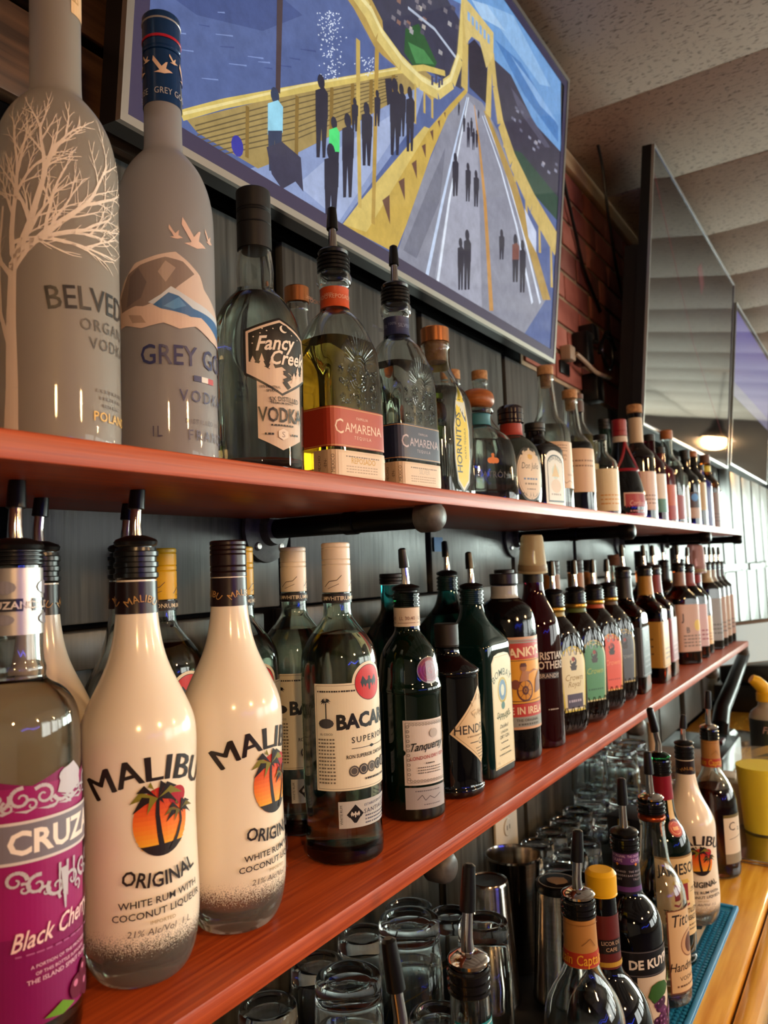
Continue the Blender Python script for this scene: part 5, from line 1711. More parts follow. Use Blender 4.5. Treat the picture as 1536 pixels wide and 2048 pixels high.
b = Bottle('teal glass bottle with black stopper behind the green gin', 0.975, 0.622, SL, [(0.040, 0), (0.044, 0.004), (0.044, 0.19), (0.042, 0.203), (0.028, 0.222), (0.018, 0.236), (0.0165, 0.25), (0.0165, 0.276)], 0)
b.body(M_TEAL)
b.cap(0.277, 0.018, 0.016, M_MATTE, lines=(0.3, 0.6))

# black stone jar with carnival label
def whip(x, y):
    b = Bottle('black jar-shaped whiskey liqueur bottle with red and yellow picture label', x, y, SL, [(0.040, 0), (0.0455, 0.002), (0.0475, 0.008), (0.0475, 0.10), (0.0475, 0.212), (0.0465, 0.228), (0.042, 0.244), (0.032, 0.256), (0.0235, 0.261), (0.0205, 0.266), (0.0205, 0.282)], aim(x, y, 0.45), zs=0.94)
    b.body(noise_mat('speckled_black_glass', '070708', '141416', nscale=120, rough=0.1, lo=0.6, hi=0.8, bump=0.1))
    b.band(0.2625, 0.283, mat('clear_neck', 'a9aaa8', 0.08, coat=0.3))
    b.cap(0.284, 0.0225, 0.020, mat('maroon_black_cap', '160c10', 0.3), lines=(0.1,))
    d = Dec()
    W = 0.07
    d.rect(-W, 0.0, W, 0.148, 'c79a78')
    d.rect(-W, 0.004, W, 0.144, '8e8f88')
    d.rect(-W, 0.020, W, 0.044, 'b3362a')
    d.rect(-W, 0.041, W, 0.112, 'd99a22')
    d.poly([(-W, 0.106), (-0.02, 0.112), (0.03, 0.112), (W, 0.106), (W, 0.132), (0.03, 0.138), (-0.02, 0.138), (-W, 0.132)], 'b3362a')
    d.poly([(-W, 0.134), (-0.02, 0.142), (0.02, 0.140), (W, 0.134), (W, 0.142), (-W, 0.142)], 'a63a2e')
    d.line([(-W, 0.041), (W, 0.041)], 0.001, '3a1a16')
    d.line([(-W, 0.110), (W, 0.110)], 0.001, '3a1a16')
    d.text("SHANKY'S", 0.0, 0.1165, 0.0145, 'e6cfa8', bold=0.03, sx=0.95, slope=0.06)
    d.text('MADE IN IRELAND', 0.005, 0.0245, 0.0115, 'e2c8a4', bold=0.025, sx=0.86)
    d.text('THE ORIGINAL', 0.008, 0.0125, 0.0045, '4a4844', bold=0.01)
    d.dashes(-0.01, 0.0065, 0.03, 0.003, '5a5852', 9)
    B = '5a2f1c'
    d.annulus(0.004, 0.062, 0.012, 0.0145, B, k=1.25)
    d.circ(0.004, 0.062, 0.012, 'c98a1e', ry=0.015)
    d.annulus(0.004, 0.062, 0.003, 0.006, B, k=1.25, n=14)
    for k in range(8):
        a = k * PI / 4
        d.line([(0.004, 0.062), (0.004 + 0.012 * math.cos(a), 0.062 + 0.015 * math.sin(a))], 0.0008, B)
    d.circ(-0.012, 0.072, 0.007, '7a3f2a', ry=0.008, n=12)
    d.poly([(-0.006, 0.076), (0.010, 0.078), (0.012, 0.092), (0.0, 0.094)], 'b07a52')
    d.circ(0.002, 0.098, 0.0055, '9c6a48', n=12)
    d.poly([(-0.004, 0.1), (0.008, 0.1), (0.006, 0.106), (-0.002, 0.106)], B)
    d.line([(0.008, 0.088), (0.024, 0.094), (0.032, 0.092)], 0.0026, 'a86f4a', 0.0016)
    d.poly([(0.022, 0.056), (0.04, 0.06), (0.046, 0.086), (0.038, 0.092), (0.026, 0.078)], '7a4a34')
    d.line([(-0.03, 0.046), (0.0, 0.0445), (0.04, 0.047)], 0.0012, B)
    d.line([(-0.032, 0.06), (-0.022, 0.068), (-0.024, 0.084)], 0.0018, B)
    b.label(d, 0.052, name='picture_label', dx=0.0035)
whip(1.141, 0.515)

# red brandy with an upturned plastic cup over its spout
def cup_over(b, z, c, k=1.0, label='upturned translucent plastic cup over a brandy spout'):
    p = b.root.location
    t = thing('plastic_cup', label, 'cup', (p.x, p.y, p.z + z))
    pr = [(0.0245 * k, 0), (0.0255 * k, 0.001), (0.0245 * k, 0.004), (0.0185 * k, 0.060 * k), (0.0165 * k, 0.064 * k), (0, 0.065 * k)]
    MB().lathe(pr, 32, cap=False).build('cup_body', mat('milky_plastic_' + c, c, 0.4, trans=0.5, ior=1.2), t)
    MB().lathe([(0.0248 * k, 0.0045), (0.0252 * k, 0.0055), (0.024 * k, 0.0145), (0.0235 * k, 0.0135)], 32, cap=False).build('rim_band', mat('brownish_rim', '8a7654', 0.5), t)
    t.rotation_euler = (0.06, -0.08, 0)
b = Bottle('dark red brandy bottle with white lettering on clear glass', 1.232, 0.502, SL, [(0.034, 0), (0.039, 0.002), (0.040, 0.006), (0.040, 0.17), (0.0395, 0.192), (0.036, 0.21), (0.026, 0.229), (0.0185, 0.245), (0.0165, 0.262), (0.016, 0.288)], aim(1.232, 0.502, 0.35))
b.body(M_REDGL)
b.band(0.268, 0.288, M_MATTE)
b.pourer(0.29, 0.0165, tilt=0.05)
d = Dec()
d.text('CHRISTIAN', 0.004, 0.033, 0.0125, 'c9bcae', sx=0.8, bold=0.015)
d.text('BROTHERS', 0.004, 0.018, 0.0125, 'c9bcae', sx=0.8, bold=0.015)
d.rect(-0.012, 0.002, 0.024, 0.012, '2a2020')
d.text('BRANDY', 0.006, 0.0035, 0.007, 'bdb0a2')
d.dashes(0.0, -0.048, 0.02, 0.002, 'a89c90', 6)
b.label(d, 0.11, name='printing')
cup_over(b, 0.284, 'd8c8a0')

# faceted whisky flasks with arched labels
CRP = [(0.034, 0), (0.043, 0.004), (0.048, 0.014), (0.0500, 0.035), (0.0500, 0.10), (0.0490, 0.135), (0.047, 0.162), (0.038, 0.182), (0.026, 0.196), (0.0185, 0.204), (0.0175, 0.212), (0.0195, 0.2145), (0.0195, 0.219), (0.017, 0.222), (0.0165, 0.232)]
def flask(label, x, y, c, edge, ribbon, liq=M_BROWNGL):
    b = Bottle(label, x, y, SL, CRP, aim(x, y, 0.72), sec=boxsec(3.2, 0.80, 0.15, 0.20))
    b.body(liq)
    q = MB()
    for k in range(22):
        a = 2 * PI * (k + 0.5) / 22
        for z0, z1, sl in ((0.012, 0.05, 1), (0.012, 0.05, -1), (0.138, 0.176, 1), (0.138, 0.176, -1)):
            pts = []
            for i in range(5):
                t = i / 4
                z = z0 + (z1 - z0) * t
                aa = a + sl * 0.24 * (t - 0.5)
                n, ar = b.sec(z)
                r = b.r(z)
                f = (abs(math.cos(aa)) ** n + abs(math.sin(aa)) ** n) ** (-1.0 / n)
                pts.append(((r * f + 0.0002) * math.cos(aa), (r * f * 1.0 + 0.0002) * ar * math.sin(aa), z))
            q.tube(pts, 0.0011, 4, cap=False)
    q.build('cut_ribs', liq, b.root)['kind'] = 'stuff'
    b.band(0.2045, 0.212, mat('ribbon_' + ribbon, ribbon, 0.5))
    b.band(0.2125, 0.2205, M_GOLDF)
    b.collar(0.2215, 0.243, 0.0165, M_BLACK)
    b.pourer(0.245, 0.0165, tilt=0.08, az=0.6)
    d = Dec()
    def arch(w_, h, r):
        return [(-w_ * 0.78, 0), (w_ * 0.78, 0), (w_, h - r)] + [(w_ * math.cos(t), h - r + r * math.sin(t)) for t in [PI * i / 12 for i in range(1, 12)]] + [(-w_, h - r)]
    d.poly(arch(0.033, 0.112, 0.033), edge)
    d.poly([(p[0] * 0.88, 0.003 + p[1] * 0.95) for p in arch(0.033, 0.112, 0.033)], c)
    d.circ(0, 0.085, 0.0085, '2a1a18', n=14)
    d.poly([(-0.009, 0.078), (0.009, 0.078), (0.006, 0.070), (-0.006, 0.070)], '33231e')
    d.circ(0, 0.089, 0.004, '8f2a22', n=10)
    return b, d, arch
b, d, A = flask('faceted whisky flask with pale yellow arched label and purple panel', 1.328, 0.505, 'd9d2ac', 'cfc04a', '8f7a3a')
d.text('Crown', 0, 0.053, 0.011, '8a6f2c', shear=0.3)
d.text('Royal', 0, 0.042, 0.010, '8a6f2c', shear=0.3)
d.rect(-0.019, 0.006, 0.019, 0.030, '453a52')
d.dashes(-0.016, 0.016, 0.016, 0.004, 'a89cae', 6)
b.label(d, 0.042, name='arched_label', dx=0.005, dy=0.02)
b, d, A = flask('faceted whisky flask with green arched label', 1.440, 0.503, '4a8a5c', 'c9c08a', '4f5f2a')
d.text('Crown', 0, 0.050, 0.011, 'a9b85a', shear=0.3)
d.dashes(-0.02, 0.02, 0.02, 0.003, '2f5f40', 7)
b.label(d, 0.042, name='arched_label', dx=0.005, dy=0.02)
b, d, A = flask('faceted whisky flask with orange-red arched label', 1.567, 0.508, 'd9543c', 'e0a852', 'a5401e')
d.text('Crown', 0, 0.050, 0.011, 'e88a5a', shear=0.3)
d.dashes(-0.02, 0.02, 0.02, 0.003, 'b53c2c', 7)
b.label(d, 0.042, name='arched_label', dx=0.005, dy=0.02)
b, d, A = flask('faceted whisky flask with dark grey gold-edged arched label', 1.676, 0.512, '4a4c54', 'b5a05a', '4a3320')
d.text('Crown', 0, 0.050, 0.011, '8a8c90', shear=0.3)
b.label(d, 0.042, name='arched_label', dx=0.005, dy=0.02)

# square whiskeys
SQP = [(0.040, 0), (0.0435, 0.003), (0.0435, 0.10), (0.0435, 0.165), (0.042, 0.177), (0.034, 0.188), (0.024, 0.196), (0.0195, 0.205), (0.0175, 0.222), (0.0165, 0.25), (0.0165, 0.262)]
def square(label, x, y, body, band_, c, txt, tc_, tall=0.110):
    b = Bottle(label, x, y, SL, SQP, 0.05, sec=boxsec(8, 1.0, 0.172, 0.205))
    b.body(body)
    b.band(0.212, 0.258, mat('neck_wrap_' + band_, band_, 0.4))
    b.collar(0.258, 0.276, 0.0172, M_BLACK, n=2)
    b.pourer(0.277, 0.0175, tilt=0.07, az=0.4)
    d = Dec()
    d.rect(-0.122, 0, 0.044, tall, c)
    d.frame(-0.040, 0.004, 0.040, tall - 0.004, 0.0012, tc_)
    d.text(txt[0], 0, tall * 0.70, 0.012, tc_, bold=0.015, sx=0.8)
    d.text(txt[1], 0, tall * 0.52, 0.010, tc_, sx=0.8)
    for k in range(3):
        d.dashes(-0.026, tall * (0.38 - 0.1 * k), 0.026, 0.004, tc_, 7, seed=k)
        d.dashes(-0.11, tall * (0.6 - 0.16 * k), -0.06, 0.004, tc_, 7, seed=k)
    b.label(d, 0.038, name='wrap_label', dx=0.006, dy=0.05)
    return b
square('square whiskey bottle with black and grey label and dark neck', 1.800, 0.512, M_DKAMBER, '1a181c', '33343a', ("JACK", "DANIEL'S"), '85868a')
square('square honey whiskey bottle with yellow label and gold neck', 1.965, 0.506, M_AMBERGL, 'a97b2c', 'b98d3c', ('', ''), '6a4c1c')
square('square cinnamon whiskey bottle with dark red label and red neck', 2.082, 0.512, M_DKAMBER, '7a1a22', '7f2c34', ('', ''), 'b0666a')

def plain(label, x, y, z, R, H, nr, zs, zn, body, capm, lab, ribbon=None, pour=False, sec=None, off=0.6, fill=None, liq=None, capkind='cap', caph=0.02, capr=None, lz=None, decal=None, group=None, capl=(0.3, 0.6)):
    b = Bottle(label, x, y, z, std(R, H, nr, zs, zn), aim(x, y, off), group, sec=sec)
    if fill:
        b.shell(fill=fill, liq=liq, seg=36)
    else:
        b.body(body, 36)
    if ribbon:
        b.band(H - ribbon[1], H - ribbon[2], mat('neck_wrap_' + ribbon[0], ribbon[0], 0.4))
    if pour:
        b.collar(H - 0.004, H + 0.012, nr * 1.05, M_BLACK, n=2)
        b.pourer(H + 0.013, nr * 1.05, tilt=0.08, az=random.uniform(0, 2))
    elif capkind == 'cork':
        b.cap(H + 0.0005, (capr or nr * 1.15), caph, capm, name='stopper', round_=0.003)
    else:
        b.cap(H + 0.0005, (capr or nr * 1.05), caph, capm, lines=capl)
    if lab:
        c, z0, z1, wd = lab
        d = Dec()
        d.rect(-wd, 0, wd, z1 - z0, c)
        if decal:
            decal(d, wd, z1 - z0)
        b.label(d, z0, name='front_label', dx=0.005, dy=0.03)
    return b
def lines_deco(tc_, title=None, th=0.010, n=3, title2=None):
    def f(d, wd, h):
        if title:
            d.text(title, 0, h * 0.66, th, tc_, bold=0.01, sx=0.8)
        if title2:
            d.text(title2, 0, h * 0.48, th * 0.7, tc_, bold=0.01, sx=0.8)
        for k in range(n):
            d.dashes(-wd * 0.6, h * (0.36 - 0.1 * k), wd * 0.6, h * 0.03, tc_, 7, seed=k)
    return f
plain('tall slim clear bottle between the red-label and pink-label whiskeys', 2.235, 0.56, SL, 0.036, 0.27, 0.015, 0.19, 0.235, M_SMOKE, M_MATTE, None)
def beam(d, wd, h):
    d.text('J', -wd * 0.3, h * 0.66, 0.020, '33241f', bold=0.02)
    d.text('B', -wd * 0.1, h * 0.4, 0.016, '33241f', bold=0.02)
    d.circ(wd * 0.3, h * 0.55, 0.011, 'd8b84a', ry=0.016, n=16)
    for k in range(4):
        d.dashes(-wd * 0.3, h * (0.32 - 0.07 * k), wd * 0.6, h * 0.03, '6f5a4c', 6, seed=k)
plain('bourbon bottle with tall pinkish paper label and beige neck', 2.325, 0.503, SL, 0.040, 0.265, 0.0165, 0.178, 0.225, M_DKAMBER, None, ('c09a86', 0.036, 0.168, 0.08), ('8d6a5a', 0.045, 0.006), True, boxsec(5, 0.95, 0.175, 0.21), decal=beam)
plain('bourbon bottle with pale pink label and red mark, just beyond the pinkish label', 2.462, 0.505, SL, 0.039, 0.26, 0.0165, 0.178, 0.225, M_DKAMBER, None, ('c7a4a4', 0.036, 0.160, 0.08), ('8a4a4c', 0.045, 0.006), True, boxsec(5, 0.95, 0.175, 0.21), decal=lines_deco('8a2c40', None))
b = plain('whiskey bottle with orange-yellow label under an upturned pink cup', 2.585, 0.508, SL, 0.040, 0.25, 0.016, 0.160, 0.21, M_DKAMBER, None, ('d09a4e', 0.030, 0.118, 0.075), ('8a1c26', 0.03, 0.004), True, decal=lines_deco('7f4a1e', None))
cup_over(b, 0.252, 'c99a98', 1.35, 'upturned pinkish plastic cup over the spout of the orange-label whiskey')
for i, x in enumerate((2.70, 2.785, 2.868, 2.95)):
    plain(('dark bottle with grey label, first in the row of four at the far end',
           'dark bottle second in the row of four at the far end of the lower shelf',
           'dark bottle third in the row of four at the far end of the lower shelf',
           'last dark bottle at the far end of the lower shelf')[i], x, 0.498, SL, 0.0325, 0.262, 0.0155, 0.19, 0.232, M_BROWNGL, None, (('8a8684', 'a8846c', 'b08f72', 'a37a62')[i], 0.03, 0.165, 0.06),
          (('b0a080', '9a8f84', '3a3236', '3a3236')[i], 0.045, 0.006), True, boxsec(6, 0.95, 0.19, 0.22), decal=lines_deco('3a3432', None))

# ---------------- lower shelf, back row
plain('bourbon bottle with black cap and brown neck wrap behind the yellow-label flask', 1.60, 0.61, SL, 0.042, 0.275, 0.018, 0.18, 0.225, M_AMBERGL, M_MATTE, None, ('8a5a2a', 0.05, 0.001), caph=0.028)
plain('bourbon bottle with black cap and brown neck wrap behind the green-label flask', 1.757, 0.61, SL, 0.042, 0.275, 0.018, 0.18, 0.225, M_AMBERGL, M_MATTE, None, ('9a6630', 0.05, 0.001), caph=0.028)
plain('bourbon bottle with black cap and brown neck wrap behind the red-label flask', 1.867, 0.615, SL, 0.042, 0.275, 0.018, 0.18, 0.225, M_AMBERGL, M_MATTE, None, ('8f5c2c', 0.05, 0.001), caph=0.028)
plain('clear bottle with brown cap behind the square black-label whiskey', 2.10, 0.615, SL, 0.042, 0.285, 0.02, 0.19, 0.24, M_SMOKE, mat('brown_cap', '6b4a3c', 0.5), None, caph=0.03)
plain('amber bottle with tall black cap behind the dark red label whiskey', 2.38, 0.62, SL, 0.042, 0.265, 0.019, 0.18, 0.225, M_AMBERGL, M_MATTE, None, caph=0.06)
plain('dark bottle with silver spout behind the pinkish-label bourbon', 2.62, 0.612, SL, 0.040, 0.275, 0.016, 0.19, 0.235, M_BROWNGL, None, None, ('2a2628', 0.05, 0.004), True)
plain('clear bottle with black-tipped spout at the back near the far end', 2.85, 0.612, SL, 0.040, 0.275, 0.016, 0.19, 0.235, M_SMOKE, None, None, ('55524e', 0.05, 0.004), True)
plain('dark cognac bottle behind the red brandy', 1.36, 0.612, SL, 0.042, 0.26, 0.018, 0.17, 0.22, M_BROWNGL, M_MATTE, None, caph=0.03)
# ------------------------------------------------------------------ upper shelf, from the left
def tree_bottle(x, y):
    b = Bottle('tall frosted vodka bottle printed with a bare white tree', x, y, SU, [(0.036, 0), (0.0425, 0.002), (0.0442, 0.008), (0.0442, 0.10), (0.0442, 0.200), (0.0435, 0.215), (0.0405, 0.232), (0.034, 0.247), (0.0255, 0.258), (0.0195, 0.264), (0.0183, 0.272), (0.0183, 0.36), (0.0183, 0.40)], aim(x, y, 0.82), zs=1.04)
    b.body(M_FROST, 64)
    b.cap(0.401, 0.0187, 0.03, M_SILVERF)
    d = Dec()
    d.rect(0.000, 0, 0.019, 0.10, 'd9b184')
    d.text('BELVEDERE', 0.0075, 0.058, 0.0085, '3b3a5a', rot=PI / 2, sx=0.85)
    d.text('B', 0.0075, 0.012, 0.008, 'a9824e', rot=PI / 2)
    b.label(d, 0.325, x0=-0.006, name='neck_label')
    d = Dec()
    W = 'e2d2c2'
    R = random.Random(11)
    d.line([(-0.0745, 0.0), (-0.0735, 0.03), (-0.0740, 0.075), (-0.0725, 0.115)], 0.0125, W, 0.0062)
    d.line([(-0.076, 0.06), (-0.084, 0.082), (-0.086, 0.12), (-0.081, 0.155)], 0.0042, W, 0.002)
    def grow(px, py, ang, L, w_, depth):
        n = 4
        pts = [(px, py)]
        a = ang
        for i in range(n):
            a += R.uniform(-0.16, 0.16)
            pts.append((pts[-1][0] + L / n * math.cos(a), pts[-1][1] + L / n * math.sin(a)))
        d.line(pts, w_, W, w_ * 0.55)
        if depth <= 0:
            return
        for t in ((1, -0.45), (2, 0.6), (3, -0.6), (4, 0.35), (4, -0.3)):
            if R.random() < 0.9:
                q = pts[t[0]]
                na = a + t[1] + R.uniform(-0.2, 0.2)
                na = na * 0.85 + 0.15 * PI / 2
                grow(q[0], q[1], na, L * R.uniform(0.45, 0.62), w_ * 0.5, depth - 1)
    grow(-0.0725, 0.112, 1.15, 0.062, 0.0062, 3)
    grow(-0.0735, 0.108, 0.80, 0.072, 0.0050, 3)
    grow(-0.0725, 0.120, 1.75, 0.055, 0.0048, 3)
    grow(-0.0735, 0.118, 0.45, 0.055, 0.0042, 3)
    grow(-0.074, 0.106, 2.3, 0.045, 0.0038, 3)
    grow(-0.0732, 0.128, 0.1, 0.05, 0.0034, 2)
    d.it = [([p for polys, c in d.it for p in polys], d.it[0][1])]
    b.label(d, 0.012, name='tree_print', m=print_mat('pale_print', 0.35))
    d = Dec()
    K = '1f1a1a'
    d.text('BELVEDERE', 0.0, 0.0, 0.0165, K, sx=0.86, arc=0.30, bold=0.006)
    d.text('ORGANIC', 0.0, -0.014, 0.0085, '4c443f', sp=1.2, sx=0.9, arc=0.3)
    d.text('VODKA', 0.0, -0.0265, 0.0085, '4c443f', sp=1.2, sx=0.9, arc=0.3)
    for k in range(3):
        d.dashes(-0.016 + 0.003 * k, -0.056 - 0.005 * k, 0.016 - 0.003 * k, 0.002, '6a5f56', 8, seed=k)
    d.text('POLAND', 0.001, -0.076, 0.0066, 'd9a94a', sp=1.1, bold=0.012)
    b.label(d, 0.098, x0=0.0, name='lettering')
tree_bottle(0.341, 0.503)

def goose(d, x, y, s, c):
    d.poly([(x - 0.5 * s, y), (x - 0.12 * s, y + 0.15 * s), (x - 0.6 * s, y + 0.85 * s), (x - 0.55 * s, y + 1.2 * s), (x + 0.02 * s, y + 0.42 * s), (x + 0.3 * s, y + 0.75 * s), (x + 0.42 * s, y + 0.78 * s), (x + 0.3 * s, y + 0.3 * s), (x + 0.62 * s, y + 0.2 * s), (x + 0.78 * s, y + 0.12 * s), (x + 0.55 * s, y + 0.06 * s), (x + 0.2 * s, y - 0.08 * s)], c)
def geese_bottle(x, y):
    b = Bottle('tall frosted vodka bottle with blue foil neck, flying geese and mountains', x, y, SU, [(0.034, 0), (0.0405, 0.002), (0.0418, 0.008), (0.0418, 0.1), (0.0418, 0.200), (0.041, 0.217), (0.038, 0.232), (0.0315, 0.248), (0.023, 0.259), (0.0172, 0.265), (0.0163, 0.272), (0.0160, 0.31), (0.0158, 0.345)], aim(x, y, 0.66), zs=1.055)
    b.body(M_FROST2, 64)
    NB = mat('navy_foil', '12345f', 0.22, 0.3, coat=0.4)
    b.band(0.303, 0.348, NB)
    cp = b.cap(0.3485, 0.0165, 0.034, NB, lines=(0.1, 0.3))
    MB().lathe([(0.0166, 0.3585), (0.0170, 0.359), (0.0170, 0.3605), (0.0166, 0.361)], 32, cap=False).build('red_ring', mat('red_ring', 'a8182c', 0.3), cp)
    MB().lathe([(0.0166, 0.3745), (0.0170, 0.375), (0.0170, 0.3758), (0.0166, 0.3762)], 32, cap=False).build('silver_ring', M_SILVERF, cp)
    d = Dec()
    for k in range(4):
        x0 = -0.036 + 0.024 * k
        goose(d, x0, 0.024, 0.012, 'd9b79c')
        goose(d, x0 + 0.010, 0.034, 0.006, 'd9b79c')
    d.text('GREY GOOSE   GREY GOOSE   GREY GOOSE', 0, 0.006, 0.0055, 'a9a6a4', sx=0.75, sp=1.05)
    b.label(d, 0.303, name='neck_print', m=M_FOIL, base=0.0013)
    d = Dec()
    PK = 'd3b2a2'
    goose(d, -0.006, 0.163, 0.0175, PK)
    goose(d, -0.022, 0.166, 0.0085, PK)
    goose(d, 0.012, 0.171, 0.0085, PK)
    # mountains
    d.poly([(-0.075, 0.120), (-0.066, 0.134), (-0.055, 0.146), (-0.047, 0.148), (-0.034, 0.152), (-0.022, 0.155), (-0.012, 0.149), (0.0, 0.140), (0.004, 0.130), (0.03, 0.112), (0.046, 0.105), (0.046, 0.09), (0.0, 0.10), (-0.075, 0.10)], 'c9b3a6')
    d.poly([(-0.072, 0.120), (-0.062, 0.138), (-0.05, 0.144), (-0.03, 0.150), (-0.016, 0.148), (-0.006, 0.140), (-0.02, 0.128), (-0.03, 0.118), (-0.045, 0.112), (-0.07, 0.106)], '7f6f68')
    d.poly([(-0.06, 0.136), (-0.052, 0.142), (-0.045, 0.130), (-0.05, 0.118), (-0.064, 0.112)], '6a5e5c')
    d.poly([(-0.03, 0.147), (-0.022, 0.142), (-0.030, 0.13), (-0.036, 0.138)], 'a38f84')
    d.poly([(-0.044, 0.114), (-0.034, 0.120), (-0.026, 0.127), (-0.016, 0.122), (-0.006, 0.118), (0.02, 0.112), (0.046, 0.108), (0.046, 0.098), (0.02, 0.104), (-0.01, 0.108), (-0.036, 0.111)], 'bfc6ce')
    d.poly([(-0.04, 0.112), (-0.028, 0.122), (-0.02, 0.120), (-0.008, 0.112), (0.02, 0.108), (0.046, 0.102), (0.046, 0.092), (0.012, 0.098), (-0.014, 0.106), (-0.034, 0.109)], '2f6296')
    d.poly([(-0.02, 0.119), (-0.014, 0.113), (-0.024, 0.109), (-0.032, 0.111)], '4f86b8')
    d.poly([(-0.075, 0.108), (-0.055, 0.112), (-0.04, 0.110), (-0.018, 0.104), (0.0, 0.106), (0.026, 0.094), (0.046, 0.090), (0.046, 0.082), (0.03, 0.088), (0.012, 0.090), (-0.006, 0.098), (-0.02, 0.094), (-0.032, 0.098), (-0.05, 0.094), (-0.065, 0.098), (-0.075, 0.096)], 'ceb3a3')
    d.poly([(-0.062, 0.106), (-0.05, 0.104), (-0.046, 0.098), (-0.058, 0.099)], 'a88f80')
    d.text('GREY GOOSE', 0.006, 0.066, 0.0158, '2c2f5c', sx=0.86, bold=0.008)
    d.rect(-0.0085, 0.0545, -0.001, 0.059, '2c2f5c')
    d.rect(-0.001, 0.0545, 0.0065, 0.059, 'd9d2cc')
    d.rect(0.0065, 0.0545, 0.014, 0.059, 'b03a40')
    d.text('VODKA', 0.004, 0.038, 0.0095, '3c3c62', sp=1.35, sx=0.9)
    d.text('DISTILLED IN', 0.002, 0.021, 0.0036, '5a4a52', sp=1.3)
    d.text('FRANCE', 0.010, 0.008, 0.0085, '4c4862', sp=1.35, sx=0.9)
    d.text('1L', -0.038, 0.010, 0.0085, '4c4862', sx=0.8)
    b.label(d, 0.012, name='printing')
geese_bottle(0.447, 0.505)

def creek(x, y):
    b = Bottle('round clear vodka bottle with black cap and black hexagon night-sky label', x, y, SU, [(0.036, 0), (0.0425, 0.002), (0.0435, 0.008), (0.0432, 0.02), (0.0440, 0.06), (0.0452, 0.12), (0.0445, 0.142), (0.040, 0.162), (0.030, 0.180), (0.0205, 0.189), (0.0178, 0.194), (0.0182, 0.205), (0.0186, 0.214), (0.0165, 0.232), (0.015, 0.240), (0.015, 0.258)], aim(x, y, 0.5))
    b.shell(fill=0.185, liq=L_CLEAR)
    b.cap(0.2325, 0.0172, 0.062, M_MATTE, lines=(0.42, 0.62, 0.66))
    d = Dec()
    PK, K = 'd9bfa8', '17120f'
    hx = [(-0.033, 0.098), (0.0, 0.113), (0.033, 0.098), (0.033, 0.054), (0.0, 0.034), (-0.033, 0.054)]
    d.poly([(-0.024, 0.060), (0.024, 0.060), (0.024, -0.014), (0.0, -0.026), (-0.024, -0.014)], 'c9b09a')
    d.poly([(p[0] * 1.07, 0.0735 + (p[1] - 0.0735) * 1.07) for p in hx], K)
    d.poly(hx, PK)
    d.poly([(p[0] * 0.93, 0.0735 + (p[1] - 0.0735) * 0.93) for p in hx], K)
    d.poly([(-0.031, 0.066), (-0.022, 0.064), (-0.012, 0.058), (0.0, 0.062), (0.012, 0.054), (0.031, 0.058), (0.031, 0.055), (0.0, 0.0365), (-0.031, 0.055)], PK)
    for tx, ty, h in ((-0.027, 0.058, 0.014), (-0.019, 0.056, 0.019), (-0.010, 0.054, 0.018), (0.02, 0.05, 0.016), (0.028, 0.053, 0.015), (0.014, 0.046, 0.012)):
        for q in range(3):
            d.poly([(tx - 0.0042 + q * 0.0009, ty + q * h * 0.28), (tx + 0.0042 - q * 0.0009, ty + q * h * 0.28), (tx, ty + h * (0.5 + q * 0.25))], PK)
    d.line([(0.010, 0.060), (0.002, 0.056), (0.010, 0.052), (0.002, 0.047), (0.008, 0.040)], 0.0032, K, 0.005)
    d.text('Fancy', -0.004, 0.080, 0.0155, 'ecdccb', shear=0.3, sx=0.78, bold=0.02, slope=0.12)
    d.text('Creek', 0.010, 0.0655, 0.0150, 'ecdccb', shear=0.3, sx=0.78, bold=0.02, slope=0.08)
    d.circ(0.003, 0.103, 0.0042, 'ecdccb', n=16)
    d.circ(0.0048, 0.1042, 0.0037, K, n=16)
    for px, py in ((-0.026, 0.092), (-0.02, 0.096), (-0.014, 0.099), (-0.008, 0.102), (-0.027, 0.085), (-0.018, 0.101), (0.012, 0.098), (0.02, 0.095)):
        d.circ(px, py, 0.0007, 'ecdccb', n=6)
    d.text('100% INDUSTRIAL', -0.012, 0.0385, 0.0026, K, bold=0.01, sx=0.7)
    d.text('SPIRITS', -0.010, 0.0345, 0.0026, K, bold=0.01)
    d.text('5X DISTILLED', 0.003, 0.0255, 0.0050, K, bold=0.008, sx=0.75, arc=0.08)
    d.text('PREMIUM SPIRITS', 0.0, 0.0222, 0.0022, K, bold=0.01)
    d.text('VODKA', 0.0, 0.0035, 0.0155, K, sx=0.62, bold=0.015)
    d.dashes(-0.012, -0.001, 0.012, 0.0018, K, 8)
    d.poly([(0.0, -0.0035), (0.005, -0.0062), (0.005, -0.0125), (0.0, -0.0155), (-0.005, -0.0125), (-0.005, -0.0062)], 'e6d6c6')
    d.text('S', 0, -0.0125, 0.006, '8f7a6c')
    d.dashes(-0.018, -0.0105, -0.009, 0.002, K, 3)
    d.dashes(0.009, -0.0105, 0.018, 0.002, K, 3)
    d.scaled(1.0, 0.9)
    b.label(d, 0.049, name='front_label')
creek(0.565, 0.508)

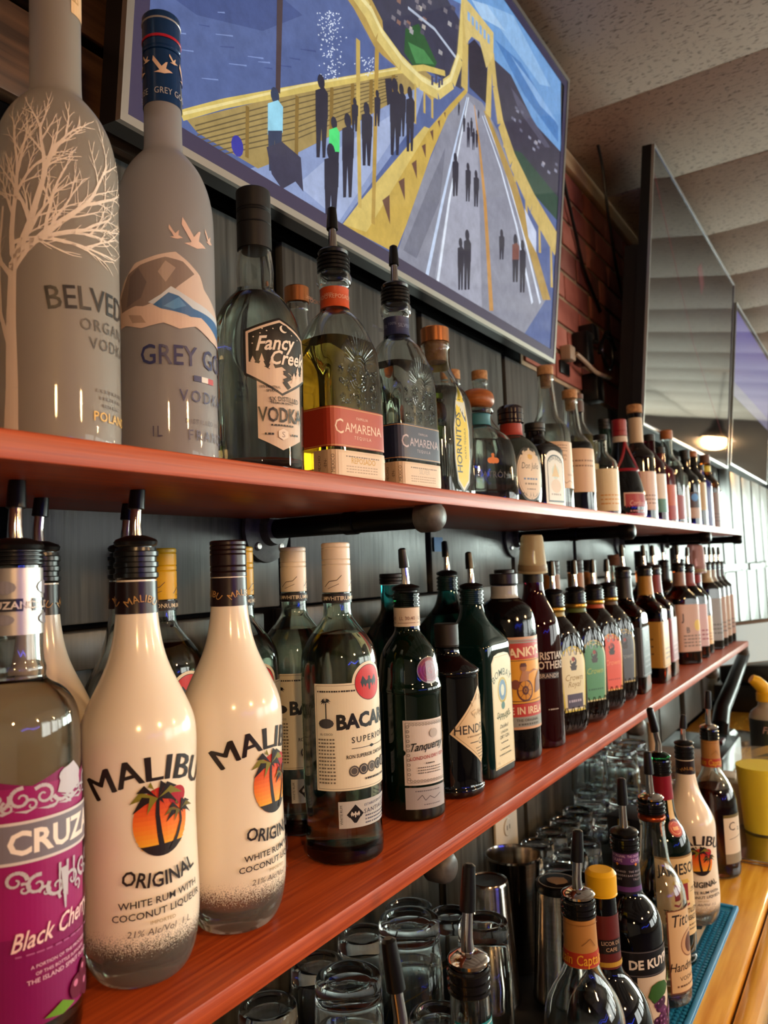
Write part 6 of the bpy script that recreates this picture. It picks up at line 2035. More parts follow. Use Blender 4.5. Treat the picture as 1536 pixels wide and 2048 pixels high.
def relief(b, z0, z1, m, off=0.0008):
    """raised sunburst and scrollwork moulded into the front of the glass"""
    q = MB()
    b.rref = 0.045
    R = random.Random(4)
    zc = z0 + (z1 - z0) * 0.62
    for k in range(17):
        a = PI * (0.06 + 0.88 * k / 16)
        L = 0.024 + 0.012 * math.sin(a)
        p0 = (0.010 * math.cos(a), zc + 0.010 * math.sin(a))
        p1 = (L * math.cos(a) * 0.9, zc + L * math.sin(a))
        if p1[1] < z1 + 0.012:
            q.tube([b.at(p0[0], p0[1], 0.0), b.at(p1[0], p1[1], 0.0)], [0.0011, 0.0005], 5)
    for k in range(70):
        px, pz = R.uniform(-0.03, 0.03), R.uniform(z0, zc - 0.004)
        s_ = R.uniform(0.002, 0.0045)
        pts = []
        for i in range(6):
            a = i * 1.05 + k
            pts.append(b.at(px + s_ * math.cos(a) * (1 - i * 0.1), pz + s_ * math.sin(a) * (1 - i * 0.1), 0.0))
        q.tube(pts, 0.0008, 4, cap=False)
    for k in range(3):
        pts = [b.at((0.008 + 0.004 * k) * math.cos(2 * PI * i / 14), zc - 0.012 + (0.011 + 0.004 * k) * math.sin(2 * PI * i / 14), 0.0) for i in range(15)]
        q.tube(pts, 0.0008, 4, cap=False)
    return q.build('moulded_relief', m, b.root)

def agave(label, x, y, rz, col, sub, neckc, liq):
    b = Bottle(label, x, y, SU, [(0.040, 0), (0.0445, 0.002), (0.0455, 0.008), (0.0455, 0.07), (0.0455, 0.110), (0.0448, 0.140), (0.0415, 0.163), (0.033, 0.185), (0.022, 0.197), (0.0165, 0.202), (0.0155, 0.21), (0.0155, 0.226), (0.0165, 0.230), (0.0198, 0.234), (0.0205, 0.239), (0.0195, 0.244), (0.0165, 0.247), (0.016, 0.252)],
               rz, sec=boxsec(7, 0.72, 0.125, 0.198))
    b.shell(fill=0.165, liq=liq)
    relief(b, 0.088, 0.165, M_CLEAR)
    b.band(0.2045, 0.2275, mat('neck_wrap_' + neckc, neckc, 0.4))
    d = Dec()
    for k in range(4):
        d.text(sub, -0.034 + 0.030 * k, 0.009, 0.0048, 'd9a98c' if sub == 'REPOSADO' else '7a86a8', sx=0.85)
        d.text('100%', -0.019 + 0.030 * k, 0.012, 0.0036, 'd9a98c' if sub == 'REPOSADO' else '7a86a8')
    b.label(d, 0.2045, name='neck_label', base=0.0013)
    b.collar(0.2475, 0.266, 0.0155, M_BLACK)
    b.pourer(0.268, 0.0158, tilt=0.09, az=0.6)
    d = Dec()
    d.rect(-0.086, 0.0, 0.0435, 0.043, col)
    d.line([(-0.086, 0.0015), (0.0435, 0.0015)], 0.0007, 'c99a5a')
    d.line([(-0.086, 0.0415), (0.0435, 0.0415)], 0.0007, 'c99a5a')
    tcx = 'e6c9b2' if sub == 'REPOSADO' else 'b9a9b2'
    d.text('C', -0.034, 0.014, 0.0165, tcx, sx=0.8)
    d.text('AMARENA', 0.004, 0.0165, 0.0105, tcx, sx=0.88)
    d.text('FAMILIA', 0.002, 0.031, 0.0030, tcx, sp=1.3)
    d.text('TEQUILA', 0.002, 0.0095, 0.0036, tcx, sp=1.5)
    b.label(d, 0.042, name='band_label', dx=0.004, dy=0.02)
    d = Dec()
    d.rect(-0.068, 0.0, 0.0435, 0.029, 'cdb190')
    d.line([(-0.040, 0.0), (-0.040, 0.029)], 0.0005, '7a5a42')
    for k, t in enumerate(('HECHO', '-EN-', 'MEXICO')):
        d.text(t, -0.058 + 0.0085 * k, 0.0145, 0.0038, '4a362a', rot=PI / 2)
    d.rect(-0.037, 0.003, 0.041, 0.026, 'd6bd9e')
    if sub == 'REPOSADO':
        d.text('REPOSADO', 0.002, 0.0155, 0.0062, 'b98a2a', bold=0.02, sx=0.9)
    else:
        d.text('SILVER', 0.002, 0.0155, 0.0062, 'b9a48c', bold=0.02, sx=0.9)
    d.dashes(-0.026, 0.022, 0.03, 0.0013, '6a5240', 14)
    for k in range(3):
        d.dashes(-0.026, 0.0115 - 0.003 * k, 0.026, 0.0011, 'a08468', 12, seed=k)
    b.label(d, 0.0095, name='lower_label', dx=0.004, dy=0.02)
agave('gold tequila bottle with orange-red label and moulded sunburst', 0.690, 0.502, -0.12, 'a8351c', 'REPOSADO', 'c24a1c', L_GOLD)
agave('silver tequila bottle with navy label and moulded sunburst', 0.822, 0.502, -0.10, '262c48', 'SILVER', '222a52', L_CLEAR)

def lens(x, y):
    b = Bottle('square-shouldered tequila bottle with yellow pointed upright label', x, y, SU, [(0.040, 0), (0.043, 0.003), (0.043, 0.08), (0.043, 0.128), (0.0405, 0.146), (0.034, 0.158), (0.030, 0.162), (0.027, 0.172), (0.021, 0.182), (0.0185, 0.196), (0.0185, 0.212), (0.0205, 0.216), (0.0205, 0.222)], -0.10, sec=boxsec(5, 0.86, 0.13, 0.178))
    b.shell(fill=0.155, liq=L_CLEAR)
    b.cap(0.2225, 0.0200, 0.022, M_COPPER, name='stopper')
    MB().lathe([(0.0148, 0.196), (0.0150, 0.2222)], 24).build('cork_plug', M_CORK, b.root)
    q = MB()
    for k in range(28):
        xx = -0.116 + 0.0034 * k
        q.tube([b.at(xx, 0.03, 0), b.at(xx, 0.075 + 0.02 * math.sin(k * 1.7), 0.0002)], 0.0008, 4, cap=False)
    q.build('moulded_ribs', M_CLEAR, b.root)
    d = Dec()
    L = [(0.0, 0.0), (0.012, 0.012), (0.0165, 0.04), (0.0165, 0.08), (0.010, 0.115), (0.0, 0.140), (-0.010, 0.115), (-0.0165, 0.08), (-0.0165, 0.04), (-0.012, 0.012)]
    d.poly([(p[0] * 1.22, 0.066 + (p[1] - 0.066) * 1.12) for p in L], '3a3c38')
    d.poly([(p[0] * 1.1, 0.066 + (p[1] - 0.066) * 1.06) for p in L], 'cfd4c4')
    d.poly([(p[0], p[1]) for p in L], 'd9c21e')
    d.text('HORNITOS', -0.002, 0.062, 0.0125, '1d2a1c', rot=PI / 2, bold=0.015, sx=0.95)
    d.text('PLATA TEQUILA', 0.0095, 0.062, 0.0042, '2c3a1c', rot=PI / 2)
    b.label(d, 0.016, name='front_label', dx=0.005, dy=0.03)
    d = Dec()
    d.poly([(-0.02, 0.0), (0.02, 0.0), (0.018, 0.03), (-0.018, 0.03)], 'd8b51c')
    b.label(d, 0.187, x0=0.03, name='neck_label')
lens(0.934, 0.508)

def bee(label, x, y, ribbon, front=True, off=0.5):
    b = Bottle(label, x, y, SU, [(0.046, 0), (0.0505, 0.004), (0.0515, 0.012), (0.0500, 0.06), (0.0480, 0.085), (0.0430, 0.103), (0.0330, 0.115), (0.0215, 0.121), (0.0185, 0.125), (0.0180, 0.142), (0.0240, 0.1435), (0.0250, 0.147), (0.0240, 0.150), (0.018, 0.1515)], aim(x, y, off), sec=boxsec(4.5, 0.8, 0.10, 0.125))
    b.shell(M_CLEAR, fill=0.10, liq=L_CLEAR)
    b.band(0.1245, 0.1415, mat('ribbon_' + ribbon, ribbon, 0.6))
    V, F = lathe(smooth_prof([(0.012, 0.152), (0.020, 0.153), (0.026, 0.158), (0.0275, 0.166), (0.024, 0.176), (0.014, 0.182), (0.0, 0.183)], 2), 32)
    mk('ball_stopper', V, F, M_WOODCAP, b.root)
    if front:
        d = Dec()
        d.text('PATRÓN', 0.0, 0.0, 0.010, '2c2a24', sx=0.95)
        O = 'd9772c'
        d.circ(0.0, 0.027, 0.004, O, ry=0.006, n=12)
        d.circ(-0.005, 0.026, 0.005, O, ry=0.0045, n=12)
        d.circ(0.005, 0.026, 0.005, O, ry=0.0045, n=12)
        d.circ(0.0, 0.0345, 0.0028, O, n=10)
        b.label(d, 0.040, name='printing')
        q = MB()
        for k in range(5):
            q.tube([b.at(-0.07 + 0.01 * i, 0.02 + 0.014 * k + 0.004 * math.sin(i * 2.1 + k), 0.0) for i in range(5)], 0.0012, 5, cap=False)
        q.build('moulded_dimples', M_SMOKE, b.root)
bee('squat tequila bottle with round wooden stopper, teal ribbon and an orange bee', 1.068, 0.512, '2f6f7c')
bee('squat tequila bottle with wooden ball stopper and lime green ribbon in the back row', 1.138, 0.627, '7aa82a', False)

b = Bottle('rounded grey-green tequila bottle with oval cream label and dark stopper', 1.178, 0.505, SU, [(0.036, 0), (0.042, 0.003), (0.0455, 0.02), (0.0460, 0.055), (0.0450, 0.085), (0.040, 0.103), (0.030, 0.114), (0.0205, 0.119), (0.0175, 0.123), (0.0175, 0.142)], aim(1.178, 0.505, 0.72), sec=boxsec(2.6, 0.85, 0.10, 0.118))
b.body(mat('grey_green_glass', '2b322e', 0.06, coat=0.2))
b.band(0.1215, 0.141, mat('ribbon_red', '9a2a1c', 0.5))
b.cap(0.1425, 0.0215, 0.030, mat('dark_plum_stopper', '1d1118', 0.15, coat=0.5), lines=(0.18, 0.52), name='stopper', round_=0.006)
d = Dec()
d.circ(0, 0.0, 0.031, '1f2320', ry=0.046, n=36)
d.circ(0, 0.0, 0.028, 'd0bda2', ry=0.042, n=36)
d.annulus(0, 0.0, 0.0255, 0.0262, '8a7a62', k=1.5)
d.text('Don Julio', 0, 0.008, 0.0105, '3a3430', shear=0.25, sx=0.7)
d.circ(0, 0.028, 0.006, 'c9a04a', ry=0.005, n=12)
d.dashes(-0.016, -0.010, 0.016, 0.003, '4f6f9a', 5)
d.dashes(-0.014, -0.018, 0.014, 0.003, '7a6a58', 5)
d.dashes(-0.010, -0.026, 0.010, 0.002, '7a6a58', 5)
b.label(d, 0.055, name='oval_label')

b = Bottle('dark amber squared bottle with white arched label', 1.275, 0.502, SU, [(0.038, 0), (0.0405, 0.003), (0.0405, 0.05), (0.0405, 0.104), (0.038, 0.113), (0.028, 0.120), (0.0185, 0.125), (0.0165, 0.13), (0.0165, 0.14)], -0.18, sec=boxsec(6, 0.9, 0.105, 0.125))
b.body(mat('black_brown_glass', '0c0605', 0.05, coat=0.2))
b.cap(0.1405, 0.018, 0.016, M_MATTE, lines=(0.3,))
d = Dec()
A = [(-0.031, 0.0), (0.031, 0.0), (0.031, 0.076)] + [(0.031 * math.cos(PI * i / 10), 0.076 + 0.020 * math.sin(PI * i / 10)) for i in range(1, 10)] + [(-0.031, 0.076)]
d.poly(A, 'dcdcd4')
d.poly([(p[0] * 0.82, 0.006 + p[1] * 0.86) for p in A], '1f2a30')
d.poly([(p[0] * 0.76, 0.009 + p[1] * 0.80) for p in A], 'd6d2c6')
d.circ(0, 0.058, 0.012, 'b9c4b8', n=16)
d.poly([(-0.012, 0.05), (0.0, 0.074), (0.012, 0.05)], 'c9a86a')
d.circ(0, 0.034, 0.016, 'cdb59a', ry=0.012, n=18)
d.text('DON JULIO', 0, 0.080, 0.0055, '1f2a30', arc=0.03, bold=0.01)
d.dashes(-0.016, 0.018, 0.016, 0.003, '9a8a7a', 5)
b.label(d, 0.008, name='arched_label', dx=0.006, dy=0.03)

CASA = [(0.034, 0), (0.0395, 0.002), (0.0405, 0.008), (0.0405, 0.12), (0.0400, 0.146), (0.0370, 0.160), (0.029, 0.172), (0.0215, 0.182), (0.0185, 0.195), (0.0160, 0.225), (0.0140, 0.252), (0.0150, 0.254), (0.0150, 0.262)]
def casa(label, x, y, fill, liq, k=1.0, title=True):
    b = Bottle(label, x, y, SU, [(r, z * k) for r, z in CASA], aim(x, y, 0.62))
    b.shell(fill=fill, liq=liq)
    H = 0.262 * k
    b.cap(H + 0.0004, 0.0152, 0.018, M_CORK, name='stopper', round_=0.002)
    MB().lathe([(0.0095, H - 0.022), (0.0105, H + 0.0003)], 20).build('cork_plug', M_CORK, b.root)
    d = Dec()
    d.rect(-0.042, 0, 0.034, 0.086, 'c9a684')
    if title:
        d.text('TEQUILA 100%', -0.010, 0.058, 0.0048, '5a3c28', sx=0.8)
        d.text('AGAVE AZUL', -0.010, 0.051, 0.0048, '5a3c28', sx=0.8)
        for q in range(3):
            d.dashes(-0.03, 0.078 - 0.005 * q, 0.01, 0.0018, '7a5a42', 9, seed=q)
        d.line([(-0.026, 0.010), (-0.02, 0.018), (-0.014, 0.009), (-0.006, 0.016), (0.002, 0.009), (0.012, 0.014), (0.024, 0.01)], 0.001, '6a4a34')
        d.poly([(0.022, 0.030), (0.034, 0.030), (0.034, 0.042), (0.028, 0.044)], '3f8a7c')
        d.text('CASAMIGOS', 0.016, 0.023, 0.0034, '5a3c28', sx=0.7)
    else:
        d.dashes(-0.03, 0.06, 0.02, 0.003, '7a5a42', 8)
        d.dashes(-0.03, 0.05, 0.02, 0.003, '7a5a42', 8)
    b.label(d, 0.045, name='front_label')
    return b
casa('long-necked clear tequila bottle with tan paper label and cork stopper', 1.371, 0.513, 0.165, L_CLEAR)
casa('clear cork-stoppered bottle with dark liquor, right of the tan-label tequila', 1.487, 0.508, 0.145, liquid('dark_liqueur', '2a1a22'), 0.90, False)
b = Bottle('clear long-necked bottle with cork in the back row behind the dark stopper', 1.320, 0.625, SU, CASA, 0)
b.shell(fill=0.02, liq=L_CLEAR, seg=32)
b.cap(0.2624, 0.0152, 0.018, M_CORK, name='stopper')
b = Bottle('second clear cork-stoppered bottle in the back row, left of the other', 1.235, 0.640, SU, [(r, z * 0.95) for r, z in CASA], 0)
b.shell(fill=0.02, liq=L_CLEAR, seg=32)
b.cap(0.2494, 0.0152, 0.018, M_CORK, name='stopper')
b = Bottle('copper-stoppered bottle standing behind the gold tequila', 0.775, 0.625, SU, CASA, 0)
b.shell(fill=0.02, liq=L_CLEAR, seg=32)
b.cap(0.2624, 0.0165, 0.022, M_COPPER, name='stopper')

plain('tall pale amber bottle with brown neck and yellowish label', 1.730, 0.575, SU, 0.040, 0.285, 0.0145, 0.17, 0.235, None, mat('brown_cap'), ('c9a86a', 0.04, 0.13, 0.045), ('4a2a1c', 0.03, 0.004), fill=0.20, liq=liquid('straw_spirit', 'd9b96a'), decal=lines_deco('5a2a3c', 'Mi', 0.016), caph=0.012)
plain('short bottle with cream and yellow label left of the red-capped liqueur', 1.645, 0.50, SU, 0.034, 0.17, 0.014, 0.11, 0.145, None, M_MATTE, ('d9c9a0', 0.015, 0.105, 0.045), fill=0.1, liq=L_CLEAR, decal=lines_deco('c98a3a', None), caph=0.012)
# orange liqueur with red cap and ribbon
b = Bottle('dark liqueur bottle with red wax cap, red sash and red square label', 1.815, 0.505, SU, [(0.040, 0), (0.049, 0.004), (0.052, 0.03), (0.050, 0.06), (0.041, 0.10), (0.030, 0.135), (0.021, 0.165), (0.0165, 0.185), (0.0155, 0.22)], aim(1.815, 0.505, 0.6))
b.body(M_INK)
b.band(0.186, 0.2, mat('cream_neck', 'c9b4a0', 0.5))
b.cap(0.2005, 0.0172, 0.040, M_REDWAX, lines=(0.3,))
q = MB()
b.rref = 0.04
for s in (-1, 1):
    q.tube([b.at(s * t * 0.055, 0.185 - 0.095 * t, 0.0005) for t in [i / 8 for i in range(9)]], 0.0035, 6)
q.tube([b.at(-0.06 + 0.015 * i, 0.118, 0.0005) for i in range(9)], 0.004, 6)
q.build('red_sash', M_REDWAX, b.root)
d = Dec()
d.rect(-0.03, 0, 0.03, 0.056, 'cfae9c')
d.rect(-0.027, 0.003, 0.027, 0.053, '9a2030')
d.text('Cordon', 0, 0.026, 0.012, 'd9a8a0', shear=0.3, sx=0.7)
d.dashes(-0.018, 0.012, 0.018, 0.003, 'c98a84', 6)
b.label(d, 0.008, name='front_label', dx=0.005, dy=0.03)
plain('tall dark brandy bottle with cream neck sleeve and cream label', 1.950, 0.502, SU, 0.041, 0.275, 0.0165, 0.16, 0.20, M_BROWNGL, M_CORK, ('c9a894', 0.03, 0.125, 0.05), ('c2ab8c', 0.075, 0.012), decal=lines_deco('6a3a2a', None), capkind='cork', caph=0.022)
plain('bottle with white label banded green at the foot', 2.078, 0.502, SU, 0.036, 0.22, 0.0145, 0.145, 0.19, M_REDGL, M_MATTE, ('cfc0ae', 0.03, 0.13, 0.04), decal=lambda d, wd, h: (d.rect(-wd, 0, wd, h * 0.35, '1f6a55')), caph=0.018)
plain('dark red liqueur bottle with orange and red label', 2.195, 0.505, SU, 0.038, 0.20, 0.0145, 0.14, 0.175, mat('crimson_glass', '4a0a14', 0.06), M_MATTE, ('b5481c', 0.015, 0.11, 0.035), decal=lambda d, wd, h: d.rect(-wd, 0, wd, h * 0.4, '9a2028'), caph=0.018)
plain('clear-shouldered bottle of dark liquor with wooden stopper and red label', 2.325, 0.512, SU, 0.040, 0.255, 0.0155, 0.165, 0.215, M_DKAMBER, M_WOODCAP, ('8a2228', 0.02, 0.09, 0.04), fill=0.175, liq=mat('cola_brown_liquor', '1b0c08', 0.05), capkind='cork', caph=0.028)
plain('slim clear bottle with silver label beside the wooden-stoppered one', 2.425, 0.512, SU, 0.032, 0.20, 0.013, 0.15, 0.18, M_SMOKE, M_MATTE, ('b0b4b4', 0.03, 0.12, 0.03), caph=0.015)
plain('dark blue-black bottle with a blue seal and crimson label', 2.520, 0.505, SU, 0.038, 0.215, 0.015, 0.145, 0.185, M_INK, M_MATTE, ('30161f', 0.03, 0.11, 0.045), decal=lambda d, wd, h: (d.circ(0, h * 0.8, 0.012, '3a8ad0', n=14), d.rect(-wd, 0, wd, h * 0.4, 'b59a8a')), caph=0.03)
plain('bottle with ochre label and clear neck next to the blue-sealed one', 2.640, 0.505, SU, 0.036, 0.235, 0.014, 0.155, 0.2, M_BROWNGL, M_WOODCAP, ('b08a4a', 0.06, 0.15, 0.045), capkind='cork', caph=0.02)
plain('violet glass bottle near the far end of the upper shelf', 2.745, 0.505, SU, 0.036, 0.20, 0.014, 0.15, 0.18, mat('violet_glass', '3a3a86', 0.08, trans=0.3), M_MATTE, None, caph=0.02)
plain('amber bottle with yellow neck band and brown cap near the far end', 2.855, 0.505, SU, 0.040, 0.235, 0.0165, 0.155, 0.20, M_AMBERGL, mat('brown_cap'), ('7a5a4c', 0.012, 0.13, 0.045), ('d9c22a', 0.03, 0.01), decal=lines_deco('4a3028', None), caph=0.03)
plain('last bottle on the upper shelf with pale brown label', 2.945, 0.505, SU, 0.032, 0.19, 0.014, 0.14, 0.17, M_BROWNGL, M_MATTE, ('a98a72', 0.012, 0.13, 0.04), caph=0.02)
plain('dark green bottle with black cap in the back row behind the cream-sleeved brandy', 2.10, 0.625, SU, 0.038, 0.27, 0.015, 0.17, 0.22, mat('bottle_green', '0a2014', 0.06), M_MATTE, None, caph=0.03)
plain('clear bottle with long neck in the back row near the wooden-stoppered one', 2.33, 0.635, SU, 0.038, 0.27, 0.015, 0.16, 0.21, M_SMOKE, M_MATTE, None, caph=0.03)

# ------------------------------------------------------------------ speed bottles on the counter
Z0 = CZ + 0.0092
def speed(label, x, y, prof, off, body=None, fill=None, liq=None, sec=None, z=Z0, zs=1.0):
    b = Bottle(label, x, y, z, prof, aim(x, y, off), sec=sec, zs=zs)
    if body:
        b.body(body)
    else:
        b.shell(fill=fill, liq=liq)
    return b
def screw_neck(b, H, r, az=0.8, tilt=0.12, k=1.1, plate=M_STEEL):
    b.collar(H - 0.022, H, r * 1.08, mat('black_glossy_ring', '101012', 0.12, coat=0.5), n=3)
    b.pourer(H + 0.002, r, tilt=tilt, az=az, k=k, plate=plate, tube=0.030, tip=0.032)
RND = [(0.034, 0), (0.0405, 0.002), (0.042, 0.007), (0.042, 0.12), (0.042, 0.178), (0.040, 0.195), (0.032, 0.215), (0.022, 0.232), (0.0178, 0.246), (0.0170, 0.27), (0.0165, 0.30)]
b = speed('clear speed bottle with steel spout, nearest the bottom edge', 0.498, 0.325, RND, 0.5, fill=0.15, liq=L_CLEAR, zs=0.96)
screw_neck(b, 0.30, 0.0165, az=2.6)
b = speed('clear speed bottle with teal label and steel spout, second in the counter row', 0.609, 0.325, RND, 0.5, fill=0.15, liq=L_CLEAR)
screw_neck(b, 0.30, 0.0165, az=0.3)
d = Dec()
d.rect(-0.05, 0, 0.05, 0.055, '1f7f86')
d.line([(-0.05, 0.052), (0.05, 0.052)], 0.002, 'cfd8d4')
b.label(d, 0.205, name='neck_label')

CAPT = [(0.034, 0), (0.0415, 0.003), (0.0445, 0.012), (0.0445, 0.10), (0.0445, 0.150), (0.042, 0.172), (0.034, 0.192), (0.0245, 0.208), (0.0195, 0.222), (0.0180, 0.236), (0.0172, 0.275), (0.0165, 0.302)]
def captain(label, x, y, z, body=None, fill=None, liq=None, k=1.0, tilt=0.1):
    b = speed(label, x, y, CAPT, 0.55, body=body, fill=fill, liq=liq, z=z, zs=k)
    b.band(0.228, 0.284, mat('tan_neck_wrap', 'a8763a', 0.45))
    b.band(0.229, 0.246, mat('orange_red_band', 'a8341c', 0.45), off=0.0012)
    d = Dec()
    for q in range(3):
        d.text('Captain', -0.036 + 0.036 * q, 0.003, 0.0125, 'd9a02c', sx=0.6, shear=0.1, bold=0.01)
    for q in range(3):
        d.line([(-0.046 + 0.036 * q, 0.026), (-0.036 + 0.036 * q, 0.034), (-0.03 + 0.036 * q, 0.024)], 0.0008, '7a4f22')
    d.line([(-0.056, 0.050), (0.056, 0.050)], 0.0008, '8a5a26')
    b.label(d, 0.2295, name='neck_label', base=0.0018)
    screw_neck(b, 0.306, 0.0168, az=0.2, tilt=tilt)
    return b
captain('clear rum bottle with tan and orange neck label and large steel spout', 0.856, 0.315, Z0, fill=0.12, liq=L_CLEAR, k=0.875)

b = speed('round black bottle with yellow cap and red-brown neck label behind the tan-necked rum', 0.957, 0.322, [(0.036, 0), (0.050, 0.004), (0.054, 0.02), (0.054, 0.085), (0.051, 0.11), (0.043, 0.132), (0.031, 0.148), (0.021, 0.160), (0.0185, 0.172), (0.0175, 0.24), (0.0165, 0.262)], 0.4, body=M_INK, zs=0.89)
b.band(0.172, 0.24, mat('red_brown_neck', '5a1a16', 0.4))
d = Dec()
for q in range(3):
    d.rect(-0.052 + 0.038 * q, 0.018, -0.022 + 0.038 * q, 0.036, '1b1210')
    d.text('LICOR DE', -0.037 + 0.038 * q, 0.029, 0.005, 'c9a88a', sx=0.8)
    d.text('CAFE', -0.037 + 0.038 * q, 0.021, 0.005, 'c9a88a', sx=0.9)
d.line([(-0.056, 0.004), (0.056, 0.004)], 0.006, 'b08a2c')
b.label(d, 0.174, name='neck_label', base=0.0012)
b.cap(0.2625, 0.0188, 0.033, M_YELCAP, lines=(0.08,), round_=0.005)

DK = [(0.034, 0), (0.0405, 0.002), (0.042, 0.007), (0.042, 0.12), (0.042, 0.172), (0.0405, 0.187), (0.034, 0.202), (0.0245, 0.213), (0.0195, 0.220), (0.0180, 0.230), (0.0165, 0.27), (0.0158, 0.298)]
b = speed('black glass liqueur bottle with purple neck label and grape picture', 1.063, 0.322, DK, 0.72, body=M_INK, zs=0.9)
d = Dec()
W = 0.056
d.rect(-W, 0.0, W, 0.060, '140f18')
d.rect(-W, 0.041, W, 0.058, '5a2f72')
d.rect(-W, 0.003, W, 0.010, '5a2f72')
for q in (-0.028, 0.0, 0.028):
    d.text('THE ORIGINAL', q, 0.051, 0.0036, 'd9b8e0', sx=0.75)
    d.text('GRAPE', q, 0.0445, 0.0046, 'd9b8e0', sx=0.85)
    d.text('THE BRAND', q, 0.030, 0.0028, 'b0a8b4', sp=1.2)
    d.text('BARTENDERS', q, 0.0245, 0.0028, 'b0a8b4', sp=1.2)
    d.text('TRUST', q, 0.019, 0.0028, 'b0a8b4', sp=1.2)
    d.poly([(q, 0.0385), (q + 0.0025, 0.041), (q, 0.0435), (q - 0.0025, 0.041)], 'd98a3a')
b.label(d, 0.224, name='neck_label')
screw_neck(b, 0.302, 0.0172, az=0.4, tilt=0.04, plate=M_BLACK)
d = Dec()
W = 0.06
d.rect(-W, 0.0, W, 0.128, '0d0b0f')
d.line([(-W, 0.126), (W, 0.126)], 0.0012, '5a565c')
d.line([(-W, 0.094), (W, 0.094)], 0.0012, '5a565c')
d.rect(-0.028, 0.0, 0.036, 0.092, 'cfc0ac')
d.rect(-0.028, 0.0, 0.036, 0.020, '3a2352')
d.text('DE KUYPER', 0.002, 0.1045, 0.0125, 'e2dbd2', bold=0.035, sx=0.88, slope=0.05)
R = random.Random(8)
for k in range(26):
    px, py = 0.010 + R.uniform(-0.018, 0.020), 0.018 + R.uniform(0, 0.045)
    r_ = R.uniform(0.005, 0.0065)
    d.circ(px, py, r_, R.choice(('3a1238', '4c1a4a', '5c2458')), n=14)
    d.circ(px - 0.0018, py + 0.0022, 0.0014, '9a6a9c', n=8)
d.poly([(-0.016, 0.066), (-0.010, 0.080), (0.0, 0.084), (0.012, 0.082), (0.02, 0.072), (0.012, 0.064), (0.0, 0.060), (-0.008, 0.056)], '2f5a22')
d.poly([(0.02, 0.078), (0.03, 0.088), (0.036, 0.080), (0.03, 0.070)], '4a7a2c')
d.text('Pucker', 0.006, 0.006, 0.012, 'c9a8d0', shear=0.3, sx=0.8)
b.label(d, 0.028, name='front_label')

TITO = [(0.034, 0), (0.0405, 0.002), (0.042, 0.007), (0.042, 0.12), (0.042, 0.168), (0.040, 0.184), (0.033, 0.202), (0.0255, 0.216), (0.0215, 0.230), (0.0180, 0.275), (0.0175, 0.288), (0.0185, 0.291), (0.0185, 0.297)]
b = speed('tall clear vodka bottle with copper ring and tan label', 1.205, 0.322, TITO, 0.78, fill=0.10, liq=L_CLEAR, zs=0.85)
MB().lathe([(0.0168, 0.2975), (0.0200, 0.2985), (0.0205, 0.301), (0.0195, 0.304), (0.0168, 0.305)], 32).build('copper_ring', mat('copper_ring', 'a84a24', 0.25, 0.8), b.root)
screw_neck(b, 0.330, 0.0172, az=0.9, tilt=0.05)
d = Dec()
d.rect(-0.026, 0, 0.040, 0.135, '6a3a22')
d.rect(-0.024, 0.002, 0.038, 0.133, 'cfae84')
d.text("Tito's", 0.006, 0.108, 0.020, '2a1d16', shear=0.2, sx=0.8, bold=0.01)
d.circ(0.016, 0.076, 0.022, '8a5a3a', n=28)
d.circ(0.016, 0.076, 0.020, 'c39a70', n=28)
d.circ(0.016, 0.076, 0.013, '5a3020', ry=0.016, n=20)
d.text('Handmade', 0.006, 0.036, 0.014, '2a1d16', shear=0.25, sx=0.75, bold=0.01)
d.text('VODKA', 0.006, 0.020, 0.007, '3a2a20')
d.dashes(-0.016, 0.010, 0.03, 0.003, '6a4a34', 9)
b.label(d, 0.025, name='front_label')

JAM = [(0.034, 0), (0.0395, 0.003), (0.041, 0.010), (0.0385, 0.018), (0.0405, 0.024), (0.0405, 0.12), (0.0405, 0.168), (0.039, 0.184), (0.033, 0.200), (0.025, 0.212), (0.0200, 0.228), (0.0175, 0.262), (0.0168, 0.29)]
b = speed('dark green whiskey bottle with red neck foil and cream label', 1.318, 0.335, JAM, 0.55, body=M_DKGREEN, zs=1.02)
b.band(0.248, 0.284, mat('crimson_foil', '8a1626', 0.3, 0.3))
d = Dec()
d.rect(-0.006, 0.0, 0.006, 0.036, 'd9b877')
b.label(d, 0.214, name='neck_strip', x0=0.004)
d = Dec()
d.circ(0, 0.0, 0.0125, '5a1216', n=24)
d.circ(0, 0.0, 0.0112, 'b3382c', n=24)
d.annulus(0, 0.0, 0.0078, 0.0086, 'e0a878', n=20)
d.rect(-0.005, -0.003, 0.005, 0.003, 'e0a878')
b.label(d, 0.208, name='neck_seal', base=0.001, x0=0.004)
screw_neck(b, 0.308, 0.0172, az=PI, tilt=0.22, plate=M_GREEN)
d = Dec()
d.rect(-0.040, 0, 0.042, 0.118, 'd9bd8c')
d.rect(-0.040, 0.116, 0.042, 0.119, '8a6a3a')
K = '231a14'
d.text('JAMESON', 0.002, 0.092, 0.0165, K, bold=0.02, sx=0.78)
d.rect(-0.008, 0.052, 0.012, 0.078, '8a1f26')
d.poly([(-0.012, 0.078), (0.016, 0.078), (0.012, 0.084), (-0.008, 0.084)], 'c9a84a')
d.text('1780', 0.024, 0.066, 0.004, K)
d.line([(0.016, 0.064), (0.034, 0.064)], 0.0006, K)
d.line([(-0.01, 0.047), (0.002, 0.044), (0.014, 0.047)], 0.003, '8a1f26')
d.text('TRIPLE DISTILLED', 0.002, 0.033, 0.0075, K, bold=0.015, sx=0.78)
d.text('IRISH WHISKEY', 0.002, 0.022, 0.0075, K, bold=0.015, sx=0.82)
d.dashes(-0.02, 0.014, 0.03, 0.002, '6a5a42', 10)
d.dashes(-0.02, 0.008, 0.03, 0.002, '6a5a42', 10)
b.label(d, 0.050, name='front_label')

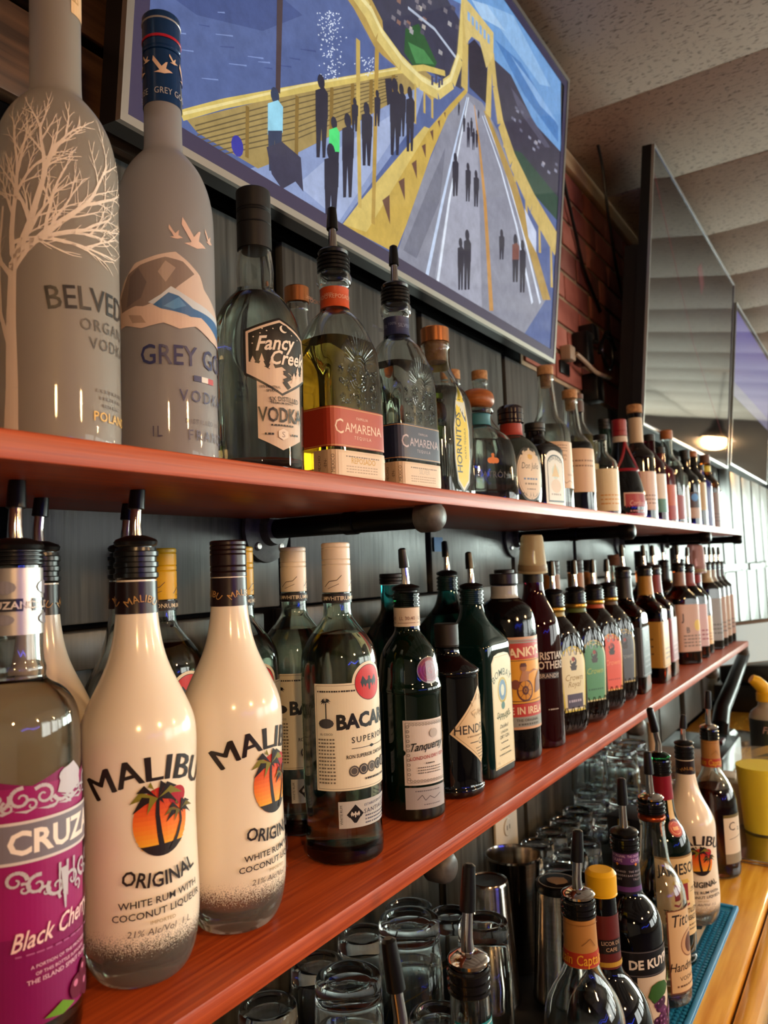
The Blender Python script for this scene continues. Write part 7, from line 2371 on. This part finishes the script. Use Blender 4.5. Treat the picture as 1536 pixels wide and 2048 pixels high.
coco('white coconut rum bottle on the counter at the end of the blue mat', 1.478, 0.330, Z0, 0.28, zs=0.88)
captain('dark amber rum bottle with tan and orange neck label beyond the blue mat', 1.735, 0.335, CZ + 0.0005, fill=0.185, liq=liquid('dark_rum', '5a1f0c'), k=0.95)
bb = [o for o in bpy.data.objects if o.get('label', '').startswith('dark amber rum bottle')][0]
d = Dec()
d.rect(-0.03, 0, 0.03, 0.10, 'd6c8b2')
d.rect(-0.03, 0.0, 0.03, 0.02, '8a7f6a')
d.rect(-0.03, 0.094, 0.03, 0.10, '6a5a2a')
d.text('C', -0.012, 0.068, 0.018, '3a2c28')
d.text('a', 0.006, 0.066, 0.012, '3a2c28')
d.line([(-0.02, 0.05), (0.016, 0.056)], 0.0012, '5a4a42')
lay('front_label', d, lambda px, py, e: ((0.0445 + e) * math.sin(px / 0.0445 + 0.45), -(0.0445 + e) * math.cos(px / 0.0445 + 0.45), 0.035 + py), M_PRINT, bb, 0.004, 0, 0.0006)
# green bottle neck at the right edge, on the counter
b = Bottle('green bottle with crimson foil neck at the right edge behind the mixer bottle', 2.74, 0.285, CZ + 0.0005, JAM, 0)
b.body(M_DKGREEN)
b.band(0.235, 0.284, mat('crimson_foil'))
screw_neck(b, 0.308, 0.0172, az=PI)
# ------------------------------------------------------------------ upturned glasses and shakers under the lower shelf
GZ = CZ + 0.0083
M_TUMB = mat('tumbler_glass', 'eef3f2', 0.0, trans=1.0, ior=1.5)
GL = {}
def glass_mesh(r, h, k=1.12, t=0.0035):
    key = (r, h)
    if key not in GL:
        R0 = r * k
        out = [(R0 - t * 0.5, 0.0), (R0, 0.0008), (R0 - (R0 - r) * 0.5, h * 0.5), (r, h - 0.022), (r * 0.985, h - 0.006), (r * 0.95, h - 0.0015), (r * 0.86, h), (r * 0.74, h - 0.0005), (r * 0.70, h - 0.003), (r * 0.4, h - 0.0042), (0, h - 0.0045)]
        inn = [(0, h - 0.020), (r * 0.7, h - 0.021), (r - t * 1.4, h - 0.027), (R0 - (R0 - r) * 0.5 - t, h * 0.5), (R0 - t, 0.0008), (R0 - t * 0.5, 0.0)]
        V, F = lathe(out + inn, 36, cap=False)
        me = bpy.data.meshes.new('tumbler')
        me.from_pydata(V, [], F)
        me.materials.append(M_TUMB)
        finish(me, True, 0.8)
        GL[key] = me
    return GL[key]
def tumbler(x, y, r, h, label, z=GZ, group=None, name='tumbler'):
    o = bpy.data.objects.new(name, glass_mesh(r, h))
    COL.objects.link(o)
    o.location = (x, y, z)
    return tag(o, label, 'glass', group)
tumbler(0.707, 0.527, 0.037, 0.20, 'tall upturned beer glass lowest in view beneath the lower shelf edge', name='beer_glass')
tumbler(0.857, 0.540, 0.039, 0.20, 'tall upturned beer glass beaded with water drops in the middle of the glasses', name='beer_glass')
tumbler(0.925, 0.470, 0.033, 0.185, 'slim upturned beer glass directly left of the shakers', name='beer_glass')
tumbler(0.690, 0.630, 0.034, 0.15, 'upturned tumbler in the dark at the back, nearest the left')
tumbler(0.795, 0.640, 0.034, 0.15, 'upturned tumbler in the dark at the back, second from the left')
tumbler(0.885, 0.633, 0.034, 0.15, 'upturned tumbler at the back, behind the drop-beaded beer glass')
tumbler(0.985, 0.620, 0.036, 0.15, 'upturned tumbler at the back below the pipe end cap')
tumbler(0.775, 0.455, 0.033, 0.145, 'upturned tumbler in front of the tall beer glasses')
tumbler(0.620, 0.600, 0.036, 0.145, 'upturned tumbler at the bottom edge of the view')
tumbler(0.975, 0.545, 0.030, 0.16, 'narrow upturned tumbler beside the upturned steel shaker')
R = random.Random(2)
gl = [o for o in bpy.data.objects if o.get('label', '').startswith('tall upturned beer glass beaded')][0]
q = MB()
for k in range(90):
    a, z = R.uniform(-2.9, -0.2), R.uniform(0.03, 0.17)
    r = 0.039 * (1 + 0.12 * (1 - z / 0.178)) 
    s_ = R.uniform(0.0006, 0.0017)
    M = Matrix.Translation((r * math.cos(a), r * math.sin(a), z)) @ Matrix.Rotation(a + PI / 2, 4, 'Z') @ Matrix.Rotation(PI / 2, 4, 'X')
    q.lathe([(s_, 0), (s_ * 0.7, s_ * 0.55), (0, s_ * 0.75)], 7, M, cap=False)
dr = q.build('water_drops', M_TUMB, gl)
dr['kind'] = 'stuff'
for i, (x, y) in enumerate(((1.40, 0.615), (1.478, 0.622), (1.556, 0.622), (1.634, 0.622), (1.712, 0.62), (1.375, 0.537), (1.452, 0.545), (1.530, 0.545), (1.69, 0.545))):
    tumbler(x, y, 0.033, 0.088, 'low upturned rocks glass beyond the shakers, %s' % (['%s in the back row' % w_ for w_ in ('first', 'second', 'third', 'fourth', 'fifth')] + ['%s in the front row' % w_ for w_ in ('first', 'second', 'third', 'fourth')])[i], group='rocks glasses beyond the shakers', name='rocks_glass')
for i, (x, y) in enumerate(((1.80, 0.622), (1.80, 0.54), (1.883, 0.622), (1.883, 0.54), (1.966, 0.622))):
    for lv in range(2):
        tumbler(x, y, 0.035, 0.105, '%s glass of the two-high stack %s, past the rocks glasses' % ('upper' if lv else 'lower', ('nearest the wall', 'nearest the room', 'second along the wall', 'second along the room side', 'farthest along')[i]), z=GZ + lv * 0.1056, group='stacked glasses, %s level' % ('upper' if lv else 'lower'), name='stacked_glass')

M_TIN = noise_mat('brushed_steel', 'a39a90', 'b8b0a6', scale=(1, 1, 30), nscale=10, rough=0.16)
M_TIN.node_tree.nodes['Principled BSDF'].inputs['Metallic'].default_value = 1.0
def tin_up(x, y, r, h, label, top=None):
    t = thing('cocktail_shaker', label, 'shaker', (x, y, GZ))
    MB().lathe([(r * 1.36, 0), (r * 1.40, 0.001), (r * 1.40, 0.005), (r * 1.36, 0.007), (r * 1.04, h - 0.004), (r * 0.98, h), (r * 0.92, h + 0.0004), (r * 0.88, h - 0.0015), (0, h - 0.002)], 40, cap=False).build('tin', M_TIN, t)
    if top:
        MB().lathe([(r * 1.03, h - 0.006), (r * 1.08, h - 0.004), (r * 1.08, h + 0.003), (r * 1.02, h + 0.006), (r * 0.9, h + 0.0065), (0, h + 0.0062)], 36, cap=False).build('rubber_base_cap', M_BLACK, t)
        d = Dec()
        d.annulus(0, 0, r * 0.86, r * 0.9, 'b8aea2', n=36)
        d.circ(0, 0, r * 0.42, '8a6a4c', ry=r * 0.5, n=20)
        d.poly([(-r * 0.5, -r * 0.15), (0, r * 0.55), (r * 0.5, -r * 0.15), (0, -r * 0.55)], '9a7a5a')
        lay('cap_emblem', d, lambda px, py, e: (px, py, h + 0.0066 + e), M_PRINT, t)
tin_up(1.075, 0.535, 0.030, 0.172, 'upturned steel shaker tin with shiny base left of the open tin')
tin_up(1.130, 0.447, 0.031, 0.160, 'upturned steel shaker tin capped in black rubber with a tan emblem', True)
t = thing('cocktail_shaker', 'open steel shaker tin standing mouth up', 'shaker', (1.180, 0.540, GZ))
MB().lathe([(0.0, 0.0), (0.030, 0.0), (0.0315, 0.002), (0.0430, 0.170), (0.0445, 0.172), (0.0445, 0.175), (0.0430, 0.175), (0.0415, 0.170), (0.0300, 0.004), (0.0, 0.003)], 40, cap=False).build('tin', M_TIN, t)
t = thing('bar_jigger', 'small open steel jigger behind the purple neck-label bottle', 'jigger', (1.275, 0.475, GZ))
MB().lathe([(0.0, 0.0), (0.022, 0.0), (0.0225, 0.002), (0.028, 0.115), (0.0285, 0.117), (0.027, 0.117), (0.021, 0.004), (0.0, 0.004)], 32, cap=False).build('cup_wall', M_TIN, t)

M_NAVY = mat('navy_carton', '12141f', 0.5)
for k, (dx_, rz) in enumerate(((0.0, 0.1), (0.012, -0.15))):
    t = thing('playing_card_box', ('dark navy carton with gold band, lower of the two behind the spouts', 'dark navy carton with gold band, upper of the two behind the spouts')[k], 'box', (1.60 + dx_, 0.468, GZ + k * 0.0655), rz)
    MB().box(-0.045, -0.035, 0, 0.045, 0.035, 0.065, bev=0.002).build('carton', M_NAVY, t)
    MB().box(-0.016, -0.0358, 0.004, 0.016, -0.0352, 0.061).build('gold_band', mat('gold_print', 'a9823c', 0.35, 0.5), t, smooth=False)
    MB().box(-0.0458, -0.012, 0.004, -0.0452, 0.012, 0.061).build('gold_band', mat('gold_print'), t, smooth=False)
tag(MB().tube([(0, 0, 0), (0.002, 0, 0.1), (0.006, 0, 0.225)], [0.014, 0.009, 0.012], 14).build('muddler', noise_mat('pale_wood', 'b39a7c', 'c9b194', scale=(1, 1, 0.1), nscale=60, rough=0.6), loc=(2.03, 0.53, CZ + 0.0083)), 'pale wooden muddler standing beside the stacked glasses', 'muddler')

# ------------------------------------------------------------------ far end of the counter
tr = thing('steel_tray', 'bright brushed steel tray on the oak counter by the yellow juice', 'tray', (2.0, 0.287, CZ + 0.0005), -0.04)
MB().box(-0.19, -0.050, 0, 0.24, 0.055, 0.004, bev=0.001).build('tray_sheet', M_TIN, tr)
MB().box(-0.19, -0.050, 0.0041, -0.184, 0.055, 0.010, bev=0.001).build('rim', M_TIN, tr)
M_FILM = mat('clear_plastic', 'f4f4ee', 0.06)
M_FILM.node_tree.nodes['Principled BSDF'].inputs['Alpha'].default_value = 0.07
c = thing('juice_cup', 'clear plastic cup of bright yellow juice on the steel tray', 'cup', (2.03, 0.280, CZ + 0.0048))
c.scale = (1.15, 1.15, 1.35)
MB().lathe([(0.0, 0.0), (0.040, 0.0), (0.042, 0.002), (0.052, 0.130), (0.054, 0.131), (0.054, 0.134), (0.0515, 0.134), (0.0505, 0.130), (0.0405, 0.0035), (0.0, 0.0032)], 36, cap=False).build('cup_wall', M_FILM, c)
MB().lathe([(0.0409, 0.0030), (0.0499, 0.112)], 36).build('juice', mat('yellow_juice', 'f6e400', 0.35), c)
b = Bottle('mixer bottle with black and gold label and yellow flip spout behind the yellow juice', 2.335, 0.30, CZ + 0.0005, [(0.036, 0), (0.044, 0.002), (0.0455, 0.01), (0.0455, 0.10), (0.0455, 0.22), (0.043, 0.236), (0.034, 0.248), (0.022, 0.256), (0.020, 0.272)], aim(2.5, 0.3, 0.3), name='mixer_bottle', zs=0.93)
b.body(mat('milky_plastic', '9a958c', 0.3))
d = Dec()
W = 0.075
d.rect(-W, 0.0, W, 0.125, '1a2026')
d.poly([(-W, 0.03), (-0.02, 0.055), (0.02, 0.06), (W, 0.03), (W, 0.012), (0.02, 0.036), (-0.02, 0.034), (-W, 0.008)], 'b08f4a')
d.line([(-W, 0.012), (-0.02, 0.022), (0.02, 0.024), (W, 0.0)], 0.006, '8a6f34')
d.text('Finest', 0.0, 0.088, 0.020, 'b9949a', shear=0.3, sx=0.8)
d.text('Call', 0.004, 0.066, 0.016, 'b9b4b0', shear=0.3, sx=0.8)
b.label(d, 0.100, name='wrap_label', dx=0.006)
sp = MB().lathe([(0.0225, 0.272), (0.0240, 0.274), (0.0235, 0.296), (0.018, 0.302)], 24).build('spout_collar', M_YELCAP, b.root)
MB().tube([(0.0, 0, 0.296), (-0.006, 0, 0.312), (-0.022, 0, 0.330), (-0.034, 0, 0.338)], [0.020, 0.019, 0.017, 0.013], 16).build('flip_spout', M_YELCAP, b.root)
t = thing('cardboard_box', 'plain brown carton on the counter behind the dark amber rum', 'box', (2.225, 0.505, CZ + 0.0005), 0.05)
MB().box(-0.13, -0.08, 0, 0.13, 0.08, 0.105, bev=0.002).build('carton', noise_mat('brown_card', '7a624e', '8a7260', nscale=10, rough=0.8), t)
MB().box(-0.13, -0.004, 0.1052, 0.13, 0.004, 0.1056).build('lid_seam', mat('card_seam', '4a3a2e', 0.8), t, smooth=False)
t = thing('napkin_box', 'cream napkin box beside the yellow juice', 'box', (2.11, 0.372, CZ + 0.0005), 0.1)
MB().box(-0.06, -0.045, 0, 0.06, 0.045, 0.10, bev=0.006).build('box_shell', mat('cream_box', 'c9bdae', 0.5), t)
MB().box(-0.03, -0.02, 0.1002, 0.03, 0.02, 0.104, bev=0.001).build('napkins', mat('napkin_paper', 'd9d2c6', 0.8), t)
t = thing('glass_jar', 'squat clear glass jar with lid behind the dark amber rum', 'jar', (1.945, 0.452, GZ))
MB().lathe([(0.0, 0), (0.036, 0), (0.040, 0.004), (0.040, 0.085), (0.032, 0.10), (0.030, 0.112), (0.028, 0.112), (0.030, 0.098), (0.037, 0.084), (0.037, 0.006), (0, 0.005)], 28, cap=False).build('jar_wall', M_TUMB, t)
MB().lathe([(0.0, 0.1125), (0.033, 0.1125), (0.034, 0.114), (0.034, 0.124), (0.030, 0.127), (0.0, 0.128)], 28, cap=False).build('lid', M_TUMB, t)
t = thing('receipt_printer', 'low black receipt printer on the counter below the till screen', 'printer', (2.555, 0.53, CZ + 0.0005))
MB().box(-0.16, -0.10, 0, 0.16, 0.10, 0.075, bev=0.006).build('case', M_BLACK, t)
MB().box(-0.10, -0.06, 0.0755, 0.10, 0.02, 0.079, bev=0.001).build('paper_cover', mat('dark_grey_plastic', '24282a', 0.4), t)
MB().box(0.02, -0.07, 0.0755, 0.07, -0.062, 0.084).build('red_button', mat('dark_red_plastic', '5a1420', 0.4), t, smooth=False)
t = thing('till_screen', 'till with pale tilted screen on a curved black stand at the right edge', 'till', (2.98, 0.50, CZ + 0.0005))
MB().lathe([(0.0, 0), (0.10, 0), (0.105, 0.004), (0.10, 0.018), (0.04, 0.026), (0.0, 0.026)], 32).build('stand_base', M_BLACK, t)
q = MB()
pts = [(-0.14, 0, 0.036), (-0.20, 0, 0.06), (-0.205, 0, 0.095), (-0.15, 0, 0.135), (-0.04, -0.015, 0.19), (0.12, -0.04, 0.29)]
q.tube(pts, [0.024, 0.027, 0.028, 0.026, 0.024, 0.020], 12)
q.tube([(-0.125, 0, 0.03), (0.0, 0, 0.022)], 0.02, 10)
q.build('curved_arm', M_BLACK, t)
A = Matrix.Translation((0.16, -0.06, 0.33)) @ Matrix.Rotation(-0.5, 4, 'Y') @ Matrix.Rotation(0.25, 4, 'Z')
MB().box(-0.008, -0.13, -0.09, 0.008, 0.13, 0.09, bev=0.003, M=A).build('screen_shell', mat('grey_shell', '8a837c', 0.4), t)
MB().box(-0.0105, -0.122, -0.082, -0.0085, 0.122, 0.082, M=A).build('screen_face', mat('pale_lit_screen', 'c9dcdc', 0.3, emit=0.5), t, smooth=False)

t = thing('cash_register', 'black cash register on the counter beyond the till', 'register', (3.72, 0.49, CZ + 0.0005))
MB().box(-0.20, -0.16, 0, 0.20, 0.16, 0.11, bev=0.006).build('drawer_case', M_BLACK, t)
MB().box(-0.16, -0.10, 0.1105, 0.16, 0.14, 0.19, bev=0.012).build('keypad_housing', M_BLACK, t)
MB().box(-0.12, -0.112, 0.125, 0.12, -0.1005, 0.175, bev=0.002).build('display', mat('dark_blue_display', '14204a', 0.2), t)
# ------------------------------------------------------------------ lamps of the bar room (behind the viewer and down the room)
def pendant(x, y, z, label, s=LAMP, r=0.06, c='ffc888'):
    t = thing('pendant_lamp', label, 'lamp', (x, y, CEIL))
    L = CEIL - z
    MB().tube([(0, 0, 0.015), (0, 0, -L + 0.12)], 0.004, 6).build('cord', M_BLACK, t)
    MB().lathe([(0.02, -L + 0.16), (0.03, -L + 0.15), (0.05, -L + 0.10), (0.13, -L + 0.02), (0.128, -L + 0.02), (0.046, -L + 0.098), (0.02, -L + 0.14)], 28, cap=False).build('shade', mat('dark_bronze', '2a2019', 0.4, 0.6), t)
    V, F = lathe([(r * math.sin(PI * i / 10) + 1e-4, -L + r * 0.2 - r * math.cos(PI * i / 10)) for i in range(11)], 16)
    mk('bulb', V, F, mat('warm_bulb_%d' % s, 'ffffff', 0.4, emit=s, emcol=c), t)
pendant(-0.75, -0.95, 2.05, 'bronze pendant lamp over the bar, behind the viewer')
pendant(0.55, -1.35, 2.05, 'bronze pendant lamp over the bar, beside the viewer')
pendant(1.95, -1.45, 2.05, 'bronze pendant lamp over the bar, farther along')
pendant(5.62, 0.06, 2.25, 'bronze pendant lamp down the room, mirrored in the middle television', s=LAMP * 0.6)
# blue neon tube on the side wall of the room
n_ = MB().tube([(-2.0, 0, 0), (-1.0, 0, 0.3), (0.0, 0, 0), (1.0, 0, 0.3)], 0.03, 8).build('neon_tube', mat('blue_neon', 'ffffff', 0.4, emit=NEON, emcol='2a4cff'), loc=(0.2, YF + 0.12, 1.55))
tag(n_, 'wavy blue neon tube on the far side wall', 'neon light')
